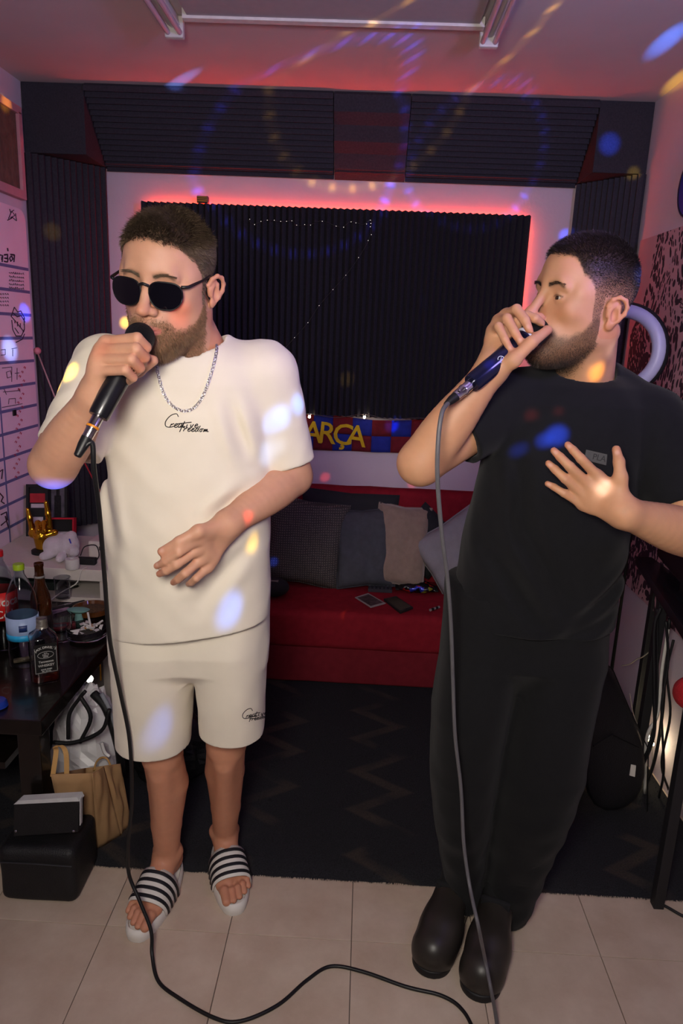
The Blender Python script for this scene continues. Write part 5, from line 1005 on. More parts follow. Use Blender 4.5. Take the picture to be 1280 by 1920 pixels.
def masks(p, kind):
    """hair and beard coverage of head-local points"""
    x, y, z = np.abs(p[:, 0]), p[:, 1], p[:, 2]
    j = 0.003 * waves(p, 5, 90.0)
    hl = np.interp(y, *HAIRLINE[kind]) + j
    hair = sst(-0.004, 0.007, z - hl)
    ear = ((x > 0.0735) & (y > -0.045) & (y < 0.004) & (z < 0.010) & (z > -0.045)) | ((x > 0.0790) & (y > -0.05) & (y < 0.012) & (z < 0.032)); hair = hair * (~ear)
    ck = np.interp(y, [-0.02, 0.004, 0.020, 0.035, 0.052, 0.070, 0.082, 0.095], [-0.085, -0.022, -0.034, -0.060, -0.071, -0.069, -0.053, -0.050] if kind == 'white' else [-0.085, -0.022, -0.030, -0.052, -0.064, -0.066, -0.053, -0.050]) + j
    beard = sst(-0.006, 0.010, ck - z) * sst(-0.006, 0.008, y + 0.002) * sst(-0.152, -0.140, z)
    lip = (x < 0.025) & (np.abs(z + 0.0715) < 0.0085 * np.clip(1 - (x / 0.029) ** 2, 0.0, 1) + 0.001) & (y > 0.075)
    nose = (x < 0.024) & (z > -0.0505) & (y > 0.08)
    beard = beard * (~lip) * (~nose)
    beard *= np.where((z > -0.066) & (x < 0.006) & (y > 0.08), 0.6, 1.0)
    beard *= np.where((z < -0.082) & (z > -0.092) & (x > 0.008) & (x < 0.02) & (y > 0.07), 0.55, 1.0)
    ear2 = (x > 0.0735) & (y < 0.004); beard = beard * (~ear2)
    return hair, beard, lip
def head_colors(p, kind, skin):
    c = np.tile(np.array(skin[:3], F32), (len(p), 1)); x, y, z = np.abs(p[:, 0]), p[:, 1], p[:, 2]
    def blend(w, col): return c + (np.array(col, F32) - c) * np.clip(w, 0, 1)[:, None]
    hair, beard, lip = masks(p, kind); s = np.array(skin[:3])
    c = blend(0.5 * np.exp(-(((x - 0.045) / 0.02) ** 2 + ((z + 0.030) / 0.02) ** 2)) * (y > 0.02), s * (1.0, 0.72, 0.66))
    c = blend(0.55 * np.exp(-((x / 0.018) ** 2 + ((z + 0.036) / 0.014) ** 2)) * (y > 0.085), s * (1.0, 0.70, 0.63))
    c = blend(0.45 * ((x > 0.076) & (y < 0.01)), s * (1.0, 0.70, 0.62))
    hc = srgb('#3a2e24')[:3] if kind == 'white' else srgb('#171311')[:3]
    bc = srgb('#6b4a2f')[:3] if kind == 'white' else srgb('#2a211c')[:3]
    c = blend(lip * 0.85, srgb('#b4685c')[:3]); fade = 0.40 + 0.60 * sst(0.005, 0.060, z); c = blend(hair * 0.95 * fade, hc); c = blend(beard * (0.5 if kind == 'white' else 0.62), bc)
    bz = 0.0195 + 0.004 * sst(0.012, 0.030, x) - 0.006 * sst(0.034, 0.048, x)
    c = blend(0.75 * np.exp(-((z - bz) / (0.0042 - 0.0012 * sst(0.02, 0.045, x))) ** 2) * sst(0.010, 0.014, x) * (1 - sst(0.046, 0.052, x)) * (y > 0.05), hc)
    # lash line
    if kind == 'black':
        c = blend(0.8 * (np.abs(((p[:, 0] ** 2) ** 0.5 - 0.031)) < 0.0135) * np.exp(-((z - 0.0030 + 14 * (x - 0.031) ** 2) / 0.0013) ** 2) * (y > 0.07), srgb('#1a1210')[:3])
    return c
def strands(name, roots, nrm, length, width, lay, m, parent, seed, curl=0.25):
    """thousands of single tapering hairs as one mesh"""
    r = np.random.RandomState(seed); n = len(roots); L = length[:, None] * r.uniform(0.7, 1.2, (n, 1))
    d0 = nrm + lay + r.normal(size=(n, 3)) * curl; d0 /= np.linalg.norm(d0, axis=1)[:, None]
    d1 = d0 + lay * 0.8 + r.normal(size=(n, 3)) * curl * 0.7; d1 /= np.linalg.norm(d1, axis=1)[:, None]
    s = np.cross(d0, r.normal(size=(n, 3))); s /= np.linalg.norm(s, axis=1)[:, None]; s *= width
    a = roots - nrm * 0.0008; b = roots + d0 * L * 0.5; c = b + d1 * L * 0.5
    V = np.stack([a - s, a + s, b + s * 0.8, b - s * 0.8, c], 1).reshape(-1, 3); i = np.arange(n)[:, None] * 5
    T = np.concatenate([i + [0, 1, 2], i + [0, 2, 3], i + [3, 2, 4]]); o = np_mesh(name, V, T, m, parent, smooth=False); return o
def scatter(V, Q, weight, n, seed):
    r = np.random.RandomState(seed); a, b, c, d = (V[Q[:, i]] for i in range(4))
    ar = (np.linalg.norm(np.cross(b - a, c - a), axis=1) + np.linalg.norm(np.cross(c - a, d - a), axis=1)) / 2
    w = ar * weight[Q].mean(1); cum = np.cumsum(w); k = np.searchsorted(cum, r.uniform(0, cum[-1], n)); u, v = r.uniform(size=(2, n, 1))
    return a[k] * (1 - u) * (1 - v) + b[k] * u * (1 - v) + c[k] * u * v + d[k] * (1 - u) * v
# ------------------------------------------------------------------ the two singers
SKIN1, SKIN2 = srgb('#c9967b'), srgb('#c4916f')
M_skin = pigment_mat('skin', 0.48, bump=0.06, bscale=700, sss=0.08, var=0.07, vscale=55, spec=0.35)
def rows(tab, Y=None):
    """sections of a garment: (pixel row, left edge, right edge, depth of its middle, half depth)"""
    out = []
    for py, xl, xr, y, b in tab:
        l, r = P(xl, py, y), P(xr, py, y); out.append(((l[2] + r[2]) / 2, (l[0] + r[0]) / 2, y, abs(r[0] - l[0]) / 2, b))
    return out
def limb(pts, rs, k=0.004): return [cap(pts[i], pts[i + 1], rs[i], rs[i + 1], k) for i in range(len(pts) - 1)]
def hand(wrist, mcps, pips, dips, tips, thumb, r=0.0094, rw=0.024, tk=1.0, fk=0.0035):
    """five-fingered hand: palm from metacarpal volumes, each finger its own chain"""
    w = np.array(wrist); q = [cap(w, w + (np.mean(mcps, 0) - w) * 0.2, rw, rw * 0.9, 0.02)]
    for i, m in enumerate(mcps):
        s = w + (np.array(m) - np.mean(mcps, 0)) * 0.55 + (np.mean(mcps, 0) - w) * 0.18
        q.append(cap(s, m, r * 1.30, r * 1.12, 0.016))
    for a, b in zip(mcps[:-1], mcps[1:]): q.append(cap(np.array(a) * 0.8 + w * 0.2, np.array(b) * 0.8 + w * 0.2, r * 1.2, None, 0.012))
    f = [1.0, 1.03, 0.98, 0.86]; fs = []
    for i in range(4):
        a, b, c, d = map(np.array, (mcps[i], pips[i], dips[i], tips[i])); e = r * f[i]
        fs.append(group([cap(a, b, e * 1.06, e * 0.99, 0.002), cap(b, c, e * 0.99, e * 0.90, 0.002), cap(c, d, e * 0.90, e * 0.74, 0.002)], fk))
    t = [np.array(x) for x in thumb]
    th = group([cap(t[0], t[1], r * 1.75, r * 1.42, 0.008), cap(t[1], t[2], r * 1.30, r * 1.18, 0.008), cap(t[2], t[3], r * 1.14 * tk, r * 0.92 * tk, 0.005)], 0.012)
    return q + [group(fs, 0.010), th]
def join(meshes):
    Vs, Qs, o = [], [], 0
    for V, Q in meshes: Vs.append(V); Qs.append(Q + o); o += len(V)
    return np.concatenate(Vs), np.concatenate(Qs)
def sleeve(a, b, ra, rb, t_hem, hollow=0.006, extra=None, k=0.02, pre=0.35):
    """open-ended sleeve from the shoulder a towards b, cut square at t_hem along it"""
    a, b = np.array(a), np.array(b); d = (b - a) / np.linalg.norm(b - a); h = a + (b - a) * t_hem
    q = [cap(a, b, ra, rb, k)] + (extra or []) + [halfspace(h, d, 0.003)]
    s = a + (b - a) * t_hem * (1 - pre); rs = ra + (rb - ra) * t_hem * (1 - pre)
    q.append(cap(s, b + d * 0.05, rs - hollow - 0.012, rb - hollow, 0.004, 's'))
    return group(q, k)
def ringcaps(c, rx, ry, tilt, r, n=28, sk=0.0):
    pts = []
    for i in range(n + 1):
        t = 2 * math.pi * i / n; pts.append(np.array(c) + np.array([rx * math.cos(t), ry * math.sin(t), math.sin(t) * ry * tilt + math.cos(t) * sk]))
    return [cap(pts[i], pts[i + 1], r, r, 0.006) for i in range(n)]
def foot_prims(o, fwd, side, rise=0.028, L=1.0):
    """bare foot; o = point on the floor under the ankle, fwd = toe direction, side = +1 when the big toe lies towards +x of the foot frame"""
    f = np.array([fwd[0], fwd[1], 0.0]); f /= np.linalg.norm(f); x = np.array([f[1], -f[0], 0.0]) * side; z = np.array([0, 0, 1.0])
    g = lambda a, b, c: np.array([o[0], o[1], rise]) + (x * a + f * b + z * c) * L
    q = [ell(g(0, -0.030, 0.030), (0.030 * L,) * 3, 0.02), cap(g(0, 0.0, 0.075), g(0.004, 0.075, 0.032), 0.036 * L, 0.029 * L, 0.02), cap(g(0.004, 0.06, 0.036), g(0.014, 0.135, 0.016), 0.030 * L, 0.018 * L, 0.02),
         cap(g(-0.006, 0.04, 0.026), g(-0.022, 0.120, 0.013), 0.026 * L, 0.015 * L, 0.02), cap(g(-0.03, 0.115, 0.012), g(0.03, 0.135, 0.014), 0.014 * L, 0.016 * L, 0.015)]
    toes = []
    for a0, b0, a1, b1, r in ((0.028, 0.135, 0.026, 0.190, 0.0125), (0.008, 0.142, 0.007, 0.190, 0.0092), (-0.008, 0.138, -0.010, 0.182, 0.0088), (-0.022, 0.130, -0.026, 0.168, 0.0084), (-0.034, 0.118, -0.040, 0.150, 0.0082)):
        m = g((a0 + a1) / 2, (b0 + b1) / 2, 0.018); toes.append(group([cap(g(a0, b0, 0.012), m, r * 1.05 * L, r * L, 0.006), cap(m, g(a1, b1, 0.009), r * L, r * 0.95 * L, 0.004)], 0.0012))
    return q + [group(toes, 0.006), ell(g(0.028, 0.0, 0.082), (0.015 * L,) * 3, 0.015), ell(g(-0.028, -0.008, 0.074), (0.014 * L,) * 3, 0.015)], g

def make_head(kind, o, R, sc):
    return moved(group(head_prims(kind)), o, R, sc, 0.02)

# ---- man in white
H1o, H1R, H1s = P(316, 526, 1.37), axes(10, -12, 5.5), np.array([0.985, 0.97, 1.01])
man1 = thing('person', (-0.40, 1.62, 0.0), 'man in cream T-shirt and shorts, dark sunglasses and striped slides, singing into a microphone', 'person')
neck1 = P(372, 668, 1.445)
shR1, shL1 = P(190, 690, 1.45), P(507, 700, 1.46)
elR1, wrR1 = P(100, 872, 1.31), P(178, 742, 1.225)
elL1, wrL1 = P(549, 893, 1.49), P(428, 982, 1.335)
hd1 = group([make_head('white', H1o, H1R, H1s), cap(H1o + H1R @ np.array([0, -0.028, -0.055]), neck1, 0.054, 0.058, 0.03), cap(H1o + H1R @ np.array([-0.05, -0.03, -0.05]), neck1 + np.array([-0.012, -0.055, -0.02]), 0.013, 0.012, 0.03),
              cap(neck1 + np.array([0, 0.01, -0.03]), neck1 + np.array([-0.12, 0.03, -0.07]), 0.05, 0.04, 0.03), cap(neck1 + np.array([0, 0.01, -0.03]), neck1 + np.array([0.12, 0.03, -0.07]), 0.05, 0.04, 0.03), ell(neck1 + np.array([0, -0.005, -0.09]), (0.10, 0.07, 0.07), 0.03),
              halfspace(neck1 + np.array([0, 0, -0.09]), (0, 0, -1))], 0.02)
hR1 = hand(wrR1, [P(200, 642, 1.222), P(190, 657, 1.214), P(184, 675, 1.206), P(183, 696, 1.200)], [P(257, 634, 1.196), P(255, 654, 1.186), P(246, 674, 1.180), P(235, 694, 1.178)],
           [P(274, 651, 1.212), P(271, 670, 1.204), P(262, 690, 1.198), P(249, 708, 1.194)], [P(270, 664, 1.238), P(265, 682, 1.232), P(254, 700, 1.226), P(240, 716, 1.220)],
           [P(196, 728, 1.235), P(222, 712, 1.258), P(260, 694, 1.258), P(287, 676, 1.246)], 0.0096, 0.025, 1.0, 0.0015)
hL1 = hand(wrL1, [P(374, 1010, 1.288), P(369, 1031, 1.292), P(376, 1050, 1.300), P(390, 1064, 1.312)], [P(335, 1036, 1.258), P(331, 1058, 1.262), P(347, 1075, 1.272), P(368, 1084, 1.288)],
           [P(311, 1052, 1.264), P(312, 1070, 1.270), P(334, 1086, 1.282), P(359, 1092, 1.298)], [P(294, 1061, 1.278), P(299, 1076, 1.286), P(325, 1092, 1.298), P(353, 1095, 1.312)],
           [P(412, 988, 1.318), P(372, 996, 1.276), P(336, 1016, 1.264), P(303, 1034, 1.268)], 0.0088, 0.024)
def arm(sh, el, wr, hn, r=(0.050, 0.043, 0.045, 0.036, 0.0265), flat=1.0):
    sh, el, wr = map(np.array, (sh, el, wr)); m = sh + (el - sh) * 0.3
    tt = np.linspace(0, 1, 15); rr = np.interp(tt, np.linspace(0, 1, 61), np.convolve(np.pad(np.interp(np.linspace(0, 1, 61), [0, 0.22, 0.45, 0.75, 1], [r[1] * 0.97, r[2], r[2] * 0.95, r[3] * 0.90, r[4]]), 8, 'edge'), np.ones(17) / 17, 'valid'))
    return group([group(limb([m, el], [r[0], r[1]]), 0.02), group([cap(el + (wr - el) * tt[i], el + (wr - el) * tt[i + 1], rr[i], rr[i + 1], 0.0008) for i in range(14)], 0.012)] + hn, 0.02)
arms1 = group([arm(shR1, elR1, wrR1, hR1), arm(shL1, elL1, wrL1, hL1, (0.046, 0.040, 0.043, 0.035, 0.0255))], 0.0)
hipR1, hipL1 = P(295, 1180, 1.53), P(432, 1180, 1.55)
knR1, knL1 = P(304, 1412, 1.585), P(424, 1394, 1.635)
anR1, anL1 = P(314, 1622, 1.675), P(421, 1580, 1.770)
fR, fgR = foot_prims((anR1[0], anR1[1]), (-0.05, -0.305), -1, 0.027)
fL, fgL = foot_prims((anL1[0], anL1[1]), (0.117, -0.317), 1, 0.027)
def leg(hp, kn, an, ft, cal):
    d = an - kn; c1 = kn + d * 0.28 + np.array([cal * 0.006, 0.018, 0]); c2 = kn + d * 0.62 + np.array([0, 0.008, 0])
    return [cap(hp, kn, 0.075, 0.051, 0.01), ell(kn + np.array([0, -0.020, -0.005]), (0.034, 0.028, 0.042), 0.02), cap(kn, c1, 0.049, 0.0515, 0.006), cap(c1, c2, 0.0515, 0.040, 0.006), cap(c2, an, 0.040, 0.0285, 0.006), cap(kn + np.array([0, -0.022, -0.05]), kn + d * 0.8 + np.array([0, -0.008, 0]), 0.024, 0.02, 0.02)] + ft
legs1 = group([group(leg(hipR1, knR1, anR1, fR, 1)), group(leg(hipL1, knL1, anL1, fL, -1))], 0.0)
torso1 = group([tubez(rows([(760, 230, 480, 1.46, 0.085), (900, 235, 475, 1.475, 0.085), (1060, 240, 470, 1.50, 0.09), (1170, 235, 480, 1.53, 0.095)]), 0.03), cap(shR1, shL1, 0.045, None, 0.03)], 0.02)

def body(parent, kind, o, R, sc, skin, head, rest, extra_pink=(), nails=()):
    """one mesh: head at fine resolution, limbs and hidden trunk joined to it"""
    hv, hq = surface(head, 0.0019); ms = [(hv, hq)] + [(lambda v, q: (smooth_mesh(v, q, 2), q))(*surface(p, h)) for p, h in rest]; V, Q = join(ms); nh = len(hv)
    c = np.tile(np.array(skin[:3], F32), (len(V), 1)); l = ((hv - o) @ R / sc).astype(F32); c[:nh] = head_colors(l, kind, skin)
    c *= (1 + 0.04 * waves(V.astype(F32), 3, 9.0))[:, None]
    low = np.clip((0.75 - V[:, 2]) / 0.25, 0, 1); c *= 1 - low[:, None] * np.array([0.02, 0.15, 0.20])
    for p, r, a in extra_pink:
        w = a * np.exp(-(np.linalg.norm(V - p, axis=1) / r) ** 2); c *= 1 - w[:, None] * np.array([0.02, 0.22, 0.26])
    for p, rr in nails:
        w = np.clip(1.6 - np.linalg.norm(V - p, axis=1) / rr, 0, 1)[:, None] * 0.65; c = c * (1 - w) + np.array(srgb('#dcae9f')[:3]) * w
    np_mesh('body', V, Q, M_skin, parent, colors=c); return hv, hq, l
HAND_PINK = [(P(x, y, z), 0.016, 0.8) for x, y, z in ((272, 655, 1.2), (268, 676, 1.2), (258, 694, 1.19), (281, 674, 1.25), (200, 645, 1.2), (188, 660, 1.2), (296, 1062, 1.28), (302, 1078, 1.286), (303, 1034, 1.27), (330, 1092, 1.29))]
hv, hq, hl = body(man1, 'white', H1o, H1R, H1s, SKIN1, hd1, [(arms1, 0.0023), (legs1, 0.0027), (torso1, 0.009)], HAND_PINK, [(P(302, 1032, 1.258), 0.0045), (P(296, 1058, 1.270), 0.0038)])
def fur(kind, hv, hq, hl, R, sc, parent, hair_m, beard_m):
    hair, beard, lip = masks(hl, kind); r = np.random.RandomState(4)
    n = 24000 if kind == 'white' else 38000; rt = scatter(hv, hq, hair, n, 11); o = H1o if kind == 'white' else H2o; l = (rt - o) @ R / sc; nn = gradient(fur.head, rt)
    top = sst(0.055, 0.085, l[:, 2]); side = 1 - top
    if kind == 'white':
        ln = 0.0035 + 0.006 * sst(0.0, 0.06, l[:, 2]) + 0.014 * top + 0.005 * sst(0.03, 0.07, l[:, 1]) * top
        lay = top[:, None] * np.array([-0.5, 1.1, -0.15]) + side[:, None] * np.array([0, -0.45, -0.75])
        lay[:, 0] += 0.5 * np.sin(l[:, 1] * 60 + l[:, 0] * 25) * top
    else:
        ln = 0.0018 + 0.003 * sst(0.0, 0.06, l[:, 2]) + 0.006 * top; lay = top[:, None] * np.array([0, 0.7, -0.1]) + side[:, None] * np.array([0, -0.35, -0.6])
    h = strands('hair', rt, nn, ln * sc.mean(), 0.00052 if kind == 'white' else 0.00028, lay @ R.T, hair_m, parent, 5, 0.22)
    n = 13000 if kind == 'white' else 17000; rt = scatter(hv, hq, beard * (hl[:, 2] > -0.15), n, 12); l = (rt - o) @ R / sc; nn = gradient(fur.head, rt)
    ch = sst(-0.075, -0.110, l[:, 2]) if False else np.clip((-0.075 - l[:, 2]) / 0.035, 0, 1) * np.clip((l[:, 1] - 0.02) / 0.03, 0, 1)
    ln = (0.0050 + 0.010 * ch) if kind == 'white' else (0.0030 + 0.0035 * ch)
    lay = np.stack([0.15 * np.sign(l[:, 0]), 0.15 + 0 * ch, -0.75 - 0.3 * ch], 1)
    b = strands('beard', rt, nn, ln * sc.mean(), 0.00030 if kind == 'white' else 0.00019, lay @ R.T, beard_m, parent, 6, 0.30)
    # eyebrows
    bw = []
    for s in (-1, 1):
        u = r.uniform(0, 1, 260); x = s * (0.012 + 0.036 * u); z = 0.0185 + 0.006 * np.sin(u * 2.2) - 0.003 * u * u + r.uniform(-0.0026, 0.0026, 260) * (1.1 - 0.6 * u); bw.append(np.stack([x, np.full(260, 0.12), z], 1))
    bw = np.concatenate(bw); k = np.argmin
    front = hl[:, 1] > 0.03; fv = hl[front]; pick = []
    for q in bw: pick.append(fv[np.argmin((fv[:, 0] - q[0]) ** 2 + (fv[:, 2] - q[2]) ** 2)])
    pick = np.array(pick); wv = (pick * sc) @ R.T + o; nn = gradient(fur.head, wv)
    lay = np.stack([np.sign(pick[:, 0]) * 1.3, 0 * pick[:, 0], 0.35 - 8 * (np.abs(pick[:, 0]) - 0.02)], 1)
    for g in (pick[:, 0] < 0, pick[:, 0] >= 0): strands('eyebrow', wv[g], nn[g] * 0.4, np.full(int(g.sum()), 0.0065), 0.00035, (lay @ R.T)[g], hair_m, parent, 7, 0.2)
M_hair1 = mat('brown_hair', '#5a4a3a', 0.5, var=0.35, scale=60); M_beard1 = mat('light_brown_beard', '#7d6044', 0.5, var=0.35, scale=90)
M_hair2 = mat('near_black_hair', '#1d1714', 0.45, var=0.3, scale=60); M_beard2 = mat('dark_brown_beard', '#33271f', 0.5, var=0.35, scale=90)
fur.head = hd1
fur('white', hv, hq, hl, H1R, H1s, man1, M_hair1, M_beard1)

# clothes of the man in white
M_cream = mat('cream_cotton', '#e6dccb', 0.9, var=0.02, scale=20, bump=0.18, bscale=1500, spec=0.15, sheen=0.15)
M_creamrib = mat('cream_rib', '#e3d9c8', 0.9, var=0.02, scale=20, bump=0.3, bscale=1800, spec=0.15)
def sh_rows1(dr=0.0):
    return [(z, cx, cy, a - dr, b - dr) for z, cx, cy, a, b in rows([(636, 330, 420, 1.44, 0.05), (655, 280, 452, 1.445, 0.075), (680, 228, 490, 1.45, 0.092), (715, 215, 506, 1.455, 0.108), (770, 210, 511, 1.46, 0.118), (830, 205, 511, 1.465, 0.122), (900, 203, 509, 1.47, 0.124),
        (1000, 204, 508, 1.485, 0.126), (1100, 208, 506, 1.505, 0.130), (1200, 210, 503, 1.525, 0.132), (1230, 210, 502, 1.53, 0.132)])]
def folds1(p):
    x, y, z = p[:, 0] + 0.39, p[:, 1], p[:, 2]
    body = np.clip((1.38 - z) / 0.2, 0, 1)
    d = 0.0048 * waves(p, 21, 4.5, 6, (1, 1, 0.25)) * body + 0.0016 * waves(p, 22, 14.0, 7)
    # drags from the lowered arm towards the belly and from the raised armpit
    for (ax, az, bx, bz, w, am) in ((0.17, 1.16, 0.02, 1.00, 0.018, 0.008), (0.17, 1.20, 0.08, 1.12, 0.012, 0.007), (0.16, 1.08, 0.06, 0.93, 0.016, 0.006), (-0.15, 1.30, -0.10, 1.02, 0.016, 0.007), (-0.16, 1.16, -0.14, 0.85, 0.018, 0.0025), (0.13, 1.38, 0.17, 1.24, 0.012, 0.006)):
        a = np.array([ax, az], F32); e = np.array([bx, bz], F32) - a; h = np.clip(((x - ax) * e[0] + (z - az) * e[1]) / (e @ e), 0, 1)
        dd = np.hypot(x - ax - h * e[0], z - az - h * e[1]); d += 1.4 * am * (np.exp(-(dd / w) ** 2) - 0.6 * np.exp(-((dd - 2.0 * w) / w) ** 2)) * np.sin(np.clip(h, 0.05, 0.95) * 3.14)
    return d.astype(F32)
colc = P(365, 676, 1.430)
hemL, hemR = P(212, 1180, 1.5), P(503, 1152, 1.5); hemn = np.cross(hemR - hemL, np.array([0, 1.0, 0.0])); hemn = hemn * (-1 if hemn[2] > 0 else 1); hemn = hemn / np.linalg.norm(hemn)
slR1 = displaced(sleeve(shR1 + np.array([0.01, 0, 0.0]), elR1 + np.array([0.006, 0.01, -0.012]), 0.067, 0.060, 0.80), lambda p: 0.003 * waves(p, 31, 9.0, 6) + 0.0016 * waves(p, 32, 22.0, 5), 0.004)
slL1 = displaced(sleeve(shL1 + np.array([-0.01, 0, 0.0]), elL1, 0.064, 0.054, 0.86), lambda p: 0.0028 * waves(p, 33, 9.0, 6) + 0.0014 * waves(p, 34, 22.0, 5), 0.004)
trunk1 = displaced(group([tubez(sh_rows1(), 0.03, 2.3), cap(neck1 + np.array([-0.05, 0.01, -0.012]), shR1 + np.array([0.012, 0, -0.005]), 0.052, 0.060, 0.03), cap(neck1 + np.array([0.05, 0.01, -0.012]), shL1 + np.array([-0.012, 0, -0.005]), 0.052, 0.060, 0.03)], 0.03), folds1, 0.01)
shirt1 = group([trunk1, halfspace(hemL, hemn, 0.003), tubez([(z - 0.0, cx, cy, a, b) for z, cx, cy, a, b in sh_rows1(0.010) if z < 0.98], 0.004, 2.3, 's'), Prim(slR1.fn, slR1.c, slR1.r, 0.018), Prim(slL1.fn, slL1.c, slL1.r, 0.018),
                ell(colc + np.array([0, 0, 0.03]), (0.060, 0.064, 0.10), 0.006, mode='s')] + [])
V, Q = surface(shirt1, 0.0036); V = smooth_mesh(V, Q, 1)
o = np_mesh('shirt', V, Q, M_cream, man1); o['label'] = 'cream cotton T-shirt'
col1 = group(ringcaps(colc + np.array([0, 0, 0.004]), 0.062, 0.066, 0.58, 0.0075, 32, 0.0), 0.006)
V, Q = surface(col1, 0.0025); np_mesh('collar', V, Q, M_creamrib, o)
def shorts_leg(tab): return tubez(rows(tab), 0.012, 2.2)
legRs = [(1085, 212, 362, 1.53, 0.118), (1200, 213, 364, 1.535, 0.115), (1270, 215, 362, 1.545, 0.105), (1330, 218, 358, 1.555, 0.097), (1388, 221, 355, 1.565, 0.092)]
legLs = [(1085, 360, 503, 1.54, 0.118), (1200, 362, 501, 1.545, 0.115), (1270, 369, 498, 1.56, 0.105), (1320, 373, 496, 1.57, 0.097), (1366, 377, 494, 1.58, 0.090)]
def holl(tab, k): return tubez([(z, cx, cy, a - 0.015, b - 0.015) if i else (z - 0.03, cx, cy, a - 0.011, b - 0.011) for i, (z, cx, cy, a, b) in enumerate(sorted(rows(tab)))][:3], 0.004, 2.2, 's')
shorts1 = displaced(group([tubez(rows([(1085, 214, 502, 1.535, 0.116), (1200, 215, 500, 1.54, 0.110), (1235, 219, 497, 1.545, 0.100), (1258, 240, 478, 1.55, 0.06)]), 0.03, 2.3), group([shorts_leg(legRs), holl(legRs, 0)], 0.025), group([shorts_leg(legLs), holl(legLs, 1)], 0.014)], 0.012), lambda p: 0.0022 * waves(p, 41, 6.0, 6, (1, 1, 0.4)) + 0.0012 * waves(p, 42, 16, 6), 0.005)
V, Q = surface(shorts1, 0.0036); V = smooth_mesh(V, Q, 1)
sho = np_mesh('shorts', V, Q, M_cream, man1); sho['label'] = 'cream cotton shorts'
# ---- man in black
H2o, H2R, H2s = P(1090, 565, 1.45), axes(69, 4, 4), np.array([0.97, 0.95, 1.03])
man2 = thing('person', (0.40, 1.62, 0.0), 'dark-haired bearded man in black T-shirt and trousers singing with a hand on his chest', 'person')
neck2 = P(1092, 712, 1.505)
shR2, shL2 = P(950, 752, 1.48), P(1232, 792, 1.47)
elR2, wrR2 = P(788, 868, 1.36), P(922, 692, 1.335)
elL2, wrL2 = P(1318, 1010, 1.36), P(1172, 962, 1.272)
hd2 = group([make_head('black', H2o, H2R, H2s), cap(H2o + H2R @ np.array([0, -0.030, -0.055]), neck2, 0.056, 0.060, 0.03), cap(H2o + H2R @ np.array([-0.055, -0.035, -0.05]), neck2 + np.array([-0.02, -0.055, -0.02]), 0.014, 0.012, 0.03),
              cap(neck2 + np.array([0, 0.01, -0.03]), neck2 + np.array([-0.11, 0.03, -0.07]), 0.05, 0.04, 0.03), cap(neck2 + np.array([0, 0.01, -0.03]), neck2 + np.array([0.11, 0.03, -0.07]), 0.05, 0.04, 0.03), ell(neck2 + np.array([0, -0.005, -0.09]), (0.10, 0.07, 0.07), 0.03),
              halfspace(neck2 + np.array([0, 0, -0.09]), (0, 0, -1))], 0.02)
hR2 = hand(wrR2, [P(972, 598, 1.378), P(950, 590, 1.385), P(934, 602, 1.385), P(924, 622, 1.378)], [P(988, 592, 1.350), P(968, 580, 1.345), P(950, 597, 1.340), P(934, 612, 1.336)],
           [P(1003, 597, 1.338), P(984, 600, 1.328), P(964, 622, 1.323), P(946, 636, 1.320)], [P(1014, 605, 1.346), P(991, 617, 1.326), P(976, 642, 1.322), P(957, 656, 1.318)],
           [P(934, 694, 1.322), P(962, 676, 1.305), P(996, 642, 1.308), P(1026, 619, 1.332)], 0.0092, 0.025)
hL2 = hand(wrL2, [P(1120, 892, 1.300), P(1104, 910, 1.303), P(1095, 929, 1.308), P(1092, 947, 1.312)], [P(1089, 860, 1.292), P(1068, 875, 1.294), P(1059, 898, 1.299), P(1057, 925, 1.305)],
           [P(1074, 844, 1.303), P(1050, 857, 1.305), P(1040, 880, 1.309), P(1038, 913, 1.313)], [P(1064, 834, 1.312), P(1038, 845, 1.314), P(1028, 869, 1.317), P(1026, 907, 1.320)],
           [P(1162, 928, 1.280), P(1163, 896, 1.280), P(1160, 866, 1.288), P(1155, 843, 1.300)], 0.0085, 0.025, 0.98, 0.009)
arms2 = group([arm(shR2, elR2, wrR2, hR2, (0.052, 0.043, 0.045, 0.036, 0.027)), arm(shL2, elL2, wrL2, hL2, (0.052, 0.044, 0.047, 0.038, 0.027))], 0.0)
legs2 = group([cap(P(930, 1200, 1.55), P(870, 1440, 1.58), 0.075, 0.05), cap(P(870, 1440, 1.58), P(862, 1680, 1.655), 0.05, 0.032), cap(P(1040, 1200, 1.55), P(1000, 1440, 1.56), 0.075, 0.05), cap(P(1000, 1440, 1.56), P(938, 1690, 1.64), 0.05, 0.032)], 0.02)
torso2 = group([tubez(rows([(800, 930, 1180, 1.47, 0.085), (950, 905, 1150, 1.49, 0.085), (1080, 890, 1130, 1.52, 0.09), (1190, 870, 1110, 1.54, 0.095)]), 0.03), cap(shR2, shL2, 0.045, None, 0.03)], 0.02)
HAND_PINK2 = [(P(x, y, z), 0.016, 0.7) for x, y, z in ((1064, 834, 1.31), (1038, 845, 1.31), (1028, 869, 1.317), (1026, 907, 1.32), (1155, 843, 1.3), (991, 617, 1.33), (976, 642, 1.32), (957, 656, 1.32), (1026, 619, 1.33))]
hv, hq, hl = body(man2, 'black', H2o, H2R, H2s, SKIN2, hd2, [(arms2, 0.0023), (legs2, 0.010), (torso2, 0.009)], HAND_PINK2, [(P(x, y, z), 0.0042) for x, y, z in ((1066, 837, 1.302), (1041, 848, 1.304), (1031, 871, 1.308), (1029, 908, 1.312), (1156, 848, 1.288), (990, 613, 1.316), (975, 638, 1.312), (956, 652, 1.308))])
fur.head = hd2
fur('black', hv, hq, hl, H2R, H2s, man2, M_hair2, M_beard2)
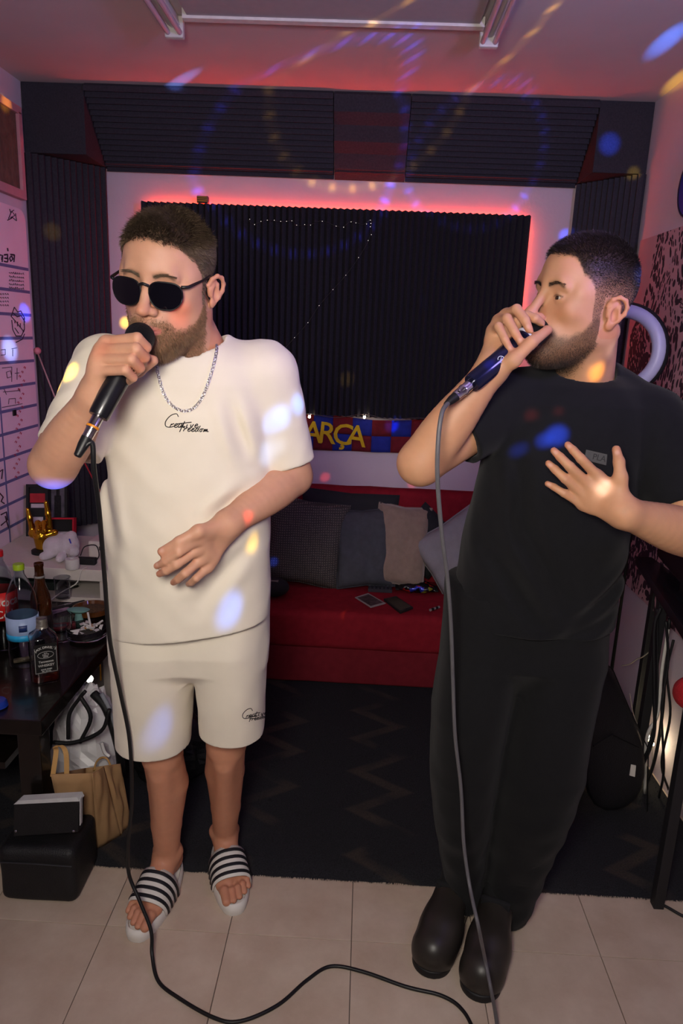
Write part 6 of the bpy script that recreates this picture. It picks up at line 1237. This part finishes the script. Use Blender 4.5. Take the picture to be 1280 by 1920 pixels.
# eyes
M_eye = mat('eye_white', '#b8aca2', 0.2, var=0.02); M_iris = mat('brown_iris', '#2a1a10', 0.1, var=0.1)
for s in (-1, 1):
    c = H2o + H2R @ (np.array([s * 0.031, 0.0682, -0.0008]) * H2s); e = build('eyeball', MB().ball(c, 0.0128, 14), M_eye, man2, smooth=True)
    g = H2R @ np.array([0.12 if s < 0 else 0.12, 0.98, -0.04]); build('iris', MB().lathe([(0.0064, 0.0), (0.0058, 0.0009), (0.0035, 0.0017), (0.0005, 0.0020)], c + g * 0.0112, 16, axis=g), M_iris, e, smooth=True)
# clothes of the man in black
M_blackc = mat('black_cotton', '#19191c', 0.92, var=0.08, scale=60, bump=0.2, bscale=1500, spec=0.12, sheen=0.06)
M_blackt = mat('black_trouser_cloth', '#19191b', 0.9, var=0.08, scale=60, bump=0.2, bscale=1200, spec=0.12, sheen=0.05)
def sh_rows2(dr=0.0):
    return [(z, cx, cy, a - dr, b - dr) for z, cx, cy, a, b in rows([(700, 1045, 1145, 1.49, 0.055), (722, 1000, 1180, 1.485, 0.080), (755, 950, 1212, 1.48, 0.098), (800, 917, 1218, 1.48, 0.112), (850, 906, 1204, 1.48, 0.120), (900, 896, 1192, 1.485, 0.124),
        (1000, 872, 1172, 1.50, 0.128), (1090, 855, 1158, 1.525, 0.132), (1180, 842, 1145, 1.545, 0.134), (1240, 838, 1140, 1.55, 0.134)])]
def folds2(p):
    x, y, z = p[:, 0] - 0.42, p[:, 1], p[:, 2]; body = np.clip((1.33 - z) / 0.2, 0, 1)
    d = 0.0035 * waves(p, 51, 5.0, 6, (1, 1, 0.35)) * body + 0.0012 * waves(p, 52, 15.0, 7)
    for (ax, az, bx, bz, w, am) in ((-0.13, 1.20, 0.02, 0.96, 0.016, 0.007), (-0.16, 1.10, 0.0, 0.88, 0.016, 0.007), (0.16, 1.05, 0.0, 0.90, 0.014, 0.007), (0.15, 0.98, -0.04, 0.85, 0.014, 0.006), (-0.12, 1.30, -0.09, 1.10, 0.014, 0.006)):
        a = np.array([ax, az], F32); e = np.array([bx, bz], F32) - a; h = np.clip(((x - ax) * e[0] + (z - az) * e[1]) / (e @ e), 0, 1)
        dd = np.hypot(x - ax - h * e[0], z - az - h * e[1]); d += 1.6 * am * (np.exp(-(dd / w) ** 2) - 0.6 * np.exp(-((dd - 2.0 * w) / w) ** 2)) * np.sin(np.clip(h, 0.05, 0.95) * 3.14)
    return d.astype(F32)
colc2 = P(1092, 718, 1.485)
slR2 = displaced(sleeve(shR2 + np.array([0.015, 0, 0]), elR2, 0.066, 0.056, 0.60, pre=0.45), lambda p: 0.0028 * waves(p, 61, 9.0, 6) + 0.0014 * waves(p, 62, 22.0, 5), 0.004)
slL2 = displaced(sleeve(shL2 + np.array([-0.012, 0, 0]), elL2 + np.array([0.0, 0.02, 0.0]), 0.068, 0.066, 0.70), lambda p: 0.0028 * waves(p, 63, 9.0, 6) + 0.0014 * waves(p, 64, 22.0, 5), 0.004)
trunk2 = displaced(group([tubez(sh_rows2(), 0.03, 2.3), cap(neck2 + np.array([-0.05, 0.01, -0.012]), shR2 + np.array([0.015, 0, -0.002]), 0.052, 0.062, 0.03), cap(neck2 + np.array([0.05, 0.01, -0.012]), shL2 + np.array([-0.015, 0, -0.002]), 0.052, 0.064, 0.03)], 0.03), folds2, 0.01)
hz2 = P(985, 1195, 1.42)
shirt2 = group([trunk2, halfspace(hz2, (0, 0.05, -1), 0.003), tubez([r for r in sh_rows2(0.010) if r[0] < 0.98], 0.004, 2.3, 's'), Prim(slR2.fn, slR2.c, slR2.r, 0.018), Prim(slL2.fn, slL2.c, slL2.r, 0.018), ell(colc2 + np.array([0, 0, 0.03]), (0.062, 0.066, 0.10), 0.006, mode='s')])
V, Q = surface(shirt2, 0.0036); V = smooth_mesh(V, Q, 1)
o = np_mesh('shirt', V, Q, M_blackc, man2); o['label'] = 'black cotton T-shirt'; shirt2o = o
col2 = group(ringcaps(colc2 + np.array([0, 0, 0.002]), 0.064, 0.068, 0.52, 0.0080, 32, 0.0), 0.006)
V, Q = surface(col2, 0.0025); np_mesh('collar', V, Q, M_blackc, o)
trR = [(1090, 838, 985, 1.545, 0.125), (1240, 822, 975, 1.55, 0.125), (1330, 808, 955, 1.56, 0.120), (1440, 806, 934, 1.575, 0.112), (1540, 814, 918, 1.60, 0.102), (1620, 826, 908, 1.635, 0.090), (1672, 834, 900, 1.655, 0.080)]
trL = [(1090, 985, 1138, 1.54, 0.125), (1240, 970, 1124, 1.545, 0.125), (1330, 952, 1108, 1.55, 0.120), (1440, 932, 1092, 1.56, 0.114), (1540, 918, 1056, 1.585, 0.104), (1630, 908, 1018, 1.62, 0.092), (1700, 902, 986, 1.645, 0.082)]
def tr_folds(p): return (0.006 * waves(p, 71, 5.0, 6, (1, 1, 0.5)) + 0.0035 * waves(p, 72, 13, 6, (0.6, 0.6, 1.0)) * np.clip((0.7 - p[:, 2]) / 0.4, 0.15, 1)).astype(F32)
trousers = displaced(group([tubez(rows([(1085, 842, 1140, 1.545, 0.124), (1225, 832, 1132, 1.55, 0.118), (1280, 850, 1110, 1.555, 0.06)]), 0.03, 2.3), group([shorts_leg(trR), holl(trR, 0)], 0.012), group([shorts_leg(trL), holl(trL, 1)], 0.02)], 0.02), tr_folds, 0.006)
V, Q = surface(trousers, 0.0045); V = smooth_mesh(V, Q, 1)
np_mesh('trousers', V, Q, M_blackt, man2)['label'] = 'wide black trousers'

# ---- dark clogs of the man in black
M_clog = mat('dark_brown_moulded_rubber', '#2b2723', 0.38, var=0.1, scale=30)
M_ribb = mat('black_knit', '#17171a', 0.95, bump=0.5, bscale=700)
def clog(heel, toe, side):
    heel, toe = np.array(heel), np.array(toe); f = toe - heel; L = np.linalg.norm(f[:2]); f = f / L; x = np.array([f[1], -f[0], 0]) * side; z = np.array([0, 0, 1.0]); b = np.array([heel[0], heel[1], 0])
    g = lambda a, y, c: b + x * a + f * (y * L) + z * c
    q = [ell(g(0, 0.80, 0.046), (0.053, 0.053, 0.047), 0.03), ell(g(-0.004, 0.62, 0.052), (0.050, 0.060, 0.052), 0.03), cap(g(0, 0.62, 0.060), g(0, 0.32, 0.085), 0.046, 0.044, 0.03), ell(g(0, 0.20, 0.055), (0.040, 0.050, 0.058), 0.03),
         cap(g(0.0, 0.16, 0.02), g(0, 0.80, 0.02), 0.040, 0.050, 0.02), halfspace(g(0, 0, 0.002), (0, 0, -1), 0.004)]
    q.append(cap(g(-0.042, 0.50, 0.050), g(-0.046, 0.80, 0.040), 0.006, 0.006, 0.006, 's')); q.append(cap(g(0.044, 0.50, 0.050), g(0.048, 0.80, 0.040), 0.006, 0.006, 0.006, 's'))
    q.append(cap(g(0, 0.26, 0.095), g(0, 0.18, 0.16), 0.040, 0.040, 0.006, 's'))
    V, Q = surface(group(q, 0.02), 0.003); o = np_mesh('clog', V, Q, M_clog, man2); o['label'] = 'dark moulded rubber clog'
    so = group([cap(g(0, 0.17, 0.012), g(0, 0.825, 0.012), 0.042, 0.049, 0.01), halfspace(g(0, 0, 0.022), (0, 0, 1), 0.003), halfspace(g(0, 0, 0.001), (0, 0, -1), 0.003)], 0.01)
    V, Q = surface(so, 0.003); np_mesh('sole', V, Q, M_black, o)
    V, Q = surface(group([cap(g(0, 0.30, 0.075), g(0, 0.26, 0.125), 0.040, 0.036, 0.01)] + [cap(g(-0.03, 0.40, 0.11 + i * 0.012), g(0.03, 0.40, 0.11 + i * 0.012), 0.008, 0.008, 0.004) for i in range(2)], 0.01), 0.004); np_mesh('sock', V, Q, M_ribb, o)
clog(PZ(862, 1676, 0), PZ(796, 1838, 0), 1)
clog(PZ(938, 1695, 0), PZ(890, 1888, 0), 1)
# chest patch on the black T-shirt and a small logo
# ------------------------------------------------------------------ worn things of the man in white
def H1(x, y, z): return H1o + H1R @ (np.array([x, y, z]) * H1s)
M_frame = mat('black_acetate', '#0d0c0e', 0.4)
M_lens = mat('dark_tinted_lens', '#0b0910', 0.06, spec=0.6)
gl = build('sunglasses', MB().tube([H1(-0.010, 0.1045, 0.006), H1(0, 0.1065, 0.009), H1(0.010, 0.1045, 0.006)], 0.0026, 8), M_frame, man1, smooth=True); gl['label'] = 'dark square sunglasses'
def lens_outline(s, n=28):
    pts = []
    for i in range(n):
        t = 2 * math.pi * i / n; e = 3.0; c, d = math.cos(t), math.sin(t)
        u = math.copysign(abs(c) ** (2 / e), c) * 0.0290; v = math.copysign(abs(d) ** (2 / e), d) * 0.0228
        if v < 0: u *= 1 - 0.28 * (-v / 0.0228) ** 1.5
        pts.append((0.0365 + u, -0.009 + v))
    return [H1(s * x, 0.100 - 3.6 * (x - 0.01) ** 2 * (x > 0.01), z) for x, z in pts]
for s in (-1, 1):
    ol = lens_outline(s); c = Vector(np.mean(ol, 0)); n = Vector(H1R @ np.array([0, 1, 0]))
    mb = MB(); m = len(ol); mb.add([tuple(Vector(p) + n * 0.001) for p in ol] + [tuple(c + n * 0.0035)] + [tuple(Vector(p) - n * 0.001) for p in ol] + [tuple(c - n * 0.0005)], [(i, (i + 1) % m, m) for i in range(m)] + [(m + 1 + (i + 1) % m, m + 1 + i, 2 * m + 1) for i in range(m)] + [(i, m + 1 + i, m + 1 + (i + 1) % m, (i + 1) % m) for i in range(m)])
    build('lens', mb, M_lens, gl, smooth=True, angle=40)
    build('lens_rim', MB().tube([Vector(p) for p in ol] + [Vector(ol[0])], 0.0014, 6), M_frame, gl, smooth=True)
    build('temple', MB().tube([H1(s * 0.064, 0.090, 0.008), H1(s * 0.0725, 0.080, 0.008), H1(s * 0.0790, 0.030, 0.013), H1(s * 0.0795, -0.006, 0.017), H1(s * 0.080, -0.028, 0.004)], [0.0032, 0.003, 0.0024, 0.0022, 0.002], 6), M_frame, gl, smooth=True)

# silver chain lying on the shirt: alternate long and short links
from mathutils.bvhtree import BVHTree
def bvh(o):
    dg = bpy.context.evaluated_depsgraph_get(); return BVHTree.FromObject(o, dg), Vector(wpos(o))
shirt1o = [c for c in man1.children if c.name.startswith('shirt')][0]
def on_surface(o, tree, org, px, py, lift=0.003, Y=1.3):
    """nearest point of a garment along the horizontal from the front, at a given place of the photograph"""
    d = Vector(P(px, py, 2.0)) - Vector((0, 0, CAM_H)); d.normalize(); r = tree.ray_cast(Vector((0, 0, CAM_H)) - org, d)
    if r[0] is None: return None, None
    return r[0] + org + r[1] * lift, r[1]
tr1, og1 = bvh(shirt1o)
M_silver = mat('silver', '#e2e2e6', 0.18, 1.0, var=0.02)
path = smooth_path([(402, 613, 0), (406, 640, 0), (404, 668, 0), (396, 700, 0), (386, 730, 0), (373, 755, 0), (356, 769, 0), (338, 769, 0), (320, 757, 0), (308, 738, 0), (300, 712, 0), (295, 688, 0), (298, 665, 0), (303, 648, 0)], 10)
pts = []
for q in path:
    h, n = on_surface(shirt1o, tr1, og1, q.x, q.y, 0.0035)
    if h is None or h.y > 1.5: continue
    if pts and (h - pts[-1][0]).length < 0.0015: continue
    pts.append((h, n))
chn = thing('chain_necklace', pts[len(pts) // 2][0], 'silver figaro chain necklace lying on the cream T-shirt', 'necklace')
acc = 0; links = []
for (a, na), (b, nb) in zip(pts[:-1], pts[1:]):
    pass
dist = [0]
for (a, _), (b, _) in zip(pts[:-1], pts[1:]): dist.append(dist[-1] + (b - a).length)
def along(s):
    for i in range(len(pts) - 1):
        if dist[i + 1] >= s:
            t = (s - dist[i]) / max(dist[i + 1] - dist[i], 1e-6); return pts[i][0].lerp(pts[i + 1][0], t), (pts[i + 1][0] - pts[i][0]).normalized(), pts[i][1]
    return pts[-1][0], (pts[-1][0] - pts[-2][0]).normalized(), pts[-1][1]
s = 0.0; k = 0; lm = {}
while s < dist[-1] - 0.008:
    ln = 0.0085 if k % 4 == 0 else 0.0052; p, t, n = along(s + ln / 2); n = (n - t * n.dot(t)).normalized(); tw = 0.5 if k % 2 else -0.35
    u = t.cross(n); u = u * math.cos(tw) + n * math.sin(tw); mb = MB()
    mb.tube([p + t * (math.cos(a) * ln * 0.52) + u * (math.sin(a) * 0.0024) for a in [2 * math.pi * i / 10 for i in range(11)]], 0.0010, 5, caps=False)
    build('chain_link', mb, M_silver, chn, smooth=True); s += ln * 0.86; k += 1

# striped slides under the feet
M_slide = mat('white_slide_foam', '#dcd8d2', 0.6, var=0.02); M_stripe = mat('navy_black_stripe', '#15151c', 0.6)
def slide(g, name_side):
    n = 36; out = []
    for i in range(n):
        t = 2 * math.pi * i / n; y = 0.070 + 0.139 * math.sin(t); wd = 0.050 - 0.007 * (math.sin(t) < 0) * abs(math.sin(t)); a = wd * math.copysign(abs(math.cos(t)) ** 0.75, math.cos(t)) + 0.004 * math.sin(t)
        out.append((a, y))
    top = [g(a, y, 0.001) for a, y in out]; rim = [g(a * 0.90, 0.072 + (y - 0.072) * 0.95, 0.006) for a, y in out]; inn = [g(a * 0.82, 0.072 + (y - 0.072) * 0.92, -0.002) for a, y in out]; mid = [g(a * 1.03, 0.072 + (y - 0.072) * 1.01, -0.012) for a, y in out]; bot = [g(a * 0.97, 0.072 + (y - 0.072) * 0.985, -0.0265) for a, y in out]
    lay = [bot, mid, top, rim, inn]; V = sum(lay, []); F = [(k * n + i, k * n + (i + 1) % n, (k + 1) * n + (i + 1) % n, (k + 1) * n + i) for k in range(4) for i in range(n)] + [tuple(range(n))[::-1], tuple(range(4 * n, 5 * n))]
    o = build('slide_sandal', MB().add(V, F), M_slide, man1, smooth=True, angle=50); o['label'] = 'white slide with navy stripes'
    def band(y0, y1, lift, m, nm, par, N=18):
        V = []; F = []; th = 0.004
        for j in range(5):
            y = y0 + (y1 - y0) * j / 4; hh = 0.0760 - (y - 0.05) * 0.36
            for i in range(N + 1):
                t = math.pi * i / N; a = math.copysign(abs(math.cos(t)) ** 0.8, math.cos(t)) * (0.051 + lift); zz = -0.012 + (hh + 0.012 + lift) * math.sin(t) ** 0.75
                yy = y - 0.022 * (1 - math.sin(t)) + 0.004
                V.append(g(a, yy, zz))
        for j in range(4):
            for i in range(N): q = j * (N + 1) + i; F.append((q, q + 1, q + N + 2, q + N + 1))
        me = MB().add(V, F); b = build(nm, me, m, par, smooth=True); md = b.modifiers.new('thickness', 'SOLIDIFY'); md.thickness = th; md.offset = 0; return b
    st = band(0.058, 0.142, 0.001, M_slide, 'strap', o)
    for k in range(4): band(0.066 + k * 0.0200, 0.0745 + k * 0.0200, 0.0028, M_stripe, 'strap_stripe', o)
slide(fgR, 'R'); slide(fgL, 'L')

# ------------------------------------------------------------------ handwriting: pen strokes laid on a surface
GL = {  # letter strokes in a 1 x 1 box, joined-up hand
 'C': [[(1.0, .85), (.75, 1.1), (.3, .95), (0, .5), (.1, .1), (.5, 0), (1.0, .15)]], 'r': [[(0, .0), (.15, .55), (.2, .4), (.45, .58), (.6, .5)]], 'e': [[(.0, .25), (.45, .4), (.35, .6), (.1, .45), (.1, .1), (.35, 0), (.7, .2)]],
 'a': [[(.55, .5), (.25, .6), (.0, .3), (.15, 0), (.5, .3), (.55, .5), (.5, .1), (.8, .1)]], 't': [[(.2, 1.0), (.1, .2), (.25, 0), (.5, .15)], [(-.15, .65), (.9, .8)]], 'i': [[(.1, .5), (.05, .1), (.25, .05)]], 'v': [[(.0, .5), (.15, 0), (.45, .55)]],
 'F': [[(-.3, .85), (1.4, 1.05)], [(.45, .95), (.2, -.1)], [(.1, .45), (.75, .55)]], 'd': [[(.5, .5), (.2, .55), (0, .2), (.2, 0), (.5, .35), (.75, 1.05), (.5, .2), (.7, .0)]], 'o': [[(.35, .55), (.05, .4), (.1, .05), (.4, .1), (.4, .5), (.7, .5)]], 'm': [[(0, 0), (.15, .5), (.2, .1), (.4, .5), (.45, .1), (.65, .5), (.7, .1), (1.0, .1)]]}
def scrawl(word, x0, y0, size, step, slope, cap_scale=1.5):
    out = []; x = x0
    for i, ch in enumerate(word):
        sc = size * (cap_scale if i == 0 else 1.0)
        for st in GL[ch]: out.append([(x + a * sc * 0.95 + b * sc * 0.25, y0 + (x - x0) * slope - b * sc) for a, b in st])
        x += step * (1.35 if i == 0 else (1.15 if ch in 'md' else 1.0))
    return out
def pen(name, strokes, m, parent, tree, org, r=0.0009, lift=0.0006):
    mb = MB()
    for st in strokes:
        q = [p for p in smooth_path([(a, b, 0) for a, b in st], 5)]; pp = []
        for s in q:
            h, n = on_surface(None, tree, org, s.x, s.y, lift)
            if h is not None and (not pp or (h - pp[-1]).length > 0.0002): pp.append(h)
        if len(pp) > 2: mb.tube(pp, r, 5)
    o = build(name, mb, m, parent); return o
M_ink = mat('black_embroidery', '#191613', 0.8)
st = scrawl('Creative', 308, 801, 12, 7.6, 0.02, 1.9) + scrawl('Freedom', 334, 808, 10.5, 7.2, 0.04, 1.5)
o = pen('chest_lettering', st, M_ink, shirt1o, tr1, og1); o['label'] = 'black script lettering Creative Freedom'; o['kind'] = 'stuff'
trS, ogS = bvh(sho)
st = scrawl('Creative', 453, 1347, 9, 5.6, -0.16, 1.9) + scrawl('Freedom', 465, 1352, 7, 4.6, -0.2, 1.4)
o = pen('hem_lettering', st, M_ink, sho, trS, ogS, 0.0008); o['kind'] = 'stuff'
# small grey patch on the black T-shirt
tr2, og2 = bvh(shirt2o)
cs = [on_surface(None, tr2, og2, *q, lift=0.002) for q in ((1098, 843), (1137, 852), (1135, 872), (1094, 862))]
if all(c[0] is not None for c in cs):
    c = [q[0] for q in cs]; n = cs[0][1]; pt = build('chest_patch', MB().prism(c, n * -0.0006, n * 0.0006), mat('grey_patch', '#4a4a48', 0.7), shirt2o)
    mid = (c[0] + c[1] + c[2] + c[3]) / 4; text_obj('patch_lettering', 'PLA', mat('dark_print', '#222224', 0.7), pt, 0.016, frame_mtx(mid + n * 0.0012 + (c[1] - c[0]) * 0.15, c[1] - c[0], c[0] - c[3]), 0.0003)

# ------------------------------------------------------------------ microphones and their cables
M_mesh = mat('black_mic_grille', '#141416', 0.5, 0.3, bump=0.9, bscale=1400); M_mic = mat('black_mic_body', '#16161c', 0.32, 0.2, coat=0.2)
M_cable = mat('black_cable', '#121214', 0.45); M_nickel = mat('nickel_plug', '#b9b3b6', 0.22, 1.0); M_orange = mat('orange_ring', '#d8861c', 0.4); M_cableg = mat('grey_cable', '#5c5a5e', 0.4)
def microphone(a, b, label, body_m, plug_m, grille_r=0.0255, ring=None, logo=False, body_len=0.155):
    """a = middle of the grille, b = towards the plug"""
    a, b = Vector(a), Vector(b); d = (b - a).normalized(); t = thing('microphone', a, label, 'microphone')
    build('grille', MB().lathe([(0.002, -grille_r)] + [(grille_r * math.sin(u), -grille_r * math.cos(u)) for u in [0.2 + i * 0.2 for i in range(9)]] + [(grille_r * 0.93, 0.012), (0.0215, 0.024)], a, 24, axis=d), M_mesh, t, smooth=True, angle=60)
    build('collar_ring', MB().lathe([(0.0225, 0.0), (0.0235, 0.002), (0.0235, 0.006), (0.0225, 0.008)], a + d * 0.022, 24, axis=d), ring or M_mic, t, smooth=True, angle=40)
    build('handle', MB().lathe([(0.0215, 0.0), (0.0212, 0.02), (0.0185, 0.09), (0.0172, body_len - 0.004), (0.0160, body_len)], a + d * 0.030, 24, axis=d), body_m, t, smooth=True, angle=40)
    e = a + d * (0.030 + body_len)
    pl = build('plug', MB().lathe([(0.0098, -0.012), (0.0098, 0.016), (0.0105, 0.018), (0.0105, 0.022), (0.0095, 0.024), (0.0090, 0.040)], e, 18, axis=d), plug_m, t, smooth=True, angle=40)
    return t, e + d * 0.040, d, pl
m1a, m1b = P(262, 633, 1.252), P(183, 783, 1.185)
t, e1, d1, pl1 = microphone(m1a, m1b, 'black handheld microphone in the hand of the man in cream, orange ring on its plug', M_mic, M_nickel, body_len=0.125)
build('plug_ring', MB().lathe([(0.0107, 0), (0.0109, 0.001), (0.0109, 0.003), (0.0107, 0.004)], e1 - d1 * 0.022, 18, axis=d1), M_orange, pl1, smooth=True, angle=40)
build('strain_relief', MB().lathe([(0.0095, 0), (0.0092, 0.014), (0.0065, 0.034), (0.0042, 0.036)], e1, 16, axis=d1), M_cable, t, smooth=True, angle=40)
c = smooth_path([e1 + d1 * 0.030, P(172, 830, 1.165), P(176, 880, 1.17), P(186, 960, 1.20), P(196, 1080, 1.26), P(206, 1200, 1.33), P(226, 1300, 1.405), P(243, 1390, 1.44), P(247, 1500, 1.455), P(240, 1590, 1.47), P(242, 1640, 1.48), P(262, 1690, 1.46),
                 PZ(283, 1745, 0.075), PZ(285, 1790, 0.03), PZ(296, 1838, 0.008), PZ(330, 1868, 0.006), PZ(400, 1908, 0.006), PZ(450, 1915, 0.006), PZ(520, 1885, 0.006), PZ(575, 1838, 0.006), PZ(620, 1812, 0.006), PZ(680, 1822, 0.006), PZ(760, 1850, 0.006), PZ(830, 1868, 0.006), PZ(870, 1898, 0.006), PZ(900, 1960, 0.006)], 8)
tag(build('microphone_cable', MB().tube(c, 0.0044, 8), M_cable, smooth=True), 'black microphone cable falling past cream shorts and curling across the tiles', 'cable')
m2a, m2b = P(1003, 622, 1.368), P(846, 750, 1.268)
M_bluemic = mat('dark_blue_mic_body', '#191c3a', 0.22, 0.5, coat=0.4)
t, e2, d2, pl2 = microphone(m2a, m2b, 'dark blue handheld microphone with chrome plug held by the man in black', M_bluemic, mat('chrome_plug', '#dcdce2', 0.12, 1.0), ring=mat('pale_collar', '#cfcfd4', 0.3), body_len=0.140)
build('plug_latch', MB().ball(e2 - d2 * 0.012 + Vector((-0.004, -0.010, 0.004)), 0.003, 6), M_nickel, pl2)
build('strain_relief', MB().lathe([(0.0085, 0), (0.0080, 0.010), (0.0050, 0.024), (0.0042, 0.026)], e2, 16, axis=d2), M_cable, t, smooth=True, angle=40)
# ring emblem on the handle
ax = Vector(m2a) + d2 * 0.105; v = (Vector((0, 0, CAM_H)) - ax); v = (v - d2 * v.dot(d2)).normalized(); sd2 = d2.cross(v)
em = MB(); 
for r in (0.0062,): em.tube([ax + v * (0.0192 - (sd2.dot(sd2 * math.sin(a) * r)) ** 2 * 18) + sd2 * math.sin(a) * r + d2 * math.cos(a) * r for a in [0.5 + 5.2 * i / 20 for i in range(21)]], 0.0006, 5)
em.tube([ax + v * 0.0193 + sd2 * 0.003 - d2 * 0.003, ax + v * 0.0193 - sd2 * 0.001 + d2 * 0.002], 0.0006, 5); em.tube([ax + v * 0.0193 - sd2 * 0.003 - d2 * 0.002, ax + v * 0.0193 + sd2 * 0.001 + d2 * 0.003], 0.0006, 5)
build('emblem', em, mat('pale_print', '#c8ccd8', 0.4), t)['kind'] = 'stuff'
c = smooth_path([e2 + d2 * 0.018, P(828, 775, 1.235), P(821, 830, 1.225), P(820, 900, 1.23), P(828, 1000, 1.26), P(838, 1080, 1.295), P(845, 1170, 1.335), P(849, 1280, 1.37), P(853, 1380, 1.39), P(864, 1480, 1.40), P(869, 1580, 1.39), P(880, 1660, 1.36), P(896, 1735, 1.285), PZ(909, 1800, 0.150), PZ(920, 1855, 0.115), PZ(928, 1898, 0.045), PZ(933, 1935, 0.007), PZ(937, 1985, 0.006)], 8)
tag(build('microphone_cable', MB().tube(c, 0.0042, 8), M_cableg, smooth=True), 'grey cable hanging from the blue microphone past black trousers to the floor', 'cable')
# ------------------------------------------------------------------ small moulded shapes that use the blended-volume tools
gh_, eg_, mg_ = GOLD_JOBS
fold = group([cap(q[1], q[2], q[3] * 0.92, q[4] * 0.92, 0.006) for q in eg_], 0.006)
V, Q = surface(fold, 0.0032); np_mesh('hand', V, Q, mg_, gh_)
pc_ = lambda px, py, y=2.66: P(px, py, y)
pz = lambda px, py, y, r: np.array([*P(px, py, y)[:2], max(P(px, py, y)[2], 0.602 + r)])
V, Q = surface(group([ell(pz(104, 1036, 2.68, .04), (0.045, 0.05, 0.042), 0.02), ell(pz(128, 1022, 2.68, .045), (0.042, 0.045, 0.046), 0.02), ell(pz(134, 1004, 2.68, .06), (0.020, 0.018, 0.018), 0.01), ell(pz(114, 1008, 2.70, .06), (0.016, 0.014, 0.020), 0.01), cap(pz(92, 1044, 2.64, .018), pz(82, 1050, 2.62, .016), 0.018, 0.016, 0.012), cap(pz(116, 1046, 2.62, .018), pz(112, 1055, 2.60, .016), 0.018, 0.015, 0.012), ell(pz(138, 1034, 2.64, .02), (0.022, 0.02, 0.02), 0.012)], 0.02), 0.0035)
np_mesh('body', V, Q, mat('white_plush', '#cbbfc6', 0.95, bump=0.6, bscale=260, sheen=0.4), PLUSH)
o_ = Vector(P(131, 1014, 2.628)); build('blue_mark', MB().tube([o_ + Vector((-0.002, 0, 0.008)), o_ + Vector((0.003, 0, -0.010))], 0.0025, 5), mat('blue_ink', '#2a2fb0', 0.6), PLUSH)
